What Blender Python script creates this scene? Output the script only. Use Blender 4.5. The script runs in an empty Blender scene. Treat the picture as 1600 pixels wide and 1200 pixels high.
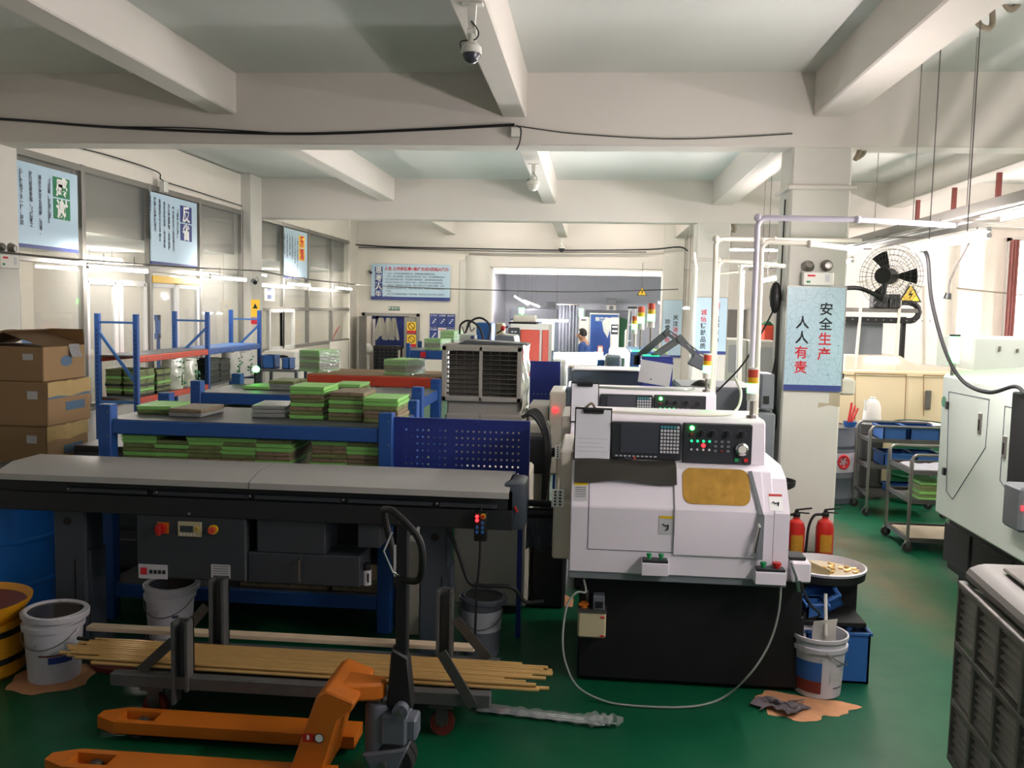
import bpy, bmesh, math, random
from mathutils import Vector, Matrix
random.seed(7)
R = math.radians
SC = bpy.context.scene
COL = SC.collection

# ---------------------------------------------------------------- camera, sky, exposure
cam_d = bpy.data.cameras.new('camera')
cam_d.sensor_width = 36.0
cam_d.lens = 31.5
cam_d.clip_end = 200
cam = bpy.data.objects.new('camera', cam_d)
COL.objects.link(cam)
PITCH, YAW, ROLL = R(4.831), R(5.0228), R(1.1913)
_f = Vector((-math.sin(YAW) * math.cos(PITCH), math.cos(YAW) * math.cos(PITCH), -math.sin(PITCH)))
_r0 = Vector((math.cos(YAW), math.sin(YAW), 0))
_u0 = _r0.cross(_f)
_r = math.cos(ROLL) * _r0 + math.sin(ROLL) * _u0
_u = -math.sin(ROLL) * _r0 + math.cos(ROLL) * _u0
cam.matrix_world = Matrix(((_r.x, _u.x, -_f.x, 0), (_r.y, _u.y, -_f.y, 0), (_r.z, _u.z, -_f.z, 2.1), (0, 0, 0, 1)))
SC.camera = cam

world = bpy.data.worlds.new('world')
SC.world = world
world.use_nodes = True
bg = world.node_tree.nodes['Background']
bg.inputs['Color'].default_value = (0.92, 0.95, 1.0, 1)
bg.inputs['Strength'].default_value = 0.15          # dim daylight from the open end of the hall behind the camera
SC.view_settings.view_transform = 'Standard'
SC.view_settings.look = 'None'
SC.view_settings.gamma = 1.0
SC.view_settings.use_curve_mapping = False
SC.view_settings.exposure = 0.82
TUBE_W = 230.0        # radiance of the fluorescent tubes

# ---------------------------------------------------------------- materials
def lin(c):
    c /= 255.0
    return c / 12.92 if c <= 0.04045 else ((c + 0.055) / 1.055) ** 2.4
def rgb(h):
    h = h.lstrip('#')
    return tuple(lin(int(h[i:i + 2], 16)) for i in (0, 2, 4))
MATS = {}
def mat(name, h, rough=0.5, metal=0.0, var=0.12, scale=6.0, bump=0.0, emit=0.0, spec=0.5, trans=0.0, dirt=None, dscale=2.5, dlevel=0.55):
    m = bpy.data.materials.new(name)
    m.use_nodes = True
    nt = m.node_tree
    b = nt.nodes['Principled BSDF']
    col = rgb(h)
    tc = nt.nodes.new('ShaderNodeTexCoord')
    nz = nt.nodes.new('ShaderNodeTexNoise')
    nz.inputs['Scale'].default_value = scale
    nz.inputs['Detail'].default_value = 5
    nt.links.new(tc.outputs['Object'], nz.inputs['Vector'])
    mx = nt.nodes.new('ShaderNodeMix')
    mx.data_type = 'RGBA'
    mx.inputs[6].default_value = (*[c * (1 - var) for c in col], 1)
    mx.inputs[7].default_value = (*[min(1, c * (1 + var)) for c in col], 1)
    nt.links.new(nz.outputs['Fac'], mx.inputs[0])
    out = mx.outputs[2]
    if dirt:
        n2 = nt.nodes.new('ShaderNodeTexNoise')
        n2.inputs['Scale'].default_value = dscale
        n2.inputs['Detail'].default_value = 8
        n2.inputs['Roughness'].default_value = 0.65
        nt.links.new(tc.outputs['Object'], n2.inputs['Vector'])
        rp = nt.nodes.new('ShaderNodeValToRGB')
        rp.color_ramp.elements[0].position = dlevel
        rp.color_ramp.elements[1].position = min(1.0, dlevel + 0.16)
        nt.links.new(n2.outputs['Fac'], rp.inputs['Fac'])
        m2 = nt.nodes.new('ShaderNodeMix')
        m2.data_type = 'RGBA'
        m2.inputs[7].default_value = (*rgb(dirt), 1)
        nt.links.new(rp.outputs['Color'], m2.inputs[0])
        nt.links.new(out, m2.inputs[6])
        out = m2.outputs[2]
    nt.links.new(out, b.inputs['Base Color'])
    b.inputs['Roughness'].default_value = rough
    b.inputs['Metallic'].default_value = metal
    b.inputs['Specular IOR Level'].default_value = spec
    if trans:
        b.inputs['Transmission Weight'].default_value = trans
    if emit:
        b.inputs['Emission Color'].default_value = (*col, 1)
        b.inputs['Emission Strength'].default_value = emit
    if bump:
        bp = nt.nodes.new('ShaderNodeBump')
        bp.inputs['Strength'].default_value = bump
        bp.inputs['Distance'].default_value = 0.01
        nt.links.new(nz.outputs['Fac'], bp.inputs['Height'])
        nt.links.new(bp.outputs['Normal'], b.inputs['Normal'])
    MATS[name] = m
    return m
def glass_mat(name, tint, alpha, rough=0.03, fres=0.05):
    m = bpy.data.materials.new(name)
    m.use_nodes = True
    nt = m.node_tree
    nt.nodes.remove(nt.nodes['Principled BSDF'])
    o = nt.nodes['Material Output']
    t = nt.nodes.new('ShaderNodeBsdfTransparent')
    t.inputs['Color'].default_value = (*tint, 1)
    g = nt.nodes.new('ShaderNodeBsdfGlossy')
    g.inputs['Roughness'].default_value = rough
    g.inputs['Color'].default_value = (0.9, 0.93, 0.93, 1)
    lw = nt.nodes.new('ShaderNodeLayerWeight')
    lw.inputs['Blend'].default_value = 0.25
    fr = nt.nodes.new('ShaderNodeMapRange')
    fr.inputs[3].default_value = fres
    fr.inputs[4].default_value = min(0.6, fres * 5)
    pw = nt.nodes.new('ShaderNodeMath')
    pw.operation = 'POWER'
    pw.inputs[1].default_value = 3.0
    nt.links.new(lw.outputs['Facing'], pw.inputs[0])
    nt.links.new(pw.outputs[0], fr.inputs[0])
    mx = nt.nodes.new('ShaderNodeMixShader')
    nt.links.new(fr.outputs[0], mx.inputs[0])
    nt.links.new(t.outputs[0], mx.inputs[1])
    nt.links.new(g.outputs[0], mx.inputs[2])
    d = nt.nodes.new('ShaderNodeBsdfDiffuse')
    d.inputs['Color'].default_value = (0.8, 0.82, 0.8, 1)
    m2 = nt.nodes.new('ShaderNodeMixShader')
    m2.inputs[0].default_value = alpha
    nt.links.new(mx.outputs[0], m2.inputs[1])
    nt.links.new(d.outputs[0], m2.inputs[2])
    nt.links.new(m2.outputs[0], o.inputs['Surface'])
    MATS[name] = m
    return m
mat('wall', '#d9d3c8', 0.85, var=0.05, scale=3)
mat('plaster', '#cfcac2', 0.9, var=0.04, scale=2)
mat('ceiling', '#c9cbc6', 0.95, var=0.04, scale=1.2)
mat('column_paint', '#cbc9c0', 0.7, var=0.06, scale=3, dirt='#8f8a80', dscale=5, dlevel=0.66)
mat('grey_wall', '#d3d6de', 0.9, var=0.06)
mat('alu', '#8e8c86', 0.4, 0.6, var=0.05)
mat('white_alu', '#cfcfcb', 0.45, var=0.04)
mat('blind', '#7b7771', 0.85, var=0.05)
mat('white_machine', '#dcd6de', 0.38, var=0.04, scale=3)
mat('beige_machine', '#c9c3b4', 0.42, var=0.06, scale=3, dirt='#9c9484', dscale=6, dlevel=0.68)
mat('green_white', '#bfc9bf', 0.4, var=0.04, scale=3)
mat('cream', '#d8c9a4', 0.45, var=0.05, scale=3)
mat('grey_machine', '#70767a', 0.45, var=0.08)
mat('blue_grey', '#5d6a78', 0.45, var=0.06)
mat('feeder_grey', '#33373d', 0.42, var=0.12, scale=8)
mat('feeder_dark', '#191b1e', 0.5, var=0.2, scale=5)
mat('feeder_leg', '#3d454e', 0.45, var=0.1)
mat('lid_grey', '#a9a7a3', 0.4, var=0.05, scale=2)
mat('black', '#0c0d0e', 0.55, var=0.3)
mat('black_steel', '#131415', 0.6, var=0.4, scale=4, spec=0.3)
mat('rubber', '#151516', 0.7, var=0.3)
mat('rubber_mat', '#4a4740', 0.6, var=0.2, scale=4, bump=0.2)
mat('screen', '#3a3d45', 0.2, var=0.05)
mat('panel_dark', '#24272c', 0.45, var=0.08)
mat('key_white', '#c8c8cc', 0.5, var=0.03)
mat('key_teal', '#3c8f9a', 0.5, var=0.03)
mat('chrome', '#d5d5d5', 0.18, 1.0, var=0.04)
mat('steel', '#8a8680', 0.35, 0.9, var=0.15, scale=12)
mat('dull_steel', '#5e5c59', 0.5, 0.7, var=0.25, scale=8, dirt='#4a3a2c', dscale=6, dlevel=0.6)
mat('cart_steel', '#5a5c5c', 0.55, 0.3, var=0.25, scale=8, dirt='#3b3530', dscale=6, dlevel=0.58)
mat('brass', '#d2ab6c', 0.35, 0.5, var=0.12, scale=20)
mat('orange', '#c06818', 0.42, var=0.1, scale=6, dirt='#6b4a22', dscale=9, dlevel=0.7)
mat('orange_beam', '#c2442c', 0.5, var=0.08)
mat('rack_blue', '#1d4f96', 0.5, var=0.1, dirt='#14325e', dscale=8, dlevel=0.66)
mat('rack_blue_pale', '#32639f', 0.5, var=0.1)
mat('peg_blue', '#1f2f80', 0.5, var=0.06)
mat('bin_blue', '#2a5c9c', 0.45, var=0.08)
mat('drum_blue', '#1e74d0', 0.32, var=0.08, scale=4)
mat('shelf_grey', '#55585c', 0.5, var=0.15, scale=5)
mat('tray_green', '#8ccc6c', 0.5, var=0.1, scale=9, dirt='#4a5a34', dscale=10, dlevel=0.66)
mat('tray_olive', '#77834f', 0.55, var=0.2, scale=14, dirt='#3a3626', dscale=14, dlevel=0.55)
mat('tray_brown', '#86765c', 0.55, var=0.3, scale=16, dirt='#2f2a20', dscale=18, dlevel=0.55)
mat('tray_clear', '#a7aaa6', 0.3, var=0.15, scale=10, trans=0.25)
mat('tray_dark', '#23281f', 0.5, var=0.3, scale=12)
mat('film', '#c6ccb8', 0.12, var=0.4, scale=14, bump=1.0, spec=0.9)
mat('carton', '#8c6f4c', 0.8, var=0.08, scale=4)
mat('carton_tape', '#b49a68', 0.18, var=0.12, scale=9, bump=0.7, spec=0.8)
mat('carton_blue', '#46627c', 0.7, var=0.06)
mat('paper', '#d7d7de', 0.7, var=0.04, scale=10)
mat('paper_grey', '#b7b8ba', 0.7, var=0.05)
mat('ink', '#3c4150', 0.8, var=0.05)
mat('ink_black', '#1c2126', 0.8, var=0.05)
mat('ink_red', '#c4202c', 0.7, var=0.05)
mat('sign_blue', '#b3cddd', 0.35, var=0.06, scale=1.5)
mat('sign_navy', '#2c3c7e', 0.5, var=0.05)
mat('sign_green', '#16774a', 0.5, var=0.05)
mat('sign_white', '#e8e9e6', 0.5, var=0.03)
mat('sign_yellow', '#f0c22e', 0.5, var=0.04)
mat('exit_green', '#0f5a34', 0.5, var=0.05)
mat('red', '#b01e18', 0.38, var=0.08)
mat('red_orange', '#c8452e', 0.42, var=0.05)
mat('dark_red', '#6e2a22', 0.5, var=0.2)
mat('yellow_drum', '#d39212', 0.42, var=0.12, dirt='#6a4d16', dscale=7, dlevel=0.6)
mat('bucket_white', '#bdbcc2', 0.45, var=0.06, dirt='#6b6358', dscale=9, dlevel=0.62)
mat('bucket_grey', '#5f646d', 0.45, var=0.08)
mat('bucket_in', '#a79b82', 0.5, var=0.2, scale=8)
mat('oil', '#3a342c', 0.15, var=0.3)
mat('wood', '#e4cdae', 0.6, var=0.15, scale=9)
mat('amber', '#d9a552', 0.2, 0.9, var=0.5, scale=16, bump=1.0)
mat('yellow', '#d8b412', 0.45, var=0.05)
mat('green_button', '#178a4e', 0.4, var=0.05)
mat('pvc', '#d6d2c4', 0.4, var=0.05)
mat('pvc_lilac', '#cfc9d8', 0.4, var=0.04)
mat('cable_black', '#17181a', 0.55, var=0.2)
mat('cable_grey', '#4d4a46', 0.6, var=0.2)
mat('conduit', '#7d7361', 0.6, var=0.2, scale=20)
mat('hose_clear', '#8f958c', 0.2, var=0.1, spec=0.8)
mat('plastic_white', '#d4d3ca', 0.4, var=0.05)
mat('cooler_grey', '#5f5b56', 0.5, var=0.1, scale=5, dirt='#b9b6b0', dscale=3, dlevel=0.62)
mat('cooler_light', '#aaa69e', 0.5, var=0.06, scale=5)
mat('grille_grey', '#6f6b65', 0.55, var=0.15, scale=10)
mat('sand', '#b98660', 0.95, var=0.2, scale=30)
mat('rag', '#857c80', 0.95, var=0.25, scale=12)
mat('tank', '#b7ad8c', 0.4, var=0.06)
mat('curtain_grey', '#6b7079', 0.35, var=0.3, scale=5)
mat('skin', '#b98a6e', 0.55, var=0.05)
mat('hair', '#14110f', 0.6, var=0.2)
mat('shirt', '#31508c', 0.8, var=0.1)
mat('trousers', '#22262e', 0.8, var=0.1)
mat('poster_blue', '#2a4f9e', 0.4, var=0.35, scale=2.0)
mat('tube', '#fff3f2', 0.4, var=0.0, emit=TUBE_W)
mat('tube_dim', '#fff4ea', 0.4, var=0.0, emit=100.0)
mat('work_lamp', '#fbfcff', 0.4, var=0.0, emit=130.0)
mat('glow_green', '#40ff58', 0.4, var=0.0, emit=12.0)
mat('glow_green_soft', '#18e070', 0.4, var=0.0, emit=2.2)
mat('lens_amber', '#d8a81c', 0.3, var=0.05)
mat('lens_red', '#b5402c', 0.3, var=0.05)
mat('led_red', '#ff1c20', 0.4, var=0.0, emit=5.0)
mat('led_cyan', '#4fb6e0', 0.4, var=0.0, emit=0.6)
mat('lit_window', '#fff1ee', 0.5, var=0.0, emit=4.0)
mat('monitor_lit', '#dfe8ee', 0.5, var=0.0, emit=0.9)
glass_mat('glass', (0.95, 0.96, 0.95), 0.05)
glass_mat('clear_film', (0.9, 0.92, 0.92), 0.16, 0.15, 0.12)
mat('wall_glare', '#ece6dc', 0.85, var=0.03, scale=3)  # lighter copy of the wall, glare put into its colour
mat('extinguisher_label', '#b07c22', 0.5, var=0.3, scale=25)
mat('curtain_red', '#a06a64', 0.8, var=0.15)
M = MATS

def floor_material():
    m = bpy.data.materials.new('epoxy_floor')
    m.use_nodes = True
    nt = m.node_tree
    b = nt.nodes['Principled BSDF']
    tc = nt.nodes.new('ShaderNodeTexCoord')
    def noise(s, d=6, r=0.6):
        n = nt.nodes.new('ShaderNodeTexNoise')
        n.inputs['Scale'].default_value = s
        n.inputs['Detail'].default_value = d
        n.inputs['Roughness'].default_value = r
        nt.links.new(tc.outputs['Object'], n.inputs['Vector'])
        return n
    def ramp(src, a, c):
        rp = nt.nodes.new('ShaderNodeValToRGB')
        rp.color_ramp.elements[0].position = a
        rp.color_ramp.elements[1].position = c
        nt.links.new(src, rp.inputs['Fac'])
        return rp.outputs['Color']
    def mix(fac, a, c):
        x = nt.nodes.new('ShaderNodeMix')
        x.data_type = 'RGBA'
        nt.links.new(fac, x.inputs[0])
        for i, v in ((6, a), (7, c)):
            if isinstance(v, tuple):
                x.inputs[i].default_value = (*v, 1)
            else:
                nt.links.new(v, x.inputs[i])
        return x.outputs[2]
    base = mix(noise(1.2).outputs['Fac'], rgb('#06452b'), rgb('#0a5538'))
    # the worn brown track down the aisle: a band of its own around the walkway
    sx = nt.nodes.new('ShaderNodeSeparateXYZ')
    nt.links.new(tc.outputs['Object'], sx.inputs[0])
    def math_(op, a, c=None):
        n = nt.nodes.new('ShaderNodeMath')
        n.operation = op
        for i, v in ((0, a), (1, c)):
            if v is None:
                continue
            if isinstance(v, (int, float)):
                n.inputs[i].default_value = v
            else:
                nt.links.new(v, n.inputs[i])
        return n.outputs[0]
    dx = math_('ABSOLUTE', math_('SUBTRACT', sx.outputs['X'], 2.38))
    dy = math_('ABSOLUTE', math_('SUBTRACT', sx.outputs['Y'], 7.6))
    band = math_('SUBTRACT', 1.0, math_('ADD', math_('MULTIPLY', dx, 1.7), math_('MULTIPLY', dy, 0.33)))
    band = math_('MULTIPLY', math_('MAXIMUM', band, 0.0), math_('ADD', math_('MULTIPLY', noise(2.2).outputs['Fac'], 1.7), -0.2))
    base = mix(math_('MINIMUM', band, 0.75), base, rgb('#6f5a3e'))
    stain = ramp(noise(3.5, 8, 0.7).outputs['Fac'], 0.64, 0.78)
    base = mix(math_('MULTIPLY', stain, 0.35), base, rgb('#3f4f38'))
    nt.links.new(base, b.inputs['Base Color'])
    b.inputs['Specular IOR Level'].default_value = 0.32
    rr = nt.nodes.new('ShaderNodeMapRange')
    rr.inputs[3].default_value = 0.24
    rr.inputs[4].default_value = 0.5
    nt.links.new(noise(4).outputs['Fac'], rr.inputs[0])
    nt.links.new(rr.outputs[0], b.inputs['Roughness'])
    return m
def crackle_material():
    m = mat('crackle_blue', '#a9c3cf', 0.35, var=0.1, scale=1.6)
    nt = m.node_tree
    b = nt.nodes['Principled BSDF']
    tc = nt.nodes.new('ShaderNodeTexCoord')
    v = nt.nodes.new('ShaderNodeTexVoronoi')
    v.feature = 'DISTANCE_TO_EDGE'
    v.inputs['Scale'].default_value = 17
    wn = nt.nodes.new('ShaderNodeTexNoise')
    wn.inputs['Scale'].default_value = 5
    va = nt.nodes.new('ShaderNodeVectorMath')
    va.operation = 'MULTIPLY_ADD'
    va.inputs[1].default_value = (0.22, 0.22, 0.22)
    nt.links.new(tc.outputs['Object'], wn.inputs['Vector'])
    nt.links.new(wn.outputs['Color'], va.inputs[0])
    nt.links.new(tc.outputs['Object'], va.inputs[2])
    nt.links.new(va.outputs[0], v.inputs['Vector'])
    rp = nt.nodes.new('ShaderNodeValToRGB')
    rp.color_ramp.elements[0].position = 0.004
    rp.color_ramp.elements[1].position = 0.018
    rp.color_ramp.elements[0].color = (*rgb('#7d98a2'), 1)
    rp.color_ramp.elements[1].color = (1, 1, 1, 1)
    nt.links.new(v.outputs['Distance'], rp.inputs['Fac'])
    src = b.inputs['Base Color'].links[0].from_socket
    mx = nt.nodes.new('ShaderNodeMix')
    mx.data_type = 'RGBA'
    mx.blend_type = 'MULTIPLY'
    mx.inputs[0].default_value = 0.8
    nt.links.new(src, mx.inputs[6])
    nt.links.new(rp.outputs['Color'], mx.inputs[7])
    nt.links.new(mx.outputs[2], b.inputs['Base Color'])
crackle_material()
MATS['floor'] = floor_material()

# ---------------------------------------------------------------- mesh helpers
def V(*a):
    return Vector(a)
class MB:
    def __init__(s, m='white_machine'):
        s.bm = bmesh.new()
        s.names = []
        s.use(m)
    def use(s, m):
        if m not in s.names:
            s.names.append(m)
        s.cur = s.names.index(m)
        return s
    def _tag(s, faces):
        for f in faces:
            f.material_index = s.cur
    def box(s, x0, x1, y0, y1, z0, z1, bev=0.0, X=None, seg=1):
        vs = [s.bm.verts.new((x, y, z)) for x in (x0, x1) for y in (y0, y1) for z in (z0, z1)]
        q = ((0, 1, 3, 2), (4, 6, 7, 5), (0, 4, 5, 1), (2, 3, 7, 6), (0, 2, 6, 4), (1, 5, 7, 3))
        fs = [s.bm.faces.new([vs[i] for i in f]) for f in q]
        s._tag(fs)
        if bev > 0:
            es = list({e for f in fs for e in f.edges})
            r = bmesh.ops.bevel(s.bm, geom=es, offset=bev, segments=seg, affect='EDGES', profile=0.5)
            s._tag(r['faces'])
            vs = list({v for f in r['faces'] for v in f.verts} | {v for v in vs if v.is_valid})
        if X is not None:
            for v in vs:
                v.co = X @ v.co
        return s
    def bar(s, p0, p1, w, h, up=(0, 0, 1), bev=0.0):
        p0, p1 = Vector(p0), Vector(p1)
        d = p1 - p0
        L = d.length
        d.normalize()
        u = Vector(up)
        if abs(d.dot(u)) > 0.98:
            u = Vector((0, 1, 0))
        r = d.cross(u).normalized()
        u = r.cross(d)
        X = Matrix(((d.x, r.x, u.x, p0.x), (d.y, r.y, u.y, p0.y), (d.z, r.z, u.z, p0.z), (0, 0, 0, 1)))
        return s.box(0, L, -w / 2, w / 2, -h / 2, h / 2, bev, X)
    def cyl(s, p0, p1, r, r2=None, seg=16):
        return s.tube([p0, p1], r, seg, r2=r2)
    def tube(s, pts, r, seg=8, r2=None, closed=False):
        P = [Vector(p) for p in pts]
        n = len(P)
        rings = []
        up = None
        for i, p in enumerate(P):
            if closed:
                t = (P[(i + 1) % n] - P[i - 1]).normalized()
            else:
                t = (P[min(i + 1, n - 1)] - P[max(i - 1, 0)]).normalized()
            if up is None:
                up = Vector((0, 0, 1)) if abs(t.z) < 0.9 else Vector((0, 1, 0))
            a = t.cross(up)
            if a.length < 1e-5:
                a = t.cross(Vector((1, 0.3, 0)))
            a.normalize()
            up = a.cross(t).normalized()
            rr = r if r2 is None else r + (r2 - r) * i / max(1, n - 1)
            k = 1.0
            if 0 < i < n - 1:
                c = (P[i] - P[i - 1]).normalized().dot((P[i + 1] - P[i]).normalized())
                k = 1.0 / max(0.6, math.sqrt(max(0.0, (1 + c) / 2)))
            rings.append([s.bm.verts.new(p + (a * math.cos(2 * math.pi * j / seg) + up * math.sin(2 * math.pi * j / seg)) * rr * k) for j in range(seg)])
        fs = []
        rng = range(n if closed else n - 1)
        for i in rng:
            A, B = rings[i], rings[(i + 1) % n]
            for j in range(seg):
                fs.append(s.bm.faces.new((A[j], A[(j + 1) % seg], B[(j + 1) % seg], B[j])))
        if not closed:
            fs.append(s.bm.faces.new(rings[0][::-1]))
            fs.append(s.bm.faces.new(rings[-1]))
        s._tag(fs)
        return s
    def lathe(s, prof, c=(0, 0, 0), seg=32, X=None):
        c = Vector(c)
        rings = []
        for r, z in prof:
            if r < 1e-6:
                rings.append([s.bm.verts.new((c.x, c.y, c.z + z))])
            else:
                rings.append([s.bm.verts.new((c.x + r * math.cos(2 * math.pi * j / seg), c.y + r * math.sin(2 * math.pi * j / seg), c.z + z)) for j in range(seg)])
        fs = []
        for A, B in zip(rings, rings[1:]):
            for j in range(seg):
                k = (j + 1) % seg
                if len(A) == 1 and len(B) == 1:
                    continue
                if len(A) == 1:
                    fs.append(s.bm.faces.new((A[0], B[k], B[j])))
                elif len(B) == 1:
                    fs.append(s.bm.faces.new((A[j], A[k], B[0])))
                else:
                    fs.append(s.bm.faces.new((A[j], A[k], B[k], B[j])))
        s._tag(fs)
        if X is not None:
            for rg in rings:
                for v in rg:
                    v.co = X @ v.co
        return s
    def prism(s, pts, axis, a, b, bev=0.0):
        def mk(p, t):
            if axis == 'x':
                return (t, p[0], p[1])
            if axis == 'y':
                return (p[0], t, p[1])
            return (p[0], p[1], t)
        A = [s.bm.verts.new(mk(p, a)) for p in pts]
        B = [s.bm.verts.new(mk(p, b)) for p in pts]
        n = len(pts)
        fs = [s.bm.faces.new(A[::-1]), s.bm.faces.new(B)]
        for i in range(n):
            fs.append(s.bm.faces.new((A[i], A[(i + 1) % n], B[(i + 1) % n], B[i])))
        s._tag(fs)
        if bev > 0:
            r = bmesh.ops.bevel(s.bm, geom=list({e for f in fs for e in f.edges}), offset=bev, segments=1, affect='EDGES', profile=0.5)
            s._tag(r['faces'])
        return s
    def quad(s, *pts):
        f = s.bm.faces.new([s.bm.verts.new(p) for p in pts])
        s._tag([f])
        return s
    def sph(s, c, r, seg=16, sz=1.0):
        n = seg // 2
        return s.lathe([(r * math.sin(math.pi * i / n), -r * sz * math.cos(math.pi * i / n)) for i in range(n + 1)], c, seg)
    def sheet(s, fn, nu, nv, thick=0.0):
        g = [[s.bm.verts.new(fn(i / nu, j / nv)) for j in range(nv + 1)] for i in range(nu + 1)]
        fs = []
        for i in range(nu):
            for j in range(nv):
                fs.append(s.bm.faces.new((g[i][j], g[i + 1][j], g[i + 1][j + 1], g[i][j + 1])))
        s._tag(fs)
        if thick:
            r = bmesh.ops.solidify(s.bm, geom=fs, thickness=thick)
            s._tag([f for f in r['geom'] if isinstance(f, bmesh.types.BMFace)])
        return s
    def text(s, body, origin, right, up, size, bold=0.0, spacing=1.0, align='CENTER', line=1.0):
        cu = bpy.data.curves.new('txt', 'FONT')
        cu.body = body
        cu.size = size
        cu.align_x = align
        cu.align_y = 'TOP'
        cu.space_character = spacing
        cu.space_line = line
        cu.offset = bold * size
        cu.resolution_u = 2
        ob = bpy.data.objects.new('txt', cu)
        COL.objects.link(ob)
        dg = bpy.context.evaluated_depsgraph_get()
        me = bpy.data.meshes.new_from_object(ob.evaluated_get(dg))
        o, r, u = Vector(origin), Vector(right).normalized(), Vector(up).normalized()
        n = r.cross(u)
        vm = [s.bm.verts.new(o + r * v.co.x + u * v.co.y + n * 0.0015) for v in me.vertices]
        for p in me.polygons:
            try:
                f = s.bm.faces.new([vm[i] for i in p.vertices])
                f.material_index = s.cur
            except ValueError:
                pass
        bpy.data.objects.remove(ob)
        bpy.data.curves.remove(cu)
        bpy.data.meshes.remove(me)
        return s
    def move(s, X):
        bmesh.ops.transform(s.bm, matrix=X, verts=s.bm.verts)
        return s
    def out(s, name, parent=None, smooth=30):
        loc = Vector((0, 0, 0))
        p = parent
        while p is not None:
            loc += p.location
            p = p.parent
        if parent is not None and loc.length > 0:
            bmesh.ops.translate(s.bm, vec=-loc, verts=s.bm.verts)
        bmesh.ops.recalc_face_normals(s.bm, faces=s.bm.faces)
        me = bpy.data.meshes.new(name)
        s.bm.to_mesh(me)
        s.bm.free()
        for n in s.names:
            me.materials.append(MATS[n])
        if smooth:
            me.polygons.foreach_set('use_smooth', [True] * len(me.polygons))
            me.set_sharp_from_angle(angle=R(smooth))
        o = bpy.data.objects.new(name, me)
        COL.objects.link(o)
        o.parent = parent
        return o
def tag(o, label, cat, group=None, kind=None):
    if label:
        o['label'] = label
    if cat:
        o['category'] = cat
    if group:
        o['group'] = group
    if kind:
        o['kind'] = kind
    return o
def T(name, label, cat, loc, group=None):
    o = bpy.data.objects.new(name, None)
    o.empty_display_size = 0.1
    COL.objects.link(o)
    o.location = loc
    return tag(o, label, cat, group)
def S(name, mb, label, smooth=0):
    return tag(mb.out(name, None, smooth), label, name.split('_')[0], None, 'structure')
KIDS = {}
def kids(o):
    return [c for c in bpy.data.objects if c.parent == o]
def dup(o, loc, label, rz=None, group=None):
    r = o.copy()
    COL.objects.link(r)
    r.location = loc
    if rz is not None:
        r.rotation_euler = (0, 0, rz)
    tag(r, label, None, group)
    for c in kids(o):
        k = c.copy()
        COL.objects.link(k)
        k.parent = r
        for d in kids(c):
            g = d.copy()
            COL.objects.link(g)
            g.parent = k
    return r
def arc(c, r, a0, a1, n, ax='xz'):
    o = []
    for i in range(n + 1):
        a = R(a0 + (a1 - a0) * i / n)
        p, q = r * math.cos(a), r * math.sin(a)
        o.append({'xz': (c[0] + p, c[1], c[2] + q), 'yz': (c[0], c[1] + p, c[2] + q), 'xy': (c[0] + p, c[1] + q, c[2])}[ax])
    return o
def smooth_path(pts, n=6):
    P = [Vector(p) for p in pts]
    P = [P[0] * 2 - P[1]] + P + [P[-1] * 2 - P[-2]]
    o = []
    for i in range(1, len(P) - 2):
        for k in range(n):
            t = k / n
            a, b, c, d = P[i - 1], P[i], P[i + 1], P[i + 2]
            o.append(0.5 * ((2 * b) + (c - a) * t + (2 * a - 5 * b + 4 * c - d) * t * t + (3 * b - a - 3 * c + d) * t ** 3))
    o.append(P[-2])
    return o
ORD = ['topmost', 'second', 'third', 'fourth', 'fifth', 'sixth', 'seventh', 'eighth', 'ninth', 'tenth', 'eleventh', 'twelfth', 'thirteenth', 'fourteenth']
# ================================================================ the building
m = MB('floor'); m.quad((-14, -3, 0), (9, -3, 0), (9, 34, 0), (-14, 34, 0)); S('floor', m, 'glossy green epoxy floor with a worn brown track along the aisle')
CZ, BZ = 4.14, 3.52
m = MB('ceiling'); m.box(-5.9, 9, -3, 21.3, CZ, CZ + 0.15); S('ceiling', m, 'pale grey painted concrete ceiling between the beams')
def beam(x0, x1, y0, y1, z0, label):
    m = MB('plaster'); m.box(x0, x1, y0, y1, z0, CZ + 0.02, 0.012); S('beam', m, label)
beam(-5.9, 9, 7.95, 8.25, BZ, 'white crossbeam nearest the camera, carrying the black cable and junction box')
beam(-5.9, 9, 14.4, 14.72, BZ - 0.03, 'white crossbeam in the middle of the hall above the second blue column sign')
beam(-5.9, 9, 20.9, 21.25, 3.05, 'deep white crossbeam at the far end above the opening')
for x0, x1, z, t in ((-0.83, -0.62, 3.76, 'central ceiling beam with the dome camera under it'), (-3.46, -3.23, 3.78, 'left ceiling beam, brightly lit on its right side'),
                     (1.82, 2.14, 3.77, 'thick ceiling beam running into the near right column'), (4.46, 4.72, 3.76, 'far right ceiling beam above the cable tray')):
    beam(x0, x1, -3, 20.95, z, t)
def column(x0, x1, y0, y1, label, z1=CZ):
    m = MB('column_paint'); m.box(x0, x1, y0, y1, 0, z1, 0.015); S('column', m, label)
column(1.665, 2.165, 7.97, 8.45, 'square near right column with chipped paint and the blue crackle sign')
column(1.6, 2.12, 14.42, 14.92, 'square middle right column with the second blue sign')
column(1.58, 2.06, 20.85, 21.35, 'square far right column lit white by a lamp')
column(-5.9, -5.43, 13.95, 14.42, 'left wall column between the two glazed bays')
column(-6.2, -5.53, 7.9, 8.28, 'left wall column at the edge of the photo beside the cartons')
m = MB('column_paint'); m.lathe([(0.37, 0), (0.37, 3.3)], (-2.72, 21.1, 0), 28); m.box(-3.12, -2.75, 20.82, 21.3, 0, 3.2, 0.02); S('column', m, 'rounded far left column beside the blue posters', 30)
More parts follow.
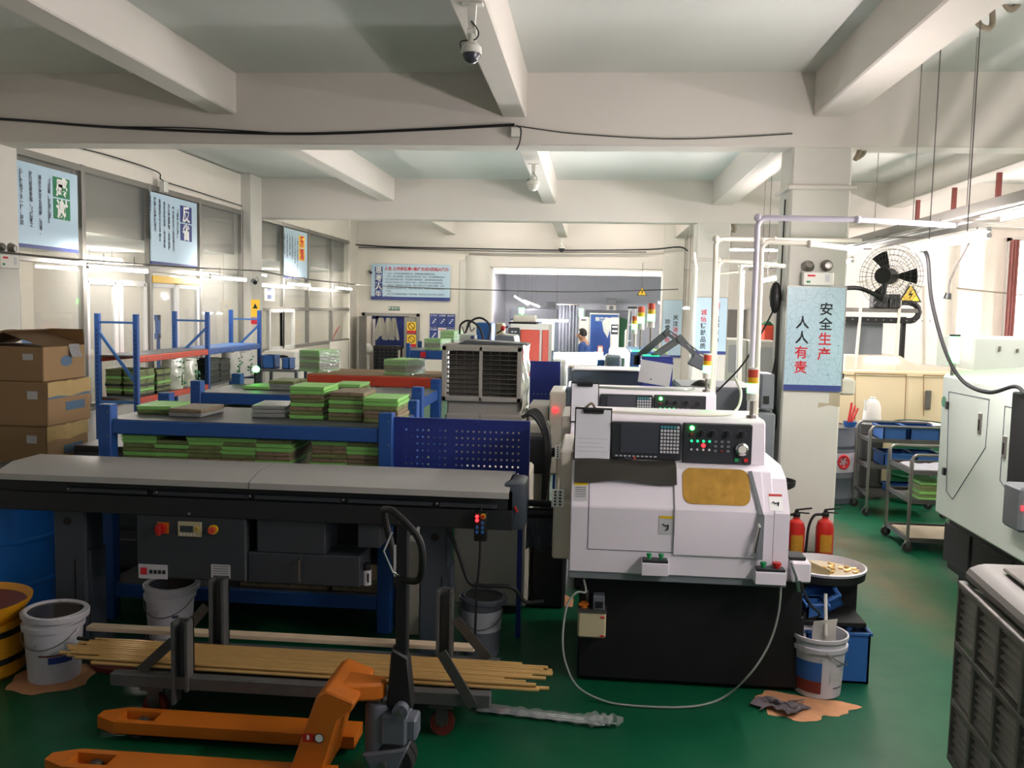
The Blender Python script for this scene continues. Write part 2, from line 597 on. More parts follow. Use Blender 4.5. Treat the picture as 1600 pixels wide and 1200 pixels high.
m = MB('bucket_in'); m.prism([(1.977, 1.292), (1.982, 1.337), (2.069, 1.334), (2.07, 1.424), (2.16, 1.426), (2.16, 1.303), (2.07, 1.317)], 'y', 7.966, 7.972); S('trim_4', m, 'bare tan patch of chipped paint below the crackle sign')
m = MB('plaster'); m.box(1.63, 2.2, 7.93, 8.5, 3.16, 3.2, 0.008); S('trim_1', m, 'thin moulded band around the near right column')
m = MB('plaster'); m.box(1.57, 2.15, 14.38, 14.95, 2.9, 2.94, 0.008); S('trim_2', m, 'thin moulded band around the middle right column')

# left wall: low parapets, head wall, glazed partitions
WX = -5.6
m = MB('wall'); m.box(-5.7, WX + 0.04, 8.2, 14.0, 0, 0.86); m.box(-5.72, WX + 0.04, 14.4, 17.207, 0, 1.22)
m.box(-5.72, WX + 0.04, 18.709, 20.6, 0, 1.3); m.box(-5.72, WX + 0.05, 20.25, 20.9, 0, 4.1); m.box(-5.75, WX, 8.2, 20.9, 3.56, 4.12)
m.box(-5.9, WX, -3, 7.95, 0, 4.12)
S('wall_left', m, 'white left wall: low parapets and the head wall over the glazed office partition')
def glazing(name, label, cols, z_low, rails, skip_low=()):
    w = bpy.data.objects.new(name, None); COL.objects.link(w); w.location = (WX, cols[0], 0)
    tag(w, label, 'window', None, 'structure')
    f = MB('alu')
    zt = 3.56
    for i, y in enumerate(cols):
        f.box(WX - 0.035, WX + 0.035, y - 0.035, y + 0.035, z_low, zt, 0.004)
    for z in rails:
        f.box(WX - 0.03, WX + 0.03, cols[0], cols[-1], z - 0.035, z + 0.035, 0.004)
    f.out('frame', w)
    g = MB('glass')
    for a, b in zip(cols, cols[1:]):
        zs = [z_low] + [r for r in rails if z_low < r < zt - 0.1] + [zt]
        for i, (p, q) in enumerate(zip(zs, zs[1:])):
            if (a, i) in skip_low:
                continue
            g.box(WX - 0.004, WX + 0.004, a + 0.03, b - 0.03, p + 0.03, q - 0.03)
    g.out('glass_pane', w)
    d = MB('blind')
    for a, b in zip(cols, cols[1:]):
        d.box(WX - 0.12, WX - 0.1, a + 0.02, b - 0.02, 2.86, zt)
    d.out('upper_panel', w)  # plain grey panels closing the upper panes
    return w
c1 = [8.3, 9.458, 10.946, 12.404, 13.93]
w1 = glazing('window_1', 'near glazed office partition behind the blue racks with two hanging signs', c1, 0.86, (0.9, 2.5, 3.52))
m = MB('white_alu')
for a, b in ((9.527, 10.132), (10.248, 10.831), (10.995, 11.628), (11.703, 12.335)):
    for y in (a, b):
        m.box(WX - 0.03, WX + 0.02, y - 0.04, y + 0.04, 0.9, 2.32, 0.005)
    m.box(WX - 0.03, WX + 0.02, a, b, 2.27, 2.34, 0.005)
m.out('sliding_sash', w1)
m = MB('sign_yellow'); m.box(WX - 0.03, WX + 0.045, 10.969, 12.34, 2.33, 2.42, 0.004); m.out('yellow_lintel', w1)
c2 = [14.42, 15.857, 17.281, 18.883, 20.411]
w2 = glazing('window_2', 'far glazed office partition with an open doorway, beyond the wall column', c2, 1.26, (1.3, 2.0, 2.4, 3.52), skip_low=((c2[2], 0),))
m = MB('white_alu')
for a, b in ((15.111, 15.786), (15.786, 16.377)):
    for y in (a, b):
        m.box(WX - 0.01, WX + 0.05, y - 0.04, y + 0.04, 1.28, 1.98, 0.005)
    m.box(WX - 0.01, WX + 0.05, a, b, 1.26, 1.33); m.box(WX - 0.01, WX + 0.05, a, b, 1.94, 2.0)
m.out('sash', w2)
# the lit offices behind the glass
m = MB('wall'); m.box(-9.3, -9.2, 3, 21, 0, 2.86); m.box(-9.3, -5.7, 20.9, 21.0, 0, 2.86); m.box(-9.3, -5.9, 3, 3.1, 0, 2.86); m.box(-9.3, -5.9, 14.1, 14.25, 0, 2.86)
S('wall_office', m, 'white walls of the lit office behind the glass partition')
m = MB('ceiling'); m.box(-9.3, -5.72, 3, 21, 2.86, 2.92); S('ceiling_office', m, 'white ceiling of the office behind the glass')

# far wall with the doorway, right back wall, far room
m = MB('wall'); FY = 20.85
dl, dr, dt = -5.414, -4.044, 1.927
m.box(-5.7, dl, FY, FY + 0.15, 0, 3.4); m.box(dr, -2.9, FY, FY + 0.15, 0, 3.4); m.box(dl, dr, FY, FY + 0.15, dt, 3.4)
S('wall_back', m, 'white end wall with the open storeroom doorway and the thinking board')
door = bpy.data.objects.new('door_1', None); COL.objects.link(door); door.location = (dl, FY, 0)
tag(door, 'grey double door of the storeroom, right leaf closed with yellow warning posters', 'door', None, 'structure')
m = MB('alu'); m.box(dl, dl + 0.07, FY - 0.05, FY + 0.1, 0, dt); m.box(dr - 0.07, dr, FY - 0.05, FY + 0.1, 0, dt); m.box(dl, dr, FY - 0.05, FY + 0.1, dt - 0.07, dt); m.out('door_frame', door)
lx = -4.412
m = MB('alu'); m.box(lx, dr - 0.08, FY - 0.02, FY + 0.03, 0.02, dt - 0.08, 0.01); m.out('door_leaf', door)
m = MB('alu'); m.box(dl + 0.07, dl + 0.11, FY - 0.75, FY - 0.04, 0.02, dt - 0.08, 0.01); m.out('door_leaf', door)
m = MB('steel'); m.cyl((lx + 0.06, FY - 0.05, 1.0), (lx + 0.06, FY - 0.05, 1.12), 0.012); m.out('door_handle', door)
m = MB('wall'); m.box(-5.7, -3.2, 24.6, 24.7, 0, 2.9); m.box(-5.7, -5.6, 21, 24.6, 0, 2.9); m.box(-3.3, -3.2, 21.0, 24.6, 0, 3.6)
S('wall_storeroom', m, 'white walls of the storeroom seen through the doorway')
m = MB('ceiling'); m.box(-5.7, -3.2, 21, 24.7, 2.9, 2.96); S('ceiling_storeroom', m, 'white ceiling of the small storeroom')
m = MB('wall_glare'); m.box(3.3, 9, 14.75, 14.9, 0, CZ); S('wall_right', m, 'bright wall behind the cream machine and the fan')
m = MB('wall_glare'); m.box(5.645, 6.011, 14.55, 14.76, 0, CZ); S('trim_3', m, 'shallow wall pilaster right of the fan')
m = MB('wall'); m.box(8.9, 9.0, -3, 14.8, 0, CZ); S('wall_side', m, 'right side wall of the hall')
wn = bpy.data.objects.new('window_3', None); COL.objects.link(wn); wn.location = (6.497, 14.7, 1); tag(wn, 'blown-out bright window at the right edge of the back wall', 'window', None, 'structure')
wx = 6.458
m = MB('lit_window'); m.box(wx, wx + 1.6, 14.72, 14.745, 1.3, 3.3); m.out('lit_pane', wn)
m = MB('white_alu'); m.box(wx - 0.05, wx, 14.68, 14.75, 1.25, 3.35); m.box(wx - 0.05, wx + 1.65, 14.68, 14.75, 1.25, 1.31); m.box(wx - 0.05, wx + 1.65, 14.68, 14.75, 3.3, 3.36); m.out('frame', wn)
m = MB('wall'); m.box(2.0, 9, 20.95, 21.1, 0, CZ); S('wall_back.001', m, 'white end wall right of the far column')
FB = 33.0
m = MB('grey_wall'); m.box(-6, 9, FB, FB + 0.1, 0, 3.8); m.box(-3.3, -3.2, 24.6, FB, 0, 3.8); m.box(5.9, 6.0, 21, FB, 0, 3.8)
S('wall_far', m, 'grey-blue wall at the very end of the hall')
m = MB('ceiling'); m.box(-6, 9, 21.2, FB, 3.7, 3.8); S('ceiling_far', m, 'ceiling of the far room beyond the deep beam')
for y in (25.0, 29.0):
    m = MB('plaster'); m.box(-3.2, 6, y, y + 0.3, 3.2, 3.72); S('beam', m, 'grey beam of the far room ceiling, the ' + ('first' if y < 26 else 'second') + ' beyond the opening')

# ================================================================ lamps
def tube_lamp(label, c, axis, L=1.2, mt='tube', group='fluorescent tubes', hang=None, rad=0.014):
    t = T('fluorescent_lamp', label, 'lamp', c, group)
    d = V(1, 0, 0) if axis == 'x' else V(0, 1, 0) if axis == 'y' else Vector(axis).normalized()
    c = Vector(c)
    a, b = c - d * L / 2, c + d * L / 2
    m = MB('white_alu'); m.bar(a + V(0, 0, 0.035), b + V(0, 0, 0.035), 0.028, 0.026, bev=0.004); m.out('batten', t)
    m = MB(mt); m.cyl(a + d * 0.03, b - d * 0.03, rad, seg=12); m.out('tube', t)
    for p, q in ((a, a + d * 0.03), (b, b - d * 0.03)):
        m = MB('white_alu'); m.cyl(p, q, 0.017, seg=10); m.out('end_cap', t)
    if hang:
        for p in (a + d * L * 0.25, b - d * L * 0.25):
            m = MB('cable_grey'); m.cyl(p + V(0, 0, 0.04), V(p.x, p.y, hang), 0.004, seg=6); m.out('hanger_wire', t)
    return t
tube_lamp('blinding white fluorescent tube under the cable tray right of the near column', (2.27, 6.08, 2.578), 'y', 1.25, hang=4.15, rad=0.021)
tube_lamp('fluorescent tube further back along the same row, over the near end of the hall', (2.1, 3.4, 2.55), 'y', 1.3, hang=3.78)
for i, y in enumerate((9.75, 11.6)):
    tube_lamp('added fill tube hidden behind the near column, ' + ('nearer' if i == 0 else 'farther') + ' one', (2.52, y, 2.63), 'y', 1.3, hang=2.78)  # added out of sight to brighten the cream machine and right wall
for i, y in enumerate((1.2, 4.2)):
    tube_lamp('added unseen fill tube high over the right machine row, ' + ('rear' if i == 0 else 'front') + ' one', (5.4, y, 2.9), 'y', 1.3, hang=4.15)  # added outside the view as general fill light
for i, (x, y) in enumerate(((-3.9, 17.6), (-0.2, 17.2), (-2.0, 19.4), (0.6, 19.4))):
    tube_lamp('added hidden fill tube between the second and third crossbeams, ' + ['left', 'middle', 'far left', 'far right'][i] + ' one', (x, y, 4.06), 'x', 1.25, 'tube_dim')  # added fill for the middle of the hall, concealed by the crossbeam
for i, (x, y) in enumerate(((-1.5, 22.8), (1.2, 22.8), (-1.0, 27.0), (2.4, 27.0))):
    tube_lamp('added hidden fill tube in the far room, ' + ['front left', 'front right', 'rear left', 'rear right'][i] + ' one', (x, y, 3.64), 'x', 1.3, rad=0.022)  # added to lift the far room, concealed above the deep beam
LX = -5.3
for y0, px in (((8.995), 'the first hanging sign'), ((12.047), 'the wall column, past the second hanging sign'),
               ((15.167), 'the yellow-lettered hanging sign'), ((18.103), 'the end wall, last of the left row')):
    tube_lamp('fluorescent tube on the left wall line near ' + px, (LX, y0 + 0.7, 2.44), 'y', 1.3, 'tube_dim', hang=2.6)
for i, (x, y) in enumerate(((-7.4, 6.5), (-7.4, 10.2), (-7.4, 13.0), (-7.4, 16.5), (-7.4, 19.3))):
    tube_lamp('fluorescent tube inside the office behind the glass, ' + ['first', 'second', 'third', 'fourth', 'fifth'][i] + ' from the near end', (x, y, 2.72), 'y', 1.25, 'tube_dim', hang=2.87)
tube_lamp('fluorescent tube glimpsed between the white pipes and the near column', (2.218, 11.5, 2.523), 'y', 1.2, 'tube', hang=4.15)
tube_lamp('fluorescent tube beside the far right column that burns out its sign', (1.913, 18.6, 2.169), 'y', 1.2, 'tube', hang=4.15)
for i, y in enumerate((10.4, 12.6)):
    tube_lamp('added unseen fill tube beside the far right beam, lighting the wall, ' + ('nearer' if i == 0 else 'farther') + ' one', (6.5, y, 3.0), 'y', 1.3, hang=4.15, rad=0.022)  # added beyond the right edge of view to brighten the back wall
tube_lamp('unseen fill tube above the right machine row out by the side wall', (6.2, 8.6, 2.9), 'y', 1.2, 'tube', hang=4.15)  # fill tube that stays out of view on the right
tube_lamp('slanting lit tube hanging high in the far room, left one', (-2.135, 27, 2.33), (0.5, -1, -0.25), 1.2, 'tube', hang=3.72)
tube_lamp('short lit tube hanging in the far room right of the left one', (-1.892, 28, 2.245), (-0.5, -1, 0.2), 1.0, 'tube', hang=3.72)
tube_lamp('lit tube hanging in the far room near the air conditioner', (2.117, 27, 2.263), (-0.45, -1, 0.2), 1.1, 'tube', hang=3.72)
tube_lamp('lit tube low behind the orange-panelled machine', (-1.254, 23.4, 1.796), 'x', 1.3, 'tube', hang=3.72)
tube_lamp('fluorescent tube in the storeroom behind the open door', (-4.8, 22.6, 2.8), 'x', 1.2, 'tube_dim', hang=2.92)
tube_lamp('lamp tube over the white cabinets between the two near columns', (2.9, 17.6, 3.3), 'x', 1.2, 'tube_dim', hang=4.15)
# the glaring work lamps over the third machine
for label, a, b, y in (('blinding white work lamp drawn thick for its glare, over the third machine', (866, 560), (942, 560), 12.6), ('smaller blinding work lamp right of the thick one', (952, 553), (985, 553), 12.2)):
    p, q = V(*{(866, 560): (-0.518, 12.6, 1.409), (952, 553): (0.242, 12.2, 1.511)}[a]), V(*{(942, 560): (0.163, 12.6, 1.427), (985, 553): (0.526, 12.2, 1.518)}[b])
    t = T('work_lamp', label, 'lamp', tuple((p + q) / 2))
    m = MB('white_alu'); m.bar(p + V(0, 0.05, 0.06), q + V(0, 0.05, 0.06), 0.16, 0.05, bev=0.01); m.out('housing', t)
    m = MB('work_lamp'); m.tube([p, q], 0.085 if y > 12.3 else 0.05, 16); m.out('tube', t)  # tube widened so its shape carries the bloom
    m = MB('steel'); m.cyl((p + q) / 2 + V(0, 0.1, 0.05), V((p.x + q.x) / 2, p.y + 0.1, 0), 0.014); m.out('bracket', t)

# ================================================================ signs on walls and columns
def board(name, label, cat, loc, group=None):
    return T(name, label, cat, loc, group)
Y1, U1 = (0, 1, 0), (0, 0, 1)
def wall_sign(label, y0, y1, z0, z1, bigs, colr, txcol, cols, stripe=True):
    t = T('hanging_sign', label, 'sign', (WX + 0.05, (y0 + y1) / 2, z0))
    xs = WX + 0.05
    W, H = y1 - y0, z1 - z0
    m = MB('sign_blue'); m.box(xs, xs + 0.015, y0, y1, z0, z1); m.out('board', t)
    if stripe:
        m = MB('sign_navy'); m.box(xs - 0.001, xs + 0.017, y0, y1, z0 - 0.035, z0); m.out('navy_stripe', t)
    n = len(bigs)
    sq = W * 0.26
    yb = y1 - W * 0.13 - sq / 2
    hz = H * 0.26
    b = MB(colr); g = MB(txcol)
    for i, ch in enumerate(bigs):
        zt = z1 - H * 0.09 - i * hz * 1.08
        b.box(xs + 0.0145, xs + 0.018, yb - sq / 2, yb + sq / 2, zt - hz, zt)
        g.text(ch, (xs + 0.019, yb, zt - hz * 0.06), Y1, U1, min(hz, sq) * 1.0, 0.035)
    b.out('heading_square', t); g.out('heading_lettering', t)
    cw = (W * 0.66) / len(cols)
    for i, (q, off) in enumerate(cols):
        k = MB('ink'); k.text('\n'.join(q), (xs + 0.018, y1 - W * 0.36 - sq * 0.35 - i * cw, z1 - H * (0.12 + off)), Y1, U1, H * 0.066, 0.02, line=0.95); k.out('lettering_column', t)
ya, yb = 8.15, 9.289
wall_sign('large pale blue hanging sign with two green heading squares, nearest on the left', ya, yb, 2.63, 3.42, '感谢', 'sign_green', 'sign_white',
          [('【活着，就要感谢】', 0.02), ('滴水之恩不忘相报，活着，', 0.0), ('就已经是幸福，【感谢之', -0.02), ('心】像地下水一样，滋润', -0.03), ('着我道德观的根基。只要', -0.05)])
ya, yb = 10.895, 12.209
wall_sign('pale blue hanging sign with two navy heading squares, second on the left wall', ya, yb, 2.6, 3.46, '反省', 'sign_navy', 'sign_white',
          [('【要每天反省】', 0.05), ('每天检点自己的思想言行', 0.02), ('为人谦虚谨慎，戒骄戒躁', 0.0), ('有无自私自利，有无卑怯', -0.02), ('真诚坦率正义公平待人', -0.04), ('提高心性磨炼灵魂', -0.05), ('有错即改', -0.06)])
ya, yb = 15.782, 17.087
wall_sign('pale blue hanging sign with red characters on yellow, in the far glazed bay', ya, yb, 2.6, 3.46, '乐观', 'sign_yellow', 'ink_red',
          [('【始终保持乐观的心态】', 0.04), ('人生充满光明和希望', 0.03), ('总是抱着梦想前行', 0.02), ('保持开朗的心情', 0.01), ('以谦虚坦诚的态度', 0.0), ('认真努力地工作', 0.0)])
# the thinking board on the end wall
x0, x1, z0, z1 = -5.199, -3.33, 2.284, 3.073
t = T('notice_board', 'wide pale blue board with navy squares and a red headline above the doorway', 'sign', (x0, 20.8, z0))
m = MB('sign_blue'); m.box(x0, x1, 20.8, 20.83, z0, z1); m.out('board', t)
m = MB('sign_navy'); m.box(x0, x1, 20.79, 20.83, z0 - 0.05, z0 + 0.03)
for i in range(4):
    m.box(x0 + 0.09, x0 + 0.27, 20.795, 20.801, z1 - 0.07 - i * 0.19 - 0.175, z1 - 0.07 - i * 0.19)
m.out('navy_square', t)
m = MB('sign_white')
for i, ch in enumerate('思考人生'):
    m.text(ch, (x0 + 0.18, 20.792, z1 - 0.075 - i * 0.19), (1, 0, 0), U1, 0.165, 0.02)
m.out('heading_lettering', t)
m = MB('ink_red'); m.text('人生·工作的结果=思维方式X热情X能力', ((x0 + x1) / 2 + 0.14, 20.797, z1 - 0.07), (1, 0, 0), U1, 0.088, 0.03); m.out('headline', t)
lines = ['    人生、工作的结果由思维方式、热情和能力的乘积决定。', '    其中，能力和热情，分别可以打零分到一百分，因为是相乘的关系，', '所以与其自恃能力强，不如把努力做到极致，能够取得更好的成果。', '而思维方式则有从负一百到正一百分，改变思维方式人生就会转变。',
         '    就是说，既要有能力和热情，同时“思维方式”正确至关重要，这样', '一来就能开创美好的人生，收获幸福的果实，这是人人都可以做到的', '一条路。', '    我们今后也要保持谦虚，不骄不躁，持续付出不亚于任何人的努力', '勤奋工作。']
for i, s in enumerate(lines):
    m = MB('ink'); m.text(s, (x0 + 0.33, 20.797, z1 - 0.2 - i * 0.068), (1, 0, 0), U1, 0.047, 0.0, align='LEFT'); m.out('lettering_line', t)
# column signs
def col_sign(label, x0, x1, y, z0, z1, left, right, base='sign_blue', crk=False, size=0.115, zl=0.0, zr=0.0):
    t = T('column_sign', label, 'sign', ((x0 + x1) / 2, y, z0))
    m = MB('crackle_blue' if crk else base); m.box(x0, x1, y - 0.02, y, z0 + 0.05, z1); m.out('board', t)
    m = MB('sign_navy'); m.box(x0, x1, y - 0.022, y, z0, z0 + 0.05); m.out('navy_stripe', t)
    m = MB('alu'); m.box(x0 - 0.008, x0, y - 0.024, y, z0, z1); m.box(x1, x1 + 0.008, y - 0.024, y, z0, z1); m.box(x0 - 0.008, x1 + 0.008, y - 0.024, y, z1, z1 + 0.008); m.out('edge_trim', t)
    W = x1 - x0
    for nm, col in (('black_lettering', 0), ('red_lettering', 1)):
        for q, xc, zt in ((left, x0 + W * 0.28, zl), (right, x0 + W * 0.68, zr)):
            m = MB(('ink_black', 'ink_red')[col])
            for i, (ch, c) in enumerate(q):
                if c == col:
                    m.text(ch, (xc, y - 0.0205, zt - i * size * 1.12), (1, 0, 0), U1, size, 0.018)
            m.out(nm, t)
col_sign('blue crackle-pattern safety sign wrapped on the near right column', 1.672, 2.158, 7.965, 1.44, 2.335,
         [('人', 0), ('人', 0), ('有', 1), ('责', 1)], [('安', 0), ('全', 0), ('生', 1), ('产', 1)], crk=True, zl=2.079, zr=2.198)
col_sign('plain pale blue quality sign on the middle right column', 1.61, 2.11, 14.415, 1.44, 2.33,
         [('诚', 1), ('信', 1), ('铸', 0), ('就', 0), ('品', 0), ('质', 0)], [('创', 1), ('新', 1), ('赢', 0), ('得', 0), ('市', 0), ('场', 0)], size=0.095, zl=2.14, zr=2.25)
col_sign('overexposed fire safety sign on the far right column', 1.6, 2.04, 20.845, 1.05, 2.36,
         [('珍', 0), ('爱', 0), ('生', 1), ('命', 1)], [('关', 0), ('注', 0), ('消', 1), ('防', 1)], size=0.125, zl=1.92, zr=2.02)
# small signs
def plate(name, label, cat, x0, x1, y, z0, z1, m_='sign_white', txt=None, tm='ink_black', size=0.05, grp=None):
    t = T(name, label, cat, ((x0 + x1) / 2, y, z0), grp)
    m = MB(m_); m.box(x0, x1, y - 0.012, y, z0, z1); m.out('plate', t)
    if txt:
        m = MB(tm); m.text(txt, ((x0 + x1) / 2, y - 0.0125, z1 - (z1 - z0) * 0.08), (1, 0, 0), U1, size, 0.015); m.out('lettering', t)
    return t
a, b = V(*(-4.791, 20.78, 1.989)), V(*(-4.517, 20.78, 2.085))
plate('exit_sign', 'green emergency exit sign over the storeroom doorway', 'sign', a.x, b.x, 20.855, a.z, b.z, 'exit_green', '安全出口', 'sign_white', 0.07)
for i, (u0, u1, v0, v1, nm) in enumerate(((636, 650, 503, 521, 'upper'), (636, 650, 522, 541, 'lower'))):
    pz = {0: (-4.334, -4.121, 1.461, 1.731), 1: (-4.331, -4.117, 1.145, 1.431)}[i]
    t = T('warning_poster', nm + ' yellow and red prohibition poster on the grey door leaf', 'poster', (pz[0], 20.8, pz[2]))
    m = MB('sign_yellow'); m.box(pz[0], pz[1], 20.8, 20.81, pz[2] + 0.07, pz[3]); m.out('sheet', t)
    m = MB('ink_red'); m.box(pz[0], pz[1], 20.799, 20.811, pz[2], pz[2] + 0.07); m.out('red_caption', t)
    cx, cz = (pz[0] + pz[1]) / 2, (pz[2] + 0.07 + pz[3]) / 2
    m = MB('ink_black'); m.tube([(cx + 0.075 * math.cos(k * 0.3927), 20.797, cz + 0.075 * math.sin(k * 0.3927)) for k in range(16)], 0.008, 6, closed=True); m.bar((cx - 0.053, 20.797, cz + 0.053), (cx + 0.053, 20.797, cz - 0.053), 0.012, 0.012); m.out('prohibition_symbol', t)
px0, px1, pz0, pz1 = -3.804, -3.198, 1.283, 1.941
for r in range(2):
    for c in range(3):
        w, h = (px1 - px0) / 3, (pz1 - pz0) / 2
        x, z = px0 + c * w, pz1 - r * h - h
        t = T('poster', ('blue', 'pale notice', 'blue')[c if r else 0] + ' poster, ' + ('upper', 'lower')[r] + ' row ' + ('left', 'centre', 'right')[c] + ' of the six beside the doorway', 'poster', (x, 20.82, z), 'posters beside the storeroom door')
        m = MB('paper' if (r, c) == (1, 1) else 'sign_navy'); m.box(x + 0.006, x + w - 0.006, 20.82, 20.835, z + 0.006, z + h - 0.006); m.out('sheet', t)
        m = MB('ink_red' if (r, c) == (1, 1) else 'sign_white'); m.text(('生产安全', '心系质量', '团队协作', '节约能源', '温馨提示', '持续改善')[r * 3 + c], (x + w / 2, 20.818, z + h - 0.03), (1, 0, 0), U1, 0.04, 0.01)
        for q in range(3):
            m.box(x + w * 0.3 + q * 0.03, x + w * 0.5 + q * 0.03, 20.8185, 20.82, z + h * (0.3 + 0.12 * q), z + h * (0.37 + 0.12 * q))
        m.out('print', t)
def triangle(label, c, s, y, yaw=0, hang=None):
    t = T('warning_triangle', label, 'sign', c)
    X = Matrix.Translation(Vector(c)) @ Matrix.Rotation(R(yaw), 4, 'Z')
    for nm, mm, k, d in (('black_border', 'ink_black', 1.0, 0.012), ('yellow_face', 'sign_yellow', 0.8, 0.016)):
        pts = [(-s * k, -s * 0.58 * k), (s * k, -s * 0.58 * k), (0, s * 1.16 * k)]
        m = MB(mm); m.prism(pts, 'y', -d, 0.004 if k == 1 else 0); m.move(X); m.out(nm, t)
    m = MB('ink_black'); m.prism([(0.1 * s, 0.6 * s), (-0.22 * s, 0.02 * s), (0.02 * s, 0.02 * s), (-0.1 * s, -0.4 * s), (0.24 * s, 0.2 * s), (0, 0.2 * s)], 'y', -0.02, 0); m.move(X); m.out('bolt_symbol', t)
    if hang:
        m = MB('cable_grey'); m.cyl(V(c[0], c[1], c[2] + s), V(c[0], c[1] + 0.03, hang), 0.005, seg=6); m.out('cord', t)
triangle('yellow high voltage triangle beside the fan cage', (4.993, 14.74, 2.429), 0.177, 14.74)
triangle('small yellow triangle hanging before the far room', (1.117, 20.87, 2.523), 0.12, 20.87, 15, 3.2)
# ================================================================ the lathe
def lathe_machine(label, front_red):
    t = T('cnc_lathe', label, 'machine', (-0.09, 4.82, 0), 'white lathes in a row')
    L, RR = -0.09, 1.08
    m = MB('black_steel'); m.box(-0.03, 1.2, 4.95, 5.95, 0.02, 0.64, 0.01); m.box(0.03, 1.12, 5.0, 5.9, 0.0, 0.02); m.box(1.12, 1.24, 5.05, 5.6, 0.0, 0.4, 0.01); m.out('base', t)
    m = MB('grey_machine'); m.box(L, RR, 4.83, 5.95, 0.63, 0.672, 0.004); m.out('drip_rail', t)
    prof = [(4.82, 0.67), (4.82, 1.035), (4.955, 1.235), (5.06, 1.255), (5.95, 1.255), (5.95, 0.67)]
    m = MB('white_machine'); m.prism(prof, 'x', L, 1.0, 0.006)
    prof2 = [(4.82, 0.67), (4.82, 1.035), (4.95, 1.2), (5.1, 1.25), (5.95, 1.25), (5.95, 0.67)]
    k = len(m.bm.verts)
    m.prism(prof2, 'x', 1.0, RR, 0)
    m.bm.verts.ensure_lookup_table()
    for v in m.bm.verts[k:]:
        if v.co.x > 1.05:
            v.co.x -= 0.02 if 1.0 < v.co.z < 1.1 else 0.065 if v.co.z > 1.1 else 0.0
    m.out('body', t, 12)
    m = MB('white_machine'); m.prism([(5.06, 1.25), (5.1, 1.485), (5.14, 1.5), (5.6, 1.5), (5.6, 1.25)], 'x', L + 0.015, 0.985, 0.006); m.out('control_head', t)
    m = MB('beige_machine'); m.box(-0.19, L + 0.004, 4.98, 5.75, 0.69, 1.02, 0.01); m.box(-0.16, L + 0.004, 5.05, 5.75, 1.0, 1.3, 0.01); m.out('headstock_cover', t)
    m = MB('sign_white'); m.box(-0.2, -0.13, 4.972, 4.984, 0.99, 1.09)
    m.use('black')
    for i in range(2):
        for j in range(5):
            m.cyl((-0.18 + i * 0.028, 4.969, 1.005 + j * 0.018), (-0.18 + i * 0.028, 4.975, 1.005 + j * 0.018), 0.0065, seg=8)
    m.out('vent_plate', t)
    # door seams and panels: the fixed left panel, the sliding door
    def front(y_of, z):
        return y_of
    def on_front(z):
        if z <= 1.035:
            return 4.82
        return 4.82 + (z - 1.035) / 0.2 * 0.135
    m = MB('ink'); f = 0.0025
    for x in (0.01,):
        m.bar((x, 4.819, 0.8), (x, 4.819, 1.035), f, f); m.bar((x, 4.818, 1.035), (x, 4.953, 1.235), f, f)
    m.bar((0.01, 4.819, 0.8), (0.47, 4.819, 0.8), f, f)
    m.out('panel_seam', t)
    m = MB('white_machine'); m.prism([(4.82, 0.785), (4.808, 0.79), (4.808, 1.038), (4.945, 1.24), (4.96, 1.235), (4.82, 1.03)], 'x', 0.47, 0.945, 0.003); m.out('sliding_door', t)
    d = [o for o in kids(t) if o.name.startswith('sliding_door')][0]
    # bent amber window with rounded corners
    m = MB('amber')
    pts = []
    for cx, cz, a0 in ((0.83, 1.2, 0), (0.56, 1.2, 90), (0.56, 1.115, 180), (0.83, 1.115, 270)):
        for k in range(5):
            a = R(a0 + k * 22.5)
            pts.append((cx + 0.045 * math.cos(a), cz + 0.045 * math.sin(a)))
    def slope(z):
        return 4.808 + (z - 1.038) / 0.202 * 0.137
    m.prism([(x, z) for x, z in pts], 'y', -0.003, 0.003)
    for v in m.bm.verts:
        v.co.y += slope(v.co.z) - 0.001
    m.out('amber_window', d)
    m = MB('grey_machine'); m.bar((0.925, 4.79, 0.79), (0.925, 4.79, 1.03), 0.03, 0.012, up=(0, 1, 0)); m.bar((0.925, 4.79, 1.03), (0.88, 4.93, 1.24), 0.02, 0.01, up=(0, 1, 0)); m.out('door_rail', d)
    m = MB('chrome'); m.tube([(0.915, 4.8, 0.83), (0.89, 4.765, 0.835), (0.915, 4.77, 0.97), (0.915, 4.8, 0.99)], 0.008, 8); m.out('door_handle', d)
    # control panels
    P0 = 5.06
    def pface(z):
        return 5.06 + (z - 1.25) / 0.25 * 0.04
    m = MB('panel_dark'); m.box(0.125, 0.515, 5.045, 5.09, 1.265, 1.475, 0.006); m.out('screen_unit', t)
    su = [o for o in kids(t) if o.name.startswith('screen_unit')][0]
    m = MB('screen'); m.box(0.175, 0.39, 5.04, 5.046, 1.3, 1.465, 0.003); m.out('screen', su)
    m = MB('key_white')
    for r in range(8):
        for c in range(6):
            m.use('key_teal' if r == 0 and c < 5 else 'key_white'); m.box(0.4 + c * 0.018, 0.4125 + c * 0.018, 5.037, 5.046, 1.447 - r * 0.02, 1.46 - r * 0.02)
    m.out('keypad', su)
    m = MB('key_white')
    for c in range(10):
        m.box(0.15 + c * 0.024, 0.165 + c * 0.024, 5.037, 5.046, 1.281, 1.287)
    m.out('soft_key_row', su)
    m = MB('panel_dark'); m.box(0.525, 0.905, 5.04, 5.09, 1.258, 1.48, 0.005); m.out('operator_panel', t)
    op = [o for o in kids(t) if o.name.startswith('operator_panel')][0]
    def btn(x, z, r, mm, nm, dep=0.012):
        k = MB(mm); k.cyl((x, 5.04, z), (x, 5.04 - dep, z), r, seg=14); return k.out(nm, op)
    btn(0.572, 1.455, 0.012, 'glow_green', 'green_lamp')
    btn(0.572, 1.42, 0.01, 'dark_red', 'red_lamp')
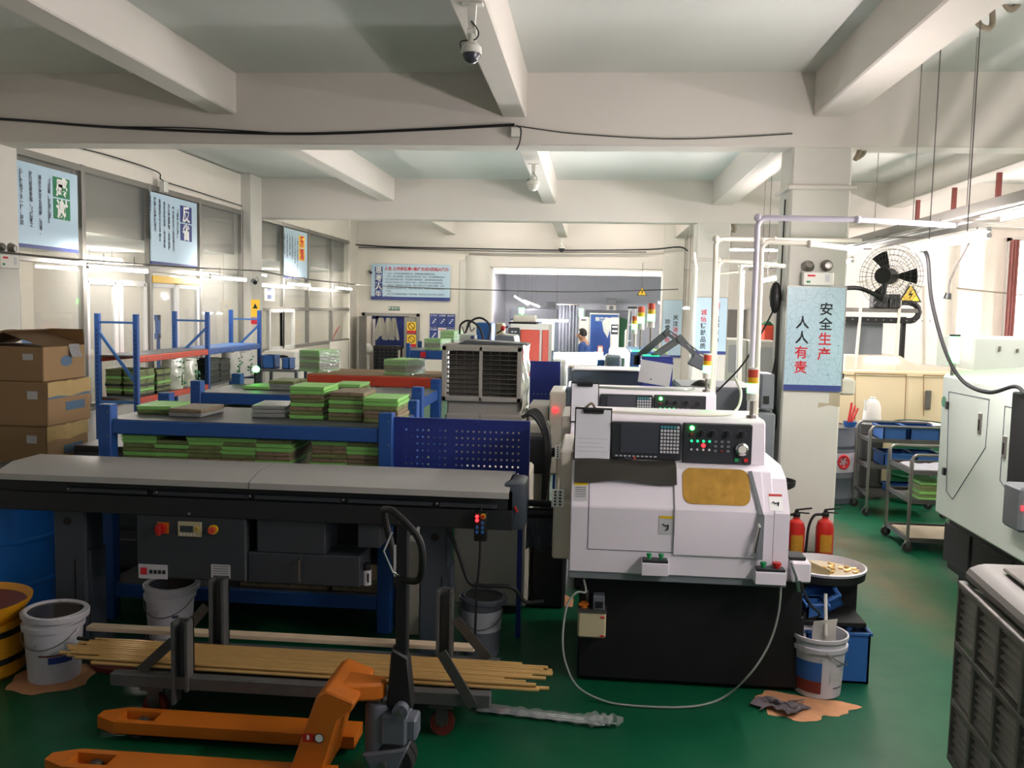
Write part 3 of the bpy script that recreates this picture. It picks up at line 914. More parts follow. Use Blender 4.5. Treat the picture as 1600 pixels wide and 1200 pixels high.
    for x in (0.625, 0.685, 0.765, 0.845):
        k = MB('black'); k.cyl((x, 5.04, 1.427), (x, 5.022, 1.427), 0.015, seg=16); k.box(x - 0.004, x + 0.004, 5.015, 5.024, 1.413, 1.445)
        k.use('key_white')
        for a in range(-3, 4):
            an = R(90 + a * 35); k.box(x + 0.022 * math.cos(an) - 0.001, x + 0.022 * math.cos(an) + 0.001, 5.038, 5.0405, 1.427 + 0.022 * math.sin(an) - 0.001, 1.427 + 0.022 * math.sin(an) + 0.001)
        k.out('rotary_switch', op)
    k = MB('chrome'); k.lathe([(0, -0.01), (0.036, -0.01), (0.038, 0.0), (0.036, 0.012), (0.026, 0.016), (0.024, 0.02), (0, 0.02)], (0, 0, 0), 28, Matrix.Translation((0.848, 5.03, 1.345)) @ Matrix.Rotation(R(90), 4, 'X')); k.out('handwheel', op)
    k = MB('plastic_white'); k.cyl((0.848, 5.011, 1.345), (0.848, 5.006, 1.345), 0.021, seg=24)
    k.out('handwheel_dial', op)
    for r in range(3):
        for c in range(4):
            k = MB(('glow_green_soft', 'panel_dark', 'key_white')[(r * 4 + c * 3) % 3] if (r, c) != (1, 2) else 'led_red')
            x, z = 0.572 + c * 0.033, 1.382 - r * 0.024
            k.cyl((x, 5.04, z), (x, 5.034, z), 0.0065 if (r, c) != (1, 2) else 0.011, seg=10); k.out('indicator_button', op)
    for r in range(3):
        for c in range(3):
            k = MB('grey_machine' if (r, c) != (2, 1) else 'dark_red'); x, z = 0.705 + c * 0.035, 1.382 - r * 0.026
            k.box(x - 0.008, x + 0.008, 5.035, 5.041, z - 0.006, z + 0.006); k.out('square_button', op)
    for x, mm in ((0.822, 'green_button'), (0.873, 'red')):
        k = MB(mm); k.box(x - 0.011, x + 0.011, 5.03, 5.041, 1.274, 1.292); k.out('square_button', op)
    # push button boxes on the lower front
    for x0, x1, z, b2 in ((0.3, 0.445, 0.685, (('green_button', 0.014), ('green_button', 0.014))), (0.9, 1.06, 0.665, (('green_button', 0.017), ('red', 0.024)))):
        k = MB('white_machine'); k.prism([(4.83, z), (4.75, z), (4.75, z + 0.07), (4.83, z + 0.085)], 'x', x0, x1, 0.003); bx = k.out('button_box', t)
        k = MB('panel_dark'); k.box(x0 + 0.005, x1 - 0.005, 4.752, 4.815, z + 0.07, z + 0.086, 0.002); k.out('top_plate', bx)
        for i, (mm, r) in enumerate(b2):
            x = x0 + (x1 - x0) * (0.28 + 0.44 * i)
            k = MB(mm); k.cyl((x, 4.785, z + 0.08), (x, 4.785, z + 0.1), r * 0.7, seg=14); k.cyl((x, 4.785, z + 0.1), (x, 4.785, z + 0.115), r, seg=16); k.out('push_button', bx)
    # stickers
    for x0, x1, z0, z1, top in ((-0.075, 0.0, 1.06, 1.15, 'yellow'), (0.39, 0.465, 0.9, 1.0, 'yellow'), (0.975, 1.045, 1.05, 1.13, 'red')):
        k = MB('paper_grey' if top == 'yellow' else 'sign_white')
        y = (lambda z: on_front(z) - 0.0025)
        k.quad((x0, y(z0), z0), (x1, y(z0), z0), (x1, y(z1), z1), (x0, y(z1), z1))
        k.use(top)
        zz = z1 - (z1 - z0) * 0.14
        k.quad((x0, y(zz) - 0.0012, zz), (x1, y(zz) - 0.0012, zz), (x1, y(z1) - 0.0012, z1), (x0, y(z1) - 0.0012, z1))
        k.use('ink_black')
        if x0 > 0.2:
            zc = (z0 + z1) / 2 - 0.01; xc = (x0 + x1) / 2
            k.tube([(xc - 0.018, y(zc) - 0.002, zc + 0.016), (xc - 0.004, y(zc) - 0.002, zc + 0.006), (xc + 0.012, y(zc) - 0.002, zc + 0.012), (xc + 0.01, y(zc) - 0.002, zc - 0.014), (xc - 0.004, y(zc) - 0.002, zc - 0.018)], 0.0032, 5)
        else:
            for q in range(6):
                zz = z1 - (z1 - z0) * (0.28 + q * 0.1)
                k.quad((x0 + 0.008, y(zz) - 0.001, zz), (x1 - 0.01, y(zz) - 0.001, zz), (x1 - 0.01, y(zz) - 0.001, zz + 0.003), (x0 + 0.008, y(zz) - 0.001, zz + 0.003))
        k.out('warning_sticker', t)
    # signal tower on the head
    k = MB('steel'); k.cyl((0.925, 5.22, 1.5), (0.925, 5.22, 1.6), 0.011, seg=10); k.lathe([(0, 1.5), (0.03, 1.5), (0.028, 1.515), (0, 1.52)], (0.925, 5.22, 0), 16); tw = k.out('signal_tower', t)
    z = 1.6
    for mm, nm, h in (('plastic_white', 'tower_foot', 0.045), ('glow_green', 'green_lens', 0.055), ('lens_amber', 'amber_lens', 0.035), ('lens_red', 'red_lens', 0.045), ('plastic_white', 'tower_cap', 0.01)):
        k = MB(mm); k.cyl((0.925, 5.22, z), (0.925, 5.22, z + h), 0.03, seg=20); k.out(nm, tw); z += h
    return t
M1 = lathe_machine('white bench lathe nearest the camera with amber window and black base', True)
M2 = dup(M1, (-0.14, 6.47, 0), 'white lathe directly behind the nearest one, only its control panel showing')

# things lying on the nearest lathe
def clipboard(label, X):
    t = T('clipboard', label, 'clipboard', X.translation)
    m = MB('black'); m.box(-0.105, 0.105, 0, 0.005, 0, 0.3, 0.002); m.move(X); m.out('backing_board', t)
    m = MB('paper'); m.box(-0.098, 0.098, -0.003, 0, 0.008, 0.288)
    m.use('paper_grey')
    for i in range(4):
        m.box(-0.085, 0.085 - (i % 3) * 0.02, -0.0035, -0.003, 0.05 + i * 0.024, 0.053 + i * 0.024)
    m.move(X); m.out('paper_sheet', t)
    m = MB('black'); m.box(-0.06, 0.06, -0.012, 0.003, 0.278, 0.296, 0.003); m.tube([(-0.055, -0.008, 0.29), (-0.055, -0.012, 0.272), (0.055, -0.012, 0.272), (0.055, -0.008, 0.29)], 0.004, 6); m.move(X); m.out('clip', t)
    return t
tl = Matrix.Rotation(R(-9), 4, 'X')
clipboard('clipboard with a white sheet leaning on the nearest lathe panel', Matrix.Translation((0.02, 5.03, 1.252)) @ tl @ Matrix.Rotation(R(0.5), 4, 'Y'))
clipboard('clipboard leaning on the panel of the second lathe', Matrix.Translation((-0.04, 6.67, 1.262)) @ tl)
m = MB('rubber_mat')
def matf(u, v):
    x = -0.075 + u * 0.56
    w = 0.012 * math.sin(u * 9) * v
    ys, zs = (5.035, 1.262) if v < 0.4 else (0, 0)
    if v < 0.45:
        k = v / 0.45
        return (x, 5.045 - 0.09 * k, 1.264 - 0.012 * k + 0.004 * math.sin(u * 7))
    k = (v - 0.45) / 0.55
    dz = 0.09 if u > 0.02 else 0.05
    return (x, 4.95 - 0.07 * k + w * 0.3, 1.25 - (0.085 + 0.012 * math.sin(u * 8 + 1)) * k)
m.sheet(matf, 24, 10, 0.006)
tag(m.out('rubber_mat'), 'dark grey rubber mat draped over the ledge of the nearest lathe', 'mat')
m = MB('ink'); m.tube([(0.2, 5.035, 1.27), (0.245, 5.035, 1.27)], 0.005, 8); m.use('red_orange'); m.cyl((0.255, 5.03, 1.272), (0.262, 5.03, 1.28), 0.008, seg=8)
tag(m.out('pen'), 'short dark pen on the ledge below the nearest screen', 'pen')
# lubricator
t = T('oil_lubricator', 'beige oil lubricator tank hanging on the black lathe base', 'oil pump', (0.02, 4.9, 0.3))
x0, x1, z0, z1 = -0.034, 0.122, 0.292, 0.438
m = MB('tank'); m.box(x0, x1, 4.84, 4.95, z0, z1, 0.01); m.use('ink_red'); m.box(x1 - 0.03, x1 - 0.008, 4.837, 4.842, z0 + 0.01, z0 + 0.02); m.box(x1 - 0.03, x1 - 0.008, 4.837, 4.842, z1 - 0.03, z1 - 0.02); m.out('oil_tank', t)
m = MB('dull_steel'); m.box(x0 - 0.003, x1 + 0.003, 4.835, 4.95, z1, z1 + 0.012); m.out('tank_lid', t)
m = MB('bucket_grey'); m.box(x1 - 0.075, x1 - 0.01, 4.85, 4.93, z1 + 0.012, z1 + 0.09, 0.004); m.use('black'); m.box(x1 - 0.062, x1 - 0.02, 4.845, 4.852, z1 + 0.025, z1 + 0.06); m.out('pump_head', t)
m = MB('orange'); m.cyl((x0 + 0.035, 4.89, z1 + 0.012), (x0 + 0.035, 4.89, z1 + 0.04), 0.022, seg=14); m.bar((x0 + 0.005, 4.88, z1 + 0.03), (x0 + 0.06, 4.88, z1 + 0.036), 0.02, 0.01); m.out('filler_cap', t)
m = MB('steel'); m.cyl((x0 + 0.05, 4.91, z1 + 0.012), (x0 + 0.05, 4.91, z1 + 0.1), 0.008, seg=8); m.out('outlet_fitting', t)
m = MB('hose_clear'); m.tube(smooth_path([(-0.007, 4.86, 0.617), (0.005, 4.84, 0.552), (-0.047, 4.82, 0.552), (-0.097, 4.8, 0.47), (-0.112, 4.75, 0.307), (-0.087, 4.72, 0.177), (-0.015, 4.7, 0.065), (0.141, 4.664, 0.012), (0.343, 4.641, 0.01), (0.581, 4.673, 0.01), (0.764, 4.786, 0.02), (0.883, 4.72, 0.18), (0.98, 4.74, 0.336), (1.03, 4.76, 0.506), (1.04, 4.77, 0.695)], 8), 0.006, 8)
tag(m.out('coolant_hose'), 'thin translucent hose drooping in a big loop to the floor before the black base', 'hose')
# small white air unit and blow gun on the right side
t = T('air_regulator', 'small white box with a blow gun hose on the lathe right corner', 'air unit', (1.13, 4.85, 0.7))
m = MB('white_machine'); m.box(1.1, 1.2, 4.8, 4.95, 0.67, 0.78, 0.008); m.out('housing', t)
m = MB('black'); m.box(1.09, 1.18, 4.84, 4.96, 0.78, 0.8, 0.004); m.out('top_bracket', t)
m = MB('chrome'); m.tube([(1.09, 4.79, 0.78), (1.12, 4.78, 0.7), (1.13, 4.78, 0.64)], 0.008, 8); m.cyl((1.13, 4.78, 0.69), (1.135, 4.78, 0.63), 0.013, seg=10); m.out('blow_gun', t)
m = MB('cable_black'); m.tube(smooth_path([(1.15, 4.79, 0.66), (1.2, 4.8, 0.56), (1.27, 4.86, 0.48), (1.22, 4.9, 0.44)], 5), 0.006, 6); m.out('air_tube', t)

# ================================================================ bar feeder
FYF = 4.86
t = T('bar_feeder', 'long dark bar feeder with pale lid feeding the nearest lathe', 'machine', (-1.9, 5.0, 0))
m = MB('lid_grey')
for a, b in ((-3.42, -1.905), (-1.9, -0.43)):
    m.prism([(4.83, 1.055), (4.83, 1.09), (5.0, 1.13), (5.27, 1.13), (5.27, 1.055), (5.26, 1.055), (5.26, 1.12), (5.0, 1.12), (4.84, 1.08), (4.84, 1.055)], 'x', a, b)
m.out('lid', t)
m = MB('feeder_dark'); m.box(-3.6, -0.41, 4.9, 5.26, 0.87, 1.09, 0.006); m.box(-3.6, -0.41, 4.87, 4.9, 0.87, 0.98, 0.004); m.out('trough_body', t)
m = MB('feeder_grey')
for a, b in ((-3.0, -2.52), (-2.48, -1.92), (-1.88, -1.38), (-1.34, -0.86), (-0.82, -0.5)):
    m.box(a, b, 4.86, 4.9, 0.99, 1.015, 0.003)
m.out('clamp_rail', t)
for i, x in enumerate((-2.98, -2.45, -1.9, -1.36, -0.83)):
    m = MB('chrome'); m.sph((x, 4.85, 1.01), 0.009, 10); m.out('latch_knob', t)
m = MB('feeder_leg'); m.box(-0.47, -0.34, 4.9, 5.2, 0.86, 1.13, 0.03, seg=2); m.use('red'); m.bar((-0.4, 4.893, 1.0), (-0.385, 4.89, 0.97), 0.01, 0.008); m.out('end_housing', t)
m = MB('black_steel'); m.cyl((-0.36, 5.1, 0.98), (-0.15, 5.1, 0.98), 0.02, seg=12); m.cyl((-0.36, 5.1, 0.92), (-0.17, 5.12, 0.92), 0.03, seg=12); m.out('guide_tube', t)
for x0, x1 in ((-0.956, -0.794), (-3.174, -2.971)):
    m = MB('feeder_leg'); m.box(x0, x1, 5.0, 5.2, 0.03, 0.87, 0.012); m.box(x0 - 0.04, x1 + 0.05, 4.97, 5.24, 0.0, 0.03, 0.004); m.box(x1, x1 + 0.02, 5.02, 5.18, 0.03, 0.6)
    m.use('black'); m.cyl((x0 + 0.09, 4.997, 0.78), (x0 + 0.09, 5.002, 0.78), 0.024, seg=18); m.box(x0 + 0.13, x0 + 0.137, 4.997, 5.0, 0.2, 0.55); m.out('leg', t)
c0, c1, cz0, cz1 = -2.592, -1.939, 0.499, 0.938
m = MB('feeder_grey'); m.box(c0, c1, 4.88, 5.16, cz0, cz1, 0.008); m.out('control_cabinet', t)
cc = [o for o in kids(t) if o.name.startswith('control_cabinet')][0]
def at_c(x, z, mm, nm, r=None, w=0, h=0, d=0.012):
    k = MB(mm)
    if r:
        k.cyl((x, 4.88, z), (x, 4.88 - d, z), r, seg=20)
    else:
        k.box(x - w / 2, x + w / 2, 4.88 - d, 4.88, z - h / 2, z + h / 2, 0.002)
    return k.out(nm, cc)
k = MB('orange'); k.box(-2.461, -2.395, 4.872, 4.88, 0.766, 0.83); k.use('red'); k.cyl((-2.434, 4.872, 0.796), (-2.434, 4.84, 0.796), 0.03, seg=16); k.box(-2.445, -2.422, 4.82, 4.842, 0.766, 0.826, 0.003); k.out('main_switch', cc)
k = MB('tank'); k.box(-2.338, -2.197, 4.868, 4.88, 0.754, 0.841, 0.003); k.use('screen'); k.box(-2.323, -2.246, 4.866, 4.869, 0.781, 0.818); k.use('yellow'); k.tube([(-2.223 + 0.012 * math.cos(a * 1.5708), 4.866, 0.801 + 0.016 * math.sin(a * 1.5708)) for a in range(4)], 0.003, 5, closed=True); k.use('key_white')
for i in range(5):
    k.box(-2.323 + i * 0.02, -2.323 + 0.01 + i * 0.02, 4.866, 4.869, 0.762, 0.773)
k.out('key_display', cc)
k = MB('yellow'); k.cyl((-2.128, 4.88, 0.802), (-2.128, 4.865, 0.802), 0.027, seg=20); k.use('red_orange'); k.cyl((-2.128, 4.865, 0.802), (-2.128, 4.84, 0.802), 0.019, seg=18); k.out('emergency_stop', cc)
at_c(-2.268, 0.889, 'chrome', 'cabinet_lock', r=0.009)
k = MB('bucket_white'); k.box(-2.58, -2.406, 4.876, 4.88, 0.495, 0.579); k.use('ink_red'); k.box(-2.568, -2.529, 4.874, 4.877, 0.518, 0.56); k.use('ink_black')
for i in range(4):
    k.box(-2.514 + i * 0.026, -2.514 + 0.018 + i * 0.026, 4.874, 4.877, 0.526, 0.548)
k.out('maker_plate', cc)
k = MB('paper_grey'); k.box(-2.145, -2.031, 4.876, 4.88, 0.518, 0.597); k.use('ink')
for i in range(5):
    k.box(-2.134, -2.043, 4.875, 4.877, 0.53 + i * 0.014, 0.53 + 0.003 + i * 0.014)
k.out('rating_plate', cc)
m = MB('feeder_grey'); m.box(-1.883, -1.481, 4.9, 5.15, 0.674, 0.913, 0.006); m.use('black'); m.box(-1.728, -1.631, 4.897, 4.902, 0.864, 0.887, 0.002); m.out('collecting_box', t)
m = MB('feeder_grey'); m.box(-1.937, -1.279, 4.9, 5.15, 0.493, 0.673, 0.006); m.box(-1.292, -1.162, 4.9, 5.15, 0.728, 0.913, 0.004); m.out('oil_drawer', t)
od = [o for o in kids(t) if o.name.startswith('oil_drawer')][0]
m = MB('steel'); m.tube([(-1.623, 4.9, 0.647), (-1.623, 4.87, 0.647), (-1.623, 4.87, 0.523), (-1.623, 4.9, 0.523)], 0.006, 8); m.out('drawer_handle', od)
m = MB('bucket_white'); m.cyl((-1.263, 5, 0.483), (-1.264, 5, 0.571), 0.028, seg=16); m.use('black'); m.cyl((-1.264, 5, 0.571), (-1.264, 5, 0.609), 0.024, seg=14); m.box(-1.252, -1.244, 4.97, 4.975, 0.503, 0.556); m.out('oil_filter', t)
m = MB('cable_black'); m.tube(smooth_path([(-0.78, 4.98, 0.82), (-0.72, 4.96, 0.7), (-0.66, 4.95, 0.55), (-0.587, 4.95, 0.525), (-0.411, 4.95, 0.522), (-0.338, 4.98, 0.434), (-0.23, 5, 0.433)], 6), 0.012, 8); m.out('power_cable', t)
# pendant
t = T('pendant_control', 'black hand pendant with two red lights hanging from the feeder beam', 'remote control', (-0.588, 4.84, 0.975))
x0, x1, z0, z1 = -0.619, -0.547, 0.813, 0.975
m = MB('black'); m.box(x0, x1, 4.82, 4.86, z0, z1, 0.008, seg=2); m.out('case', t)
for i in range(2):
    m = MB('led_red'); m.cyl((x0 + 0.018, 4.82, z1 - 0.02 - i * 0.022), (x0 + 0.018, 4.812, z1 - 0.02 - i * 0.022), 0.009, seg=12); m.out('red_light', t)
m = MB('yellow'); m.cyl((x1 - 0.02, 4.82, z1 - 0.018), (x1 - 0.02, 4.814, z1 - 0.018), 0.015, seg=16); m.use('red'); m.cyl((x1 - 0.02, 4.814, z1 - 0.018), (x1 - 0.02, 4.8, z1 - 0.018), 0.01, seg=14); m.out('stop_button', t)
for i in range(3):
    for j in range(2):
        if (i, j) == (0, 0):
            continue
        m = MB('bin_blue'); m.box(x0 + 0.01 + j * 0.03, x0 + 0.026 + j * 0.03, 4.814, 4.821, z1 - 0.065 - i * 0.026, z1 - 0.047 - i * 0.026, 0.002); m.out('blue_key', t)
m = MB('cable_black'); m.tube(smooth_path([((x0 + x1) / 2, 4.84, z0), (-0.586, 4.84, 0.686), (-0.599, 4.85, 0.519), (-0.609, 4.88, 0.231)], 6), 0.007, 8); m.tube([((x0 + x1) / 2, 4.84, z1), ((x0 + x1) / 2, 4.86, z1 + 0.03), ((x0 + x1) / 2, 4.875, z1 + 0.02)], 0.003, 6); m.out('cable', t)

# pegboard
t = T('pegboard', 'navy perforated board standing behind the bar feeder', 'pegboard', (-0.83, 5.55, 0))
px0, px1, pz0, pz1 = -1.243, -0.384, 0.78, 1.386
m = MB('peg_blue'); nx, nz = 24, 14
dx, dz = (px1 - px0) / nx, (pz1 - pz0) / nz
V0 = {}
def pv(x, z):
    k = (round(x, 5), round(z, 5))
    if k not in V0:
        V0[k] = m.bm.verts.new((x, 5.55, z))
    return V0[k]
fs = []
for i in range(nx):
    for j in range(nz):
        xa, za = px0 + i * dx, pz0 + j * dz
        xb, zb = xa + dx, za + dz
        if 1 <= i < nx - 1 and 1 <= j < nz - 1 and i != nx // 2 - 2:
            h = 0.0058
            xc, zc = (xa + xb) / 2, (za + zb) / 2
            o = [pv(xa, za), pv(xb, za), pv(xb, zb), pv(xa, zb)]
            n = [pv(xc - h, zc - h), pv(xc + h, zc - h), pv(xc + h, zc + h), pv(xc - h, zc + h)]
            for q in range(4):
                fs.append(m.bm.faces.new((o[q], o[(q + 1) % 4], n[(q + 1) % 4], n[q])))
        else:
            fs.append(m.bm.faces.new((pv(xa, za), pv(xb, za), pv(xb, zb), pv(xa, zb))))
m._tag(fs)
m.out('perforated_sheet', t, 0)
m = MB('peg_blue'); m.box(px0, px1, 5.545, 5.575, pz1, pz1 + 0.012); m.box(px1, px1 + 0.015, 5.545, 5.575, pz0, pz1 + 0.012); m.box(px0 - 0.015, px0, 5.545, 5.575, pz0, pz1 + 0.012); m.out('edge_frame', t)
for x in (px0 + 0.03, px1 - 0.05):
    m = MB('peg_blue'); m.box(x, x + 0.03, 5.56, 5.59, 0, pz1); m.out('post', t)
# ================================================================ trays: one mesh of each kind, copied
def tray_mesh(mm, kind):
    m = MB(mm)
    w, d, h = 0.116, 0.17, 0.0275
    if kind == 'rim':
        m.box(-w, w, -d, d, 0.002, h - 0.003, 0.003)
        for a, b in ((-w - 0.003, -w + 0.01), (w - 0.01, w + 0.003)):
            m.box(a, b, -d - 0.003, d + 0.003, h - 0.009, h)
        for a, b in ((-d - 0.003, -d + 0.01), (d - 0.01, d + 0.003)):
            m.box(-w + 0.01, w - 0.01, a, b, h - 0.009, h)
        for i in range(5):
            x = -w + 0.02 + i * 0.044
            m.box(x, x + 0.036, -d + 0.014, d - 0.014, h - 0.004, h - 0.001)
    else:
        m.box(-w, w, -d, d, 0.001, h, 0.004)
        for i in range(6):
            x = -w + 0.012 + i * 0.037
            m.box(x, x + 0.028, -d - 0.002, d + 0.002, 0.006, h - 0.006)
    o = m.out('parts_tray')
    me = o.data
    bpy.data.objects.remove(o)
    return me
TM = {'green': tray_mesh('tray_green', 'rim'), 'olive': tray_mesh('tray_olive', 'slot'), 'brown': tray_mesh('tray_brown', 'slot'),
      'clear': tray_mesh('tray_clear', 'slot'), 'dark': tray_mesh('tray_dark', 'slot')}
WORD = {'green': 'bright green', 'olive': 'olive', 'brown': 'brown filled', 'clear': 'clear plastic', 'dark': 'black'}
rt = random.Random(3)
def stack(x, y, z, pattern, where, group, rz=0.0, sc=(1, 1, 1), jit=0.006, h=0.0275):
    """pattern: from the bottom up, one letter a tray"""
    n = len(pattern)
    for i, ch in enumerate(pattern):
        k = {'g': 'green', 'o': 'olive', 'b': 'brown', 'c': 'clear', 'd': 'dark'}[ch]
        o = bpy.data.objects.new('parts_tray', TM[k])
        COL.objects.link(o)
        o.location = (x + rt.uniform(-jit, jit), y + rt.uniform(-jit, jit), z + i * h * sc[2])
        o.rotation_euler = (0, 0, rz + rt.uniform(-0.02, 0.02))
        o.scale = sc
        pos = n - 1 - i
        lab = ORD[pos] + ('' if pos == 0 else ' down')
        if n == 1:
            lab = 'lying singly'
        tag(o, f'{WORD[k]} tray, {lab}, {where}', 'tray', group)
# ================================================================ blue workbenches
def bench(label, x0, x1, y0, y1, zt, mids, post=0.09, mm='rack_blue', beam_h=0.09):
    t = T('blue_bench', label, 'bench', ((x0 + x1) / 2, (y0 + y1) / 2, 0))
    for x in (x0, x1 - post):
        for y in (y0, y1 - post):
            m = MB(mm); m.box(x, x + post, y, y + post, 0, zt + 0.1, 0.006)
            m.use('steel')
            for z in (zt + 0.05, zt - 0.1, zt - 0.3):
                m.cyl((x + post * 0.75, y - 0.003, z), (x + post * 0.75, y, z), 0.005, seg=8)
            m.out('post', t)
    for z in [zt] + mids:
        for y in (y0 + 0.01, y1 - 0.05):
            m = MB(mm); m.box(x0 + post, x1 - post, y, y + 0.04, z - beam_h, z, 0.006); m.out('shelf_beam', t)
        for x in (x0 + 0.02, x1 - 0.06):
            m = MB(mm); m.box(x, x + 0.04, y0 + post, y1 - post, z - beam_h, z, 0.006); m.out('side_beam', t)
        m = MB('shelf_grey'); m.box(x0 + 0.03, x1 - 0.03, y0 + 0.03, y1 - 0.03, z - 0.012, z + 0.004); m.out('shelf_board', t)
    return t
B1 = bench('blue steel bench right behind the bar feeder with tray stacks on and under it', -3.173, -1.233, 5.5, 6.4, 1.325, [0.97, 0.24])
m = MB('feeder_dark'); m.box(-3.138, -1.262, 6.35, 6.365, 0.03, 0.93); m.out('back_panel', B1)  # added dark sheet that keeps the view under the bench dark
G1 = 'trays on the near blue bench'
ys = 5.735
KINDS5 = 'gobcd'
for (u, ptn, where) in ((203, (1, 1, 0, 1, 0, 1, 1, 0, 0, 0, 1, 0), 'leftmost stack under near bench top'), (255, (1, 1, 0, 1, 0, 1, 0, 1), 'low second stack under near bench top'),
                        (309, (1, 1, 2, 2, 1, 1, 1, 0, 0, 1, 0, 0), 'third stack under near bench top'), (364, (1, 0, 1, 2, 1, 0, 0, 1, 0, 1, 0, 1), 'fourth stack under near bench top'),
                        (420, (2, 2, 1, 0, 2, 2, 0, 0, 1, 2, 0, 1), 'fifth stack under near bench top'), (508, (1, 0, 0, 0, 2, 1, 2, 2, 0, 2, 2, 2), 'second-from-right stack under near bench top'),
                        (564, (1, 0, 0, 1, 2, 2, 0, 0, 1, 2, 0, 2), 'rightmost stack under near bench top')):
    ptn = [KINDS5[q] for q in ptn]
    stack(-3.0 + (u - 185) * (1.66 / 400), ys, 0.976, ptn, where, G1)
stack(-1.98 - 0.05, 6.05, 0.976, 'ooboobooboob', 'set-back dark stack under near bench top', G1)
stack(-1.887, 5.98, 1.33, 'gobgobgg', 'left stack of three atop near bench', G1)
stack(-1.607, 5.95, 1.33, 'obgogob' , 'middle stack of three atop near bench', G1)
stack(-1.363, 5.9, 1.33, 'obbogg', 'right stack of three atop near bench', G1)
stack(-2.169, 6.0, 1.33, 'ccc', 'ribbed pair beside the three stacks atop near bench', G1, 0.1)
stack(-2.975, 6.0, 1.33, 'og', 'pair at left end atop near bench', G1, 0.08)
stack(-2.685, 5.9, 1.33, 'cb', 'pair left of centre atop near bench', G1, -0.05)
for i, u in enumerate((395, 440, 480, 540, 580)):
    stack(-3.0 + (u - 185) * (1.66 / 400), ys, 0.246, 'bbb', 'short stack' + ' ' + (['one from the left', 'second', 'third', 'fourth', 'at the right end'][i]) + ' on near bench bottom shelf', G1)
m = MB('paper'); m.sheet(lambda u, v: (-2.3 + u * 0.2, 5.9 + v * 0.28, 1.3295 + 0.006 * math.sin(u * 5 + v * 3) + 0.006), 6, 6, 0.001)
tag(m.out('paper_sheet'), 'crumpled white sheet lying on the near bench top', 'paper')
B2 = bench('blue steel bench behind the near one, lit green by a small lamp', -3.336, -1.367, 7.2, 8.15, 1.34, [0.9])
G2 = 'trays on the second blue bench'
stack(-2.91, 7.75, 1.345, 'g', 'flat one glowing in the small green lamp light', G2)
stack(-2.685, 7.75, 1.345, 'cco', 'clear stack right of the small green lamp', G2)
stack(-2.063, 7.6, 1.345, 'gog', 'low stack at the middle of the second bench', G2)
for i, u in enumerate((318, 345, 375, 430)):
    stack(-3.31 + i * 0.27, 7.45, 0.905, 'obogobooobo', ['leftmost', 'second', 'third', 'fourth'][i] + ' stack under second bench top', G2)
# small green lamp on a stand
t = T('green_signal_lamp', 'small bright green signal lamp at the rear of the second bench', 'signal lamp', (-3.056, 7.95, 1.447))
c = V(*(-3.055, 7.95, 1.494))
m = MB('glow_green'); m.sph(c, 0.032, 16); m.out('lens', t)
m = MB('black'); m.cyl((c.x, c.y, 1.344), (c.x, c.y, c.z - 0.02), 0.018, seg=12); m.lathe([(0, 1.344), (0.05, 1.344), (0.05, 1.36), (0, 1.365)], (c.x, c.y, 0), 16); m.out('stand', t)
# orange-beamed shelf behind
t = T('storage_shelf', 'low shelf with an orange front beam behind the second bench', 'shelf', (-1.6, 8.7, 0))
ox0, ox1, oz = -2.72, -1.429, 1.425
for y in (8.38, 9.2):
    m = MB('orange_beam'); m.box(ox0, ox1, y, y + 0.05, oz - 0.1, oz, 0.008); m.out('shelf_beam', t)
m = MB('carton'); m.box(ox0, ox1, 8.4, 9.22, oz - 0.01, oz + 0.005); m.out('shelf_board', t)
for x in (ox0, ox1 - 0.05):
    for y in (8.4, 9.18):
        m = MB('rack_blue'); m.box(x, x + 0.05, y, y + 0.05, 0, oz - 0.01, 0.004); m.out('post', t)
G3 = 'wrapped tray stacks on the orange-beamed shelf'
def wrapped(x, y, z, w, d, h, rz, label, group, layers, front):
    t = T('wrapped_tray_stack', label, 'tray stack', (x, y, z), group)
    n = layers
    for i in range(n):
        m = MB('tray_green' if (i >= n - 2 or i % 3 == 0) else 'tray_olive'); m.box(-w / 2, w / 2, -d / 2, d / 2, i * h / n, (i + 0.9) * h / n, 0.004)
        if i == n - 1:
            for q in range(4):
                m.box(-w / 2 + 0.01 + q * w / 4, -w / 2 + w / 4 * (q + 1) - 0.005, -d / 2 + 0.01, d / 2 - 0.01, h * 0.98, h)
        o = m.out('tray', None); o.parent = t
    m = MB('clear_film')
    for s in (-1, 1):
        m.sheet(lambda u, v, s=s: (s * (w / 2 + 0.004 + 0.006 * math.sin(u * 23 + v * 9) * math.sin(v * 17)), (u - 0.5) * d, v * h), 14, 10)
    m.sheet(lambda u, v: ((u - 0.5) * w, -d / 2 - 0.004 - 0.004 * math.sin(u * 15 + v * 11), v * h), 10, 8)
    m.use('clear_film'); m.sheet(lambda u, v: (w / 2 + 0.012 + 0.009 * math.sin(u * 31 + v * 13) * math.sin(v * 19 + u * 5), (u - 0.5) * d, v * h * 0.98), 18, 14)
    o = m.out('plastic_wrap', None); o.parent = t
    t.rotation_euler = (0, 0, rz)
    return t
wrapped(-2.722, 8.8, oz + 0.006, 0.24, 0.34, 1.639 - oz, -0.35, 'plastic-wrapped green tray stack standing upright on the orange-beamed shelf, left one', G3, 7, 0)
wrapped(-1.835, 8.72, oz + 0.006, 0.25, 0.36, 0.15, -0.35, 'plastic-wrapped green tray stack on the orange-beamed shelf near the louvred cooler', G3, 5, 0)
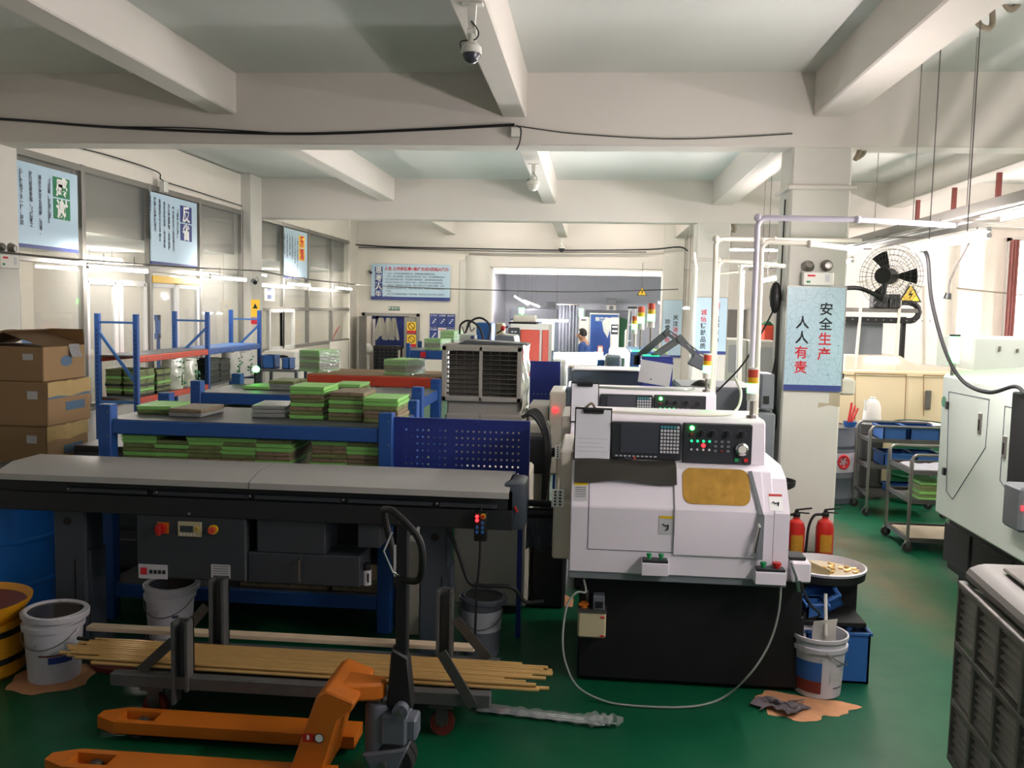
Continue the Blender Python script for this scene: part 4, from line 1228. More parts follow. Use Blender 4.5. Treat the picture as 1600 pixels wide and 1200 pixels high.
# ================================================================ left storage rack
t = T('storage_rack', 'tall blue and orange storage rack along the glass partition', 'rack', (-5.25, 11.3, 0))
rx0, rx1 = -5.5, -5.0
frames = (9.5, 11.35, 13.2)
zr = 1.95
for i, y in enumerate(frames):
    for x in (rx0, rx1 - 0.055):
        m = MB('rack_blue'); m.box(x, x + 0.055, y, y + 0.05, 0, zr + 0.02 * i, 0.004); m.use('black')
        for z in range(8, 36):
            m.box(x + 0.022, x + 0.033, y - 0.001, y + 0.002, z * 0.05, z * 0.05 + 0.022)
        m.out('upright', t)
    m = MB('rack_blue_pale'); m.box(rx0 + 0.05, rx1 - 0.05, y + 0.01, y + 0.035, zr - 0.11, zr - 0.085)
    s = 1 if i == 0 else -1
    m.bar((rx0 + 0.04 if s > 0 else rx1 - 0.05, y + 0.02, 1.75), (rx1 - 0.05 if s > 0 else rx0 + 0.04, y + 0.02, 1.2 if i == 0 else 1.35), 0.025, 0.03)
    m.box(rx0 + 0.05, rx1 - 0.05, y + 0.01, y + 0.035, 0.95, 0.98); m.out('brace', t)
for (a, b), mm in (((frames[0], frames[1]), 'orange_beam'), ((frames[1], frames[2]), 'rack_blue')):
    for z in (1.48, 1.02):
        if z < 1.2 and mm == 'rack_blue':
            continue
        for x in (rx0 + 0.005, rx1 - 0.045):
            m = MB(mm); m.box(x, x + 0.04, a + 0.05, b, z - 0.07, z, 0.006)
            if x > rx0 + 0.1:
                m.use('steel')
                for k in range(6):
                    y = a + 0.25 + k * 0.28; m.cyl((rx1 - 0.006, y, z - 0.035), (rx1 - 0.002, y, z - 0.035), 0.012, seg=8)
            m.out('shelf_beam', t)
    m = MB('rack_blue_pale' if mm == 'rack_blue' else 'shelf_grey'); m.box(rx0 + 0.03, rx1 - 0.03, a + 0.03, b, 1.475, 1.49); m.out('shelf_board', t)
    m = MB('shelf_grey'); m.box(rx0 + 0.03, rx1 - 0.03, a + 0.03, b, 1.005, 1.02); m.out('shelf_board', t)
G4 = 'trays on the left storage rack'
for j, (y, ptn) in enumerate(((9.8, 'dogodoogooo'), (10.2, 'dodogoodoo'))):
    for i, x in enumerate((-5.34, -5.14)):
        stack(x - 0.02 + 0.02 * i, y, 1.021, ptn, ('near ' if j == 0 else 'next ') + ('wall-side' if i == 0 else 'aisle-side') + ' stack on lower rack shelf', G4, 0, (0.8, 1, 1))
for j, (y, ptn) in enumerate(((11.62, 'dddddddddddd'), (11.98, 'ddddddddddd'))):
    stack(-5.14, y, 1.021, ptn, ('first' if j == 0 else 'second') + ' stack beyond middle rack frame', G4, 0, (0.85, 1, 1))
def bag(label, x, y, z, w, d, h, dark):
    t = T('printed_bag', label, 'bag', (x, y, z), 'plastic bags on the rack')
    m = MB('film' if not dark else 'plastic_white'); m.sheet(lambda u, v: (w / 2 * math.cos(u * 6.2832) * (1.0 - 0.25 * abs(v - 0.45)) * (0.97 + 0.06 * math.sin(u * 40 + v * 7)), d / 2 * math.sin(u * 6.2832) * (1.0 - 0.2 * abs(v - 0.5)), v * h), 28, 10)
    m.box(-w * 0.4, w * 0.4, -d * 0.4, d * 0.4, h * 0.93, h * 0.96)
    o = m.out('sack', None); o.parent = t
    m = MB('sign_green'); rb = random.Random(int(y * 10))
    for i in range(9):
        yy, zz = rb.uniform(-d * 0.34, d * 0.26), rb.uniform(0.04, h - 0.06)
        m.box(w * 0.47, w * 0.5 + 0.004, yy, yy + rb.uniform(0.02, 0.05), zz, zz + rb.uniform(0.012, 0.03))
    o = m.out('leaf_pattern', None); o.parent = t
bag('crinkled clear bag of green trays on the lower rack shelf, nearer one', -5.16, 10.65, 1.021, 0.27, 0.34, 0.4, 0)
bag('crinkled clear bag on the lower rack shelf, just before the middle frame', -5.16, 11.05, 1.021, 0.26, 0.32, 0.36, 0)
bag('green-printed white bag on the far rack bay, nearer one', -5.14, 12.4, 1.021, 0.27, 0.34, 0.4, 1)
bag('green-printed white bag on the far rack bay, beside the last frame', -5.14, 12.83, 1.021, 0.27, 0.36, 0.38, 1)
# ================================================================ cartons
zb = 0.12
m = MB('wood')
for i in range(6):
    m.box(-4.75 + i * 0.13, -4.66 + i * 0.13, 6.25, 7.05, 0.1, 0.12)
for y in (6.27, 6.6, 6.95):
    m.box(-4.75, -4.0, y, y + 0.08, 0, 0.1)
tag(m.out('pallet'), 'small wooden pallet under the carton stack by the left wall', 'pallet')
zs = [0.12, 0.47, 0.81, 1.145, 1.48]
for i, z in enumerate(zs):
    h = (zs[i + 1] - z - 0.003) if i < 4 else 0.26
    w, d = 0.6, 0.55 + 0.02 * (i % 2)
    dx = (0, 0.01, -0.005, 0.015, -0.02)[i]
    name = ['bottom', 'second from the bottom', 'middle', 'tape-glinting second from the top', 'open-flapped top'][i]
    t = T('carton', f'brown cardboard carton, {name} one of the stack by the left wall', 'carton', (-4.33 + dx, 6.58, z), 'brown cartons stacked by the left wall')
    m = MB('carton'); m.box(-w / 2, w / 2, -d / 2, d / 2, 0, h, 0.006)
    o = m.out('box_body', None); o.parent = t
    if i < 4:
        m = MB('carton_tape'); m.box(-w / 2 - 0.002, w / 2 + 0.002, -0.035, 0.035, h - 0.07, h + 0.001)
        m.sheet(lambda u, v: (w / 2 + 0.003, -d / 2 + u * d, h - 0.005 - v * (0.11 if i >= 2 else 0.04) + 0.008 * math.sin(u * 9)), 10, 3)
        o = m.out('packing_tape', None); o.parent = t
    else:
        m = MB('carton')
        m.prism([(-w / 2, h), (-w / 2 + 0.02, h + 0.005), (0.02, h + 0.115), (0.0, h + 0.12)], 'y', -d / 2, d / 2)
        m.sheet(lambda u, v: (w / 2 - u * 0.34, -d / 2 + v * d, h + 0.003 + u * 0.11 + 0.01 * math.sin(v * 6) * u), 6, 6, 0.005)
        m.sheet(lambda u, v: (w / 2 - v * 0.3, d / 2 - u * 0.02, h + 0.003 + u * 0.12), 4, 3, 0.005)
        o = m.out('flap', None); o.parent = t
        m = MB('paper_grey'); m.sheet(lambda u, v: (w / 2 + 0.004 + 0.03 * u * u, 0.05 + v * 0.14, h + 0.01 - u * 0.1), 4, 3, 0.002); o = m.out('loose_label', None); o.parent = t
    m = MB('paper_grey'); m.box(w / 2 - 0.16, w / 2 - 0.08, -d / 2 - 0.002, -d / 2, h * 0.62, h * 0.8)
    o = m.out('paper_label', None); o.parent = t
    m = MB('carton_blue')
    if i == 4:
        m.lathe([(0, 0), (0.055, 0), (0.055, 0.002), (0, 0.002)], (0, 0, 0), 24, Matrix.Translation((w / 2, 0.02, h * 0.55)) @ Matrix.Rotation(R(90), 4, 'Y') @ Matrix.Diagonal((0.75, 1.4, 1, 1)))
        o = m.out('print', None); o.parent = t; m = MB('carton_blue')
        m.lathe([(0, 0), (0.05, 0), (0.05, 0.002), (0, 0.002)], (0, 0, 0), 24, Matrix.Translation((-0.1, -d / 2, h * 0.45)) @ Matrix.Rotation(R(90), 4, 'X') @ Matrix.Diagonal((1.2, 0.5, 1, 1)))
    else:
        m.box(w / 2, w / 2 + 0.002, -d * 0.1, d * 0.35, h * 0.3, h * 0.5)
        if i == 3:
            o = m.out('print', None); o.parent = t; m = MB('carton_blue'); m.box(w / 2, w / 2 + 0.002, -d / 2, d / 2, h * 0.62, h * 0.74)
    o = m.out('print', None); o.parent = t

# ================================================================ pallet jack
t = T('pallet_jack', 'orange hand pallet jack with forks pointing left and a black loop handle', 'pallet jack', (-1.2, 3.72, 0))
def fork(y):
    m = MB('orange')
    x0, xr = -2.33, -1.05
    hw = 0.08
    pts = [(x0, y - 0.03), (x0 + 0.11, y - hw), (xr, y - hw), (xr, y + hw), (x0 + 0.11, y + hw), (x0, y + 0.03)]
    hx0, hx1, hy = x0 + 0.11, x0 + 0.29, 0.045
    z0, z1 = 0.035, 0.095
    # top plate with a square hole, four strips
    m.prism(pts, 'z', z0, z0 + 0.004)
    for a, b, c, d in ((hx1, xr, y - hw, y + hw), (hx0, hx1, y - hw, y - hy), (hx0, hx1, y + hy, y + hw)):
        m.box(a, b, c, d, z0, z1)
    m.prism([(x0, y - 0.03), (hx0, y - hw), (hx0, y + hw), (x0, y + 0.03)], 'z', z0, z1)
    bmesh.ops.remove_doubles(m.bm, verts=m.bm.verts, dist=0.0005)
    f = m.out('fork', t)
    m = MB('dull_steel'); m.cyl((hx0 + 0.09, y - 0.04, 0.037), (hx0 + 0.09, y + 0.04, 0.037), 0.037, seg=18); m.out('load_roller', f)
fork(4.02); fork(3.6)
m = MB('orange')
# bent frame plate: leans from the fork heel up to the lifting head
m.prism([(-1.27, 0.03), (-1.13, 0.43), (-1.09, 0.455), (-0.965, 0.41), (-0.975, 0.37), (-1.05, 0.33), (-1.12, 0.03)], 'y', 3.62, 3.99, 0.008)
m.out('lift_frame', t)
lf = [o for o in kids(t) if o.name.startswith('lift_frame')][0]
m = MB('orange'); m.prism([(-1.12, 3.7), (-1.12, 3.9), (-0.88, 3.845), (-0.865, 3.8), (-0.88, 3.755)], 'z', 0.36, 0.44, 0.012); m.out('lifting_head', t)
m = MB('red'); m.box(-0.05, -0.0, -0.001, 0.001, -0.018, 0.018)
m.use('sign_white'); m.box(-0.03, -0.02, -0.002, -0.001, -0.008, 0.012); m.cyl((0.024, 0.001, 0), (0.024, -0.002, 0), 0.02, seg=16)
m.use('ink_black'); m.tube([(0.024 + 0.02 * math.cos(a * 0.5236), -0.002, 0.02 * math.sin(a * 0.5236)) for a in range(12)], 0.002, 5, closed=True)
m.move(Matrix.Translation((-1.14, 3.617, 0.245)) @ Matrix.Rotation(R(-2), 4, 'Y')); m.out('pinch_sticker', lf)
m = MB('bucket_grey'); m.lathe([(0, 0.12), (0.06, 0.12), (0.06, 0.32), (0.05, 0.34), (0, 0.34)], (-0.9, 3.8, 0), 20); m.box(-0.88, -0.76, 3.73, 3.87, 0.17, 0.31, 0.012); m.box(-0.79, -0.72, 3.745, 3.855, 0.19, 0.29, 0.01)
m.prism([(-0.96, 0.13), (-0.75, 0.17), (-0.8, 0.06), (-0.87, 0.035), (-0.92, 0.06)], 'y', 3.72, 3.88, 0.01); m.cyl((-0.79, 3.72, 0.33), (-0.79, 3.88, 0.33), 0.035, seg=16); m.out('hydraulic_pump', t)
m = MB('steel'); m.cyl((-0.9, 3.8, 0.33), (-0.9, 3.8, 0.385), 0.02, seg=16); m.cyl((-0.79, 3.7, 0.33), (-0.79, 3.9, 0.33), 0.012, seg=12); m.cyl((-0.86, 3.7, 0.09), (-0.86, 3.9, 0.09), 0.015, seg=12); m.out('piston_rod', t)
for y in (3.745, 3.815):
    m = MB('rubber'); m.lathe([(0.045, 0), (0.082, 0), (0.09, 0.008), (0.09, 0.042), (0.082, 0.05), (0.045, 0.05)], (0, 0, 0), 28, Matrix.Translation((-0.82, y + 0.05 - 0.06, 0.09)) @ Matrix.Rotation(R(-90), 4, 'X')); m.use('dull_steel'); m.lathe([(0, 0.005), (0.046, 0.005), (0.046, 0.045), (0, 0.045)], (0, 0, 0), 20, Matrix.Translation((-0.82, y - 0.01, 0.09)) @ Matrix.Rotation(R(-90), 4, 'X')); m.out('steer_wheel', t)
m = MB('black'); m.prism([(-0.86, 0.33), (-0.74, 0.33), (-0.765, 0.56), (-0.84, 0.6)], 'y', 3.765, 3.835, 0.008); m.box(-0.825, -0.77, 3.78, 3.82, 0.5, 1.16, 0.008); m.out('handle_shaft', t)
m = MB('rubber'); m.tube(smooth_path([(-0.8, 3.8, 0.9), (-0.72, 3.74, 0.92), (-0.69, 3.68, 1.0), (-0.7, 3.66, 1.12), (-0.8, 3.7, 1.21), (-0.86, 3.76, 1.22), (-0.9, 3.86, 1.18), (-0.88, 3.9, 1.05), (-0.84, 3.87, 0.93), (-0.8, 3.82, 0.9)], 5), 0.016, 10); m.out('loop_handle', t)
m = MB('chrome'); m.tube([(-0.84, 3.77, 1.12), (-0.87, 3.74, 1.04), (-0.83, 3.74, 0.95), (-0.81, 3.77, 0.93)], 0.005, 8); m.out('release_lever', t)
m = MB('paper_grey'); m.box(-0.835, -0.825, 3.777, 3.782, 0.92, 1.06); m.out('instruction_label', t)

# ================================================================ bar stock cart with brass rods
t = T('bar_stock_cart', 'low grey steel cart with uprights carrying brass rods before the feeder', 'cart', (-1.4, 4.4, 0))
m = MB('cart_steel')
m.box(-2.36, -0.44, 4.16, 4.22, 0.17, 0.235, 0.004); m.box(-2.36, -0.44, 4.58, 4.64, 0.17, 0.235, 0.004)
m.box(-2.34, -0.46, 4.2, 4.6, 0.165, 0.18)
m.out('deck_frame', t)
for x, y in ((-2.03, 4.14), (-2.03, 4.58), (-0.78, 4.58)):
    h = 0.52 if y < 4.3 else 0.6
    m = MB('cart_steel'); m.box(x, x + 0.014, y, y + 0.08, 0.1 if y < 4.3 else 0.17, h); m.box(x + 0.07, x + 0.084, y, y + 0.08, 0.17, h); m.box(x, x + 0.084, y + 0.068, y + 0.08, 0.17, h); m.out('upright', t)
for a, b in (((-2.22, 4.2, 0.24), (-2.05, 4.2, 0.4)), ((-2.22, 4.6, 0.24), (-2.05, 4.6, 0.45)), ((-0.68, 4.15, 0.44), (-0.52, 4.15, 0.18)), ((-0.68, 4.6, 0.45), (-0.5, 4.6, 0.24))):
    m = MB('dull_steel'); m.bar(a, b, 0.05, 0.012, up=(0, 1, 0)); m.out('diagonal_brace', t)
for x in (-2.15, -0.68):
    for y in (4.22, 4.56):
        m = MB('dark_red'); m.cyl((x, y - 0.02, 0.06), (x, y + 0.02, 0.06), 0.06, seg=20); m.use('dull_steel'); m.box(x - 0.03, x + 0.03, y - 0.032, y - 0.024, 0.06, 0.15); m.box(x - 0.03, x + 0.03, y + 0.024, y + 0.032, 0.06, 0.15); m.box(x - 0.06, x + 0.06, y - 0.05, y + 0.05, 0.15, 0.168); m.cyl((x, y - 0.035, 0.06), (x, y + 0.035, 0.06), 0.012, seg=10); m.out('caster', t)
rr = random.Random(5)
n = 22
for i in range(n):
    row = i // 12
    k = i % 12
    y0 = 4.245 + k * 0.027 + row * 0.012
    z = 0.247 + row * 0.021
    xa = -2.74 + rr.uniform(0, 0.12) + (0.16 if k < 2 else 0)
    xb = -0.28 + rr.uniform(-0.12, 0.14)
    m = MB('brass'); m.cyl((xa, y0 + rr.uniform(-0.004, 0.004), z), (xb, y0 + rr.uniform(-0.004, 0.004) - 0.02, z), 0.0098, seg=10)
    if row == 1 and k > 7:
        m.use('black'); m.cyl((xa - 0.002, y0, z), (xa + 0.1, y0, z), 0.0102, seg=10)
    tag(m.out('brass_rod'), 'long thin brass rod lying in the bundle on the low steel cart', 'rod', 'brass rods on the low cart')
# plank on the floor behind, with feet
t = T('timber_plank', 'pale raw timber plank raised on short posts behind the steel cart', 'plank', (-1.6, 4.75, 0))
m = MB('wood'); m.box(-2.85, -0.6, 4.78, 4.85, 0.2, 0.225, 0.002); m.out('plank', t)
m = MB('dull_steel'); m.cyl((-0.72, 4.81, 0), (-0.72, 4.81, 0.2), 0.012, seg=10); m.cyl((-2.5, 4.81, 0), (-2.5, 4.81, 0.2), 0.012, seg=10); m.out('foot', t)
# plastic wrapped rods on the floor
t = T('wrapped_rod_bundle', 'thin bright rods in plastic film lying on the floor right of the cart', 'rod bundle', (0, 4.4, 0))
a, b = V(*(-0.544, 4.494, 0.015)), V(*(0.12, 4.408, 0.015))
m = MB('chrome')
for i in range(5):
    o = V(0, 0.012 * (i - 2), 0.004 * (i % 2)); m.cyl(a + o, b + o + V(0.06 * (i % 3) / 2, 0, 0), 0.0055, seg=8)
m.out('rods', t)
m = MB('clear_film'); m.sheet(lambda u, v: tuple(a.lerp(b, u * 0.96) + V(0, (0.04 + 0.01 * math.sin(u * 40)) * math.cos(v * 6.2832), 0.006 + (0.02 + 0.006 * math.sin(u * 53 + v * 6)) * math.sin(v * 6.2832))), 40, 10); m.out('plastic_film', t)
m = MB('clear_film'); c = a.lerp(b, 0.93)
for k in range(3):
    m.sheet(lambda u, v: (c.x - 0.06 + 0.05 * k + 0.1 * u, c.y + (0.05 - 0.012 * k) * math.cos(v * 6.2832) * math.sin(0.3 + u * 2.6) + 0.012 * math.sin(u * 13 + k), 0.03 + 0.03 * math.sin(v * 6.2832) * math.sin(0.3 + u * 2.6) + 0.006 * math.sin(v * 19 + k)), 12, 18)
m.out('knotted_film_end', t)

# ================================================================ drums and buckets on the left
def drum(name, label, c, r, h, mm, top='dull_steel', ribs=(0.33, 0.66), group=None):
    t = T(name, label, 'drum', c, group)
    pr = [(0, 0), (r * 0.97, 0), (r, 0.012)]
    for q in ribs:
        z = q * h
        pr += [(r, z - 0.02), (r * 1.025, z - 0.008), (r * 1.025, z + 0.008), (r, z + 0.02)]
    pr += [(r, h - 0.012), (r * 1.02, h - 0.006), (r * 1.02, h), (r * 0.97, h)]
    m = MB(mm); m.lathe(pr, c, 40); m.out('shell', t)
    m = MB(top); m.lathe([(r * 0.97, h - 0.012), (0, h - 0.012)], c, 40); m.out('lid', t)
    return t
d = drum('oil_drum', 'tall blue oil drum at the left edge behind the yellow drum', (-3.76, 5.45, 0), 0.29, 0.86, 'drum_blue', 'tank')
m = MB('dull_steel'); m.lathe([(0, 0.848), (0.03, 0.848), (0.03, 0.862), (0, 0.862)], (-3.7, 5.3, 0), 14); m.out('bung', d)
t = T('yellow_drum', 'yellow drum with black bands and a rusty red basin on top', 'drum', (-3.42, 4.6, 0))
m = MB('yellow_drum'); m.lathe([(0, 0), (0.25, 0), (0.27, 0.02), (0.275, 0.1), (0.275, 0.27), (0.27, 0.31), (0, 0.31)], (-3.42, 4.6, 0), 40); m.out('shell', t)
for z in (0.09, 0.24):
    m = MB('black'); m.lathe([(0.277, z), (0.281, z + 0.005), (0.281, z + 0.03), (0.277, z + 0.035)], (-3.42, 4.6, 0), 40); m.out('black_band', t)
m = MB('yellow_drum'); m.lathe([(0.24, 0.3), (0.31, 0.4), (0.315, 0.42), (0.305, 0.42), (0.235, 0.315)], (-3.42, 4.6, 0), 40); m.out('basin_rim', t)
m = MB('dark_red'); m.lathe([(0.304, 0.418), (0.29, 0.39), (0.18, 0.34), (0, 0.335)], (-3.42, 4.6, 0), 40); m.out('red_basin', t)
def bucket(name, label, c, r, h, mm='bucket_white', lid=True, tilt=0, labelcol=None, fill=None, group=None, rib=True, face=-90):
    t = T(name, label, 'bucket', c, group)
    X = Matrix.Translation(Vector(c)) @ Matrix.Rotation(R(tilt), 4, 'X')
    pr = [(0, 0.004), (r * 0.8, 0), (r * 0.84, 0.006), (r * 0.945, h * 0.76)]
    if rib:
        pr += [(r * 1.02, h * 0.77), (r * 1.03, h * 0.84), (r * 0.96, h * 0.85), (r * 0.965, h * 0.92)]
    pr += [(r * 0.97, h * 0.93), (r * 1.04, h * 0.945), (r * 1.045, h), (r * 0.98, h)]
    if not lid:
        pr += [(r * 0.93, h * 0.9), (r * 0.8, 0.05), (0, 0.05)]
    m = MB(mm); m.lathe(pr, (0, 0, 0), 36)
    if not lid:
        for f in m.bm.faces:
            pass
    m.move(X); m.out('pail', t)
    if lid:
        Y = X @ Matrix.Rotation(R(3), 4, 'Y')
        m = MB(mm); m.lathe([(r * 1.06, h * 0.93), (r * 1.07, h * 1.0), (r * 1.04, h * 1.015), (r * 0.95, h * 1.01), (r * 0.93, h * 0.985)], (0, 0, 0), 36); m.move(Y); m.out('lid_rim', t)
        m = MB('oil' if fill is None else fill); m.lathe([(r * 0.94, h * 0.985), (r * 0.5, h * 0.98), (0, h * 0.985)], (0, 0, 0), 36); m.move(Y); m.out('dirty_lid', t)
    m = MB('steel'); pts = [(r * 1.02 * math.cos(R(a)), r * 1.02 * math.sin(R(a)), h * 0.8 - 0.1 * abs(math.sin(R(a - (face - 90))))) for a in range(face - 90, face + 91, 15)]
    m.tube(pts, 0.003, 6); m.move(X); m.out('wire_handle', t)
    if labelcol:
        def lf(u, v, z0, z1, a0, a1):
            a = R(a0 + (a1 - a0) * u); z = h * (z0 + (z1 - z0) * v); q = r * (0.84 + 0.105 * (z / h) / 0.76) + 0.0025
            return (q * math.cos(a), q * math.sin(a), z)
        for (mm2, z0, z1, a0, a1) in labelcol:
            m = MB(mm2); m.sheet(lambda u, v: lf(u, v, z0, z1, a0, a1), 10, 4); m.move(X); m.out('printed_label', t)
    return t
bucket('paint_bucket', 'white lidded paint bucket standing left before the yellow drum', (-2.93, 4.6, 0), 0.158, 0.385, labelcol=(('sign_navy', 0.32, 0.42, -70, -20), ('dark_red', 0.43, 0.455, -90, -30)))
bucket('paint_bucket', 'white lidded paint bucket under the feeder cabinet', (-2.55, 5.2, 0), 0.15, 0.37, labelcol=(('sign_navy', 0.15, 0.45, -45, 0), ('ink', 0.5, 0.55, -60, -45)))
bucket('steel_pail', 'grey pail with a pale band and dark top under the pendant', (-0.62, 5.28, 0), 0.13, 0.36, 'bucket_grey', rib=False, fill='black', labelcol=(('bucket_white', 0.45, 0.8, -180, 0),))
# sawdust ring round the left bucket, tarp-like red lid on the floor
m = MB('sand'); m.lathe([(0.0, 0.001), (0.16, 0.012), (0.19, 0.012), (0.215, 0.001)], (-2.93, 4.58, 0), 22)
for v in m.bm.verts:
    v.co.x += 0.02 * math.sin(v.co.y * 31); v.co.y += 0.015 * math.sin(v.co.x * 37)
tag(m.out('sawdust'), 'ring of tan sawdust around the left white bucket', 'sawdust', None, 'stuff')
m = MB('dark_red'); m.lathe([(0, 0.05), (0.2, 0.05), (0.215, 0.03), (0.205, 0.0), (0.19, 0.03), (0, 0.035)], (-2.65, 4.88, 0), 30)
tag(m.out('drum_lid'), 'dark red round lid lying on the floor between the two white buckets', 'lid')
m = MB('sand'); m.box(-1.13, -1.05, 4.66, 4.75, 0.0, 0.05, 0.012); tag(m.out('wood_scrap'), 'small tan wood scrap on the floor by the cart upright', 'wood')
m = MB('sand'); m.sheet(lambda u, v: (0.0 + 0.14 * u - 0.22, 6.2 + v * 0.2, 0.004 + 0.05 * math.sin(u * 3.14) * math.sin(v * 3.14)), 8, 8); tag(m.out('sawdust'), 'small heap of tan sawdust behind the left foot of the near lathe', 'sawdust', None, 'stuff')

t = T('filler_cabinet', 'added black cabinet darkening the gap behind the left end of the near bench', 'cabinet', (-3.55, 6.75, 0))
m = MB('feeder_dark'); m.box(-3.95, -3.22, 6.5, 7.0, 0.02, 0.98, 0.01); m.out('body', t)  # made-up block that keeps a pale gap dark
for i in range(3):
    m = MB('feeder_grey'); m.box(-3.93, -3.24, 6.485, 6.5, 0.06 + i * 0.3, 0.33 + i * 0.3, 0.005); m.use('steel'); m.box(-3.7, -3.45, 6.475, 6.487, 0.26 + i * 0.3, 0.275 + i * 0.3); m.out('drawer', t)
# ================================================================ parts table, bins and bucket right of the lathe
t = T('parts_turntable', 'round parts tray on a black stand beside the near lathe', 'tray stand', (1.44, 5.5, 0))
m = MB('black_steel'); m.box(1.36, 1.63, 5.42, 5.72, 0, 0.5, 0.006); m.out('stand', t)
m = MB('black_steel'); m.box(1.245, 1.6, 5.12, 5.42, 0.33, 0.36, 0.004); m.box(1.245, 1.265, 5.12, 5.42, 0.36, 0.4); m.bar((1.36, 5.5, 0.33), (1.36, 5.15, 0.33), 0.03, 0.03); m.out('bracket_shelf', t)
m = MB('black'); m.lathe([(0, 0.5), (0.2, 0.5), (0.245, 0.525), (0.25, 0.575), (0.243, 0.578)], (1.44, 5.5, 0), 40); m.use('bucket_white'); m.lathe([(0.25, 0.57), (0.255, 0.585), (0.243, 0.588), (0.236, 0.56), (0.23, 0.54)], (1.44, 5.5, 0), 40); m.use('bucket_in'); m.lathe([(0.235, 0.545), (0.1, 0.54), (0, 0.54)], (1.44, 5.5, 0), 40); m.out('round_tray', t)
m = MB('tank'); m.sheet(lambda u, v: (1.27 + 0.16 * u, 5.42 - 0.14 * u + 0.02 * math.sin(v * 3), 0.6 - 0.04 * u + 0.07 * (v - 0.3)), 8, 4, 0.006); m.use('exit_green'); m.box(1.22, 1.28, 5.4, 5.46, 0.57, 0.66, 0.006); m.out('chute', t)
rp = random.Random(11)
for i in range(26):
    a, q = rp.uniform(0, 6.28), 0.17 * math.sqrt(rp.random())
    m = MB('brass'); c = (1.48 + q * math.cos(a), 5.52 + q * 0.9 * math.sin(a), 0.549); an = rp.uniform(0, 3.14)
    d = V(math.cos(an), math.sin(an), 0) * 0.014
    m.cyl(Vector(c) - d, Vector(c) + d, 0.008, seg=8)
    tag(m.out('turned_part'), 'small shiny brass turned part lying in the round parts tray', 'part', 'brass parts in the round tray')
def bin_(label, X, w, d, h, mm='bin_blue', fill=None):
    t = T('storage_bin', label, 'bin', X.translation)
    m = MB(mm); k = 0.012
    m.box(-w / 2, w / 2, -d / 2, d / 2, 0, k)
    for a in ((-w / 2, -w / 2 + k, -d / 2, d / 2), (w / 2 - k, w / 2, -d / 2, d / 2), (-w / 2, w / 2, -d / 2, -d / 2 + k), (-w / 2, w / 2, d / 2 - k, d / 2)):
        m.box(*a, 0, h)
    for a in ((-w / 2 - 0.01, -w / 2 + k, -d / 2 - 0.01, d / 2 + 0.01), (w / 2 - k, w / 2 + 0.01, -d / 2 - 0.01, d / 2 + 0.01), (-w / 2, w / 2, -d / 2 - 0.01, -d / 2 + k), (-w / 2, w / 2, d / 2 - k, d / 2 + 0.01)):
        m.box(*a, h - 0.018, h, 0.002)
    m.move(X); m.out('bin_body', t)
    if fill:
        m = MB(fill); m.sheet(lambda u, v: (-w / 2 + k + u * (w - 2 * k), -d / 2 + k + v * (d - 2 * k), h * 0.72 + 0.02 * math.sin(u * 9 + v * 4) * math.sin(v * 8)), 14, 14); m.move(X); o = m.out('contents', t); o['label'] = 'heap of chips filling the bin'
    return t
TR = Matrix.Translation
bin_('small blue bin on the black bracket shelf beside the near lathe', TR((1.33, 5.22, 0.361)), 0.12, 0.17, 0.09)
bin_('tilted blue bin with a translucent rim behind the small one on the bracket', TR((1.42, 5.33, 0.4)) @ Matrix.Rotation(R(-30), 4, 'Y') @ Matrix.Rotation(R(30), 4, 'X'), 0.17, 0.14, 0.1)
bin_('big blue crate with chips on the floor under the round parts tray', TR((1.45, 5.27, 0.0)) , 0.36, 0.28, 0.3, 'bin_blue', 'sand')
b = bucket('open_bucket', 'open white bucket with a printed label and a scoop, right of the near lathe', (1.31, 5.0, 0), 0.15, 0.34, lid=False, labelcol=(('bin_blue', 0.3, 0.62, -165, -95), ('dark_red', 0.1, 0.3, -165, -95), ('ink', 0.55, 0.57, -60, -35), ('ink', 0.18, 0.2, -65, -35), ('paper_grey', 0.3, 0.45, -75, -30)), face=0)
m = MB('plastic_white'); m.sheet(lambda u, v: (1.29 + 0.13 * u, 5.02 + 0.04 * math.sin(v * 3.14) + 0.03 * v, 0.2 + 0.18 * v + 0.02 * u), 6, 6, 0.004); m.cyl((1.36, 5.05, 0.3), (1.365, 5.12, 0.52), 0.01, seg=10); tag(m.out('scoop'), 'white plastic scoop with a thin handle standing in the open bucket', 'scoop')
# sawdust patch and rag on the floor
m = MB('sand')
def sandf(u, v):
    a = v * 6.2832
    q = u * (1 + 0.18 * math.sin(3 * a + 1) + 0.1 * math.sin(7 * a) + 0.06 * math.sin(13 * a))
    return (1.18 + 0.25 * q * math.cos(a), 4.78 + 0.16 * q * math.sin(a), 0.002 + 0.022 * (1 - u) ** 1.5 + 0.004 * math.sin(u * 20 + a * 9) * (1 - u))
m.sheet(sandf, 14, 48)
tag(m.out('sawdust'), 'spread orange-tan sawdust on the floor before the open bucket', 'sawdust', None, 'stuff')
m = MB('rag'); rg = random.Random(4)
def ragf(u, v):
    return (0.93 + 0.26 * u + 0.03 * math.sin(v * 7), 4.66 + 0.12 * v + 0.04 * math.sin(u * 8), 0.018 + 0.028 * abs(math.sin(u * 9 + v * 5)) * math.sin(u * 3.1) * math.sin(v * 3.1) + 0.02 * abs(math.sin(u * 17 - v * 11)) * math.sin(u * 3.1))
m.sheet(ragf, 28, 16, 0.004); tag(m.out('rag'), 'crumpled grey rag lying on the sawdust patch', 'rag')
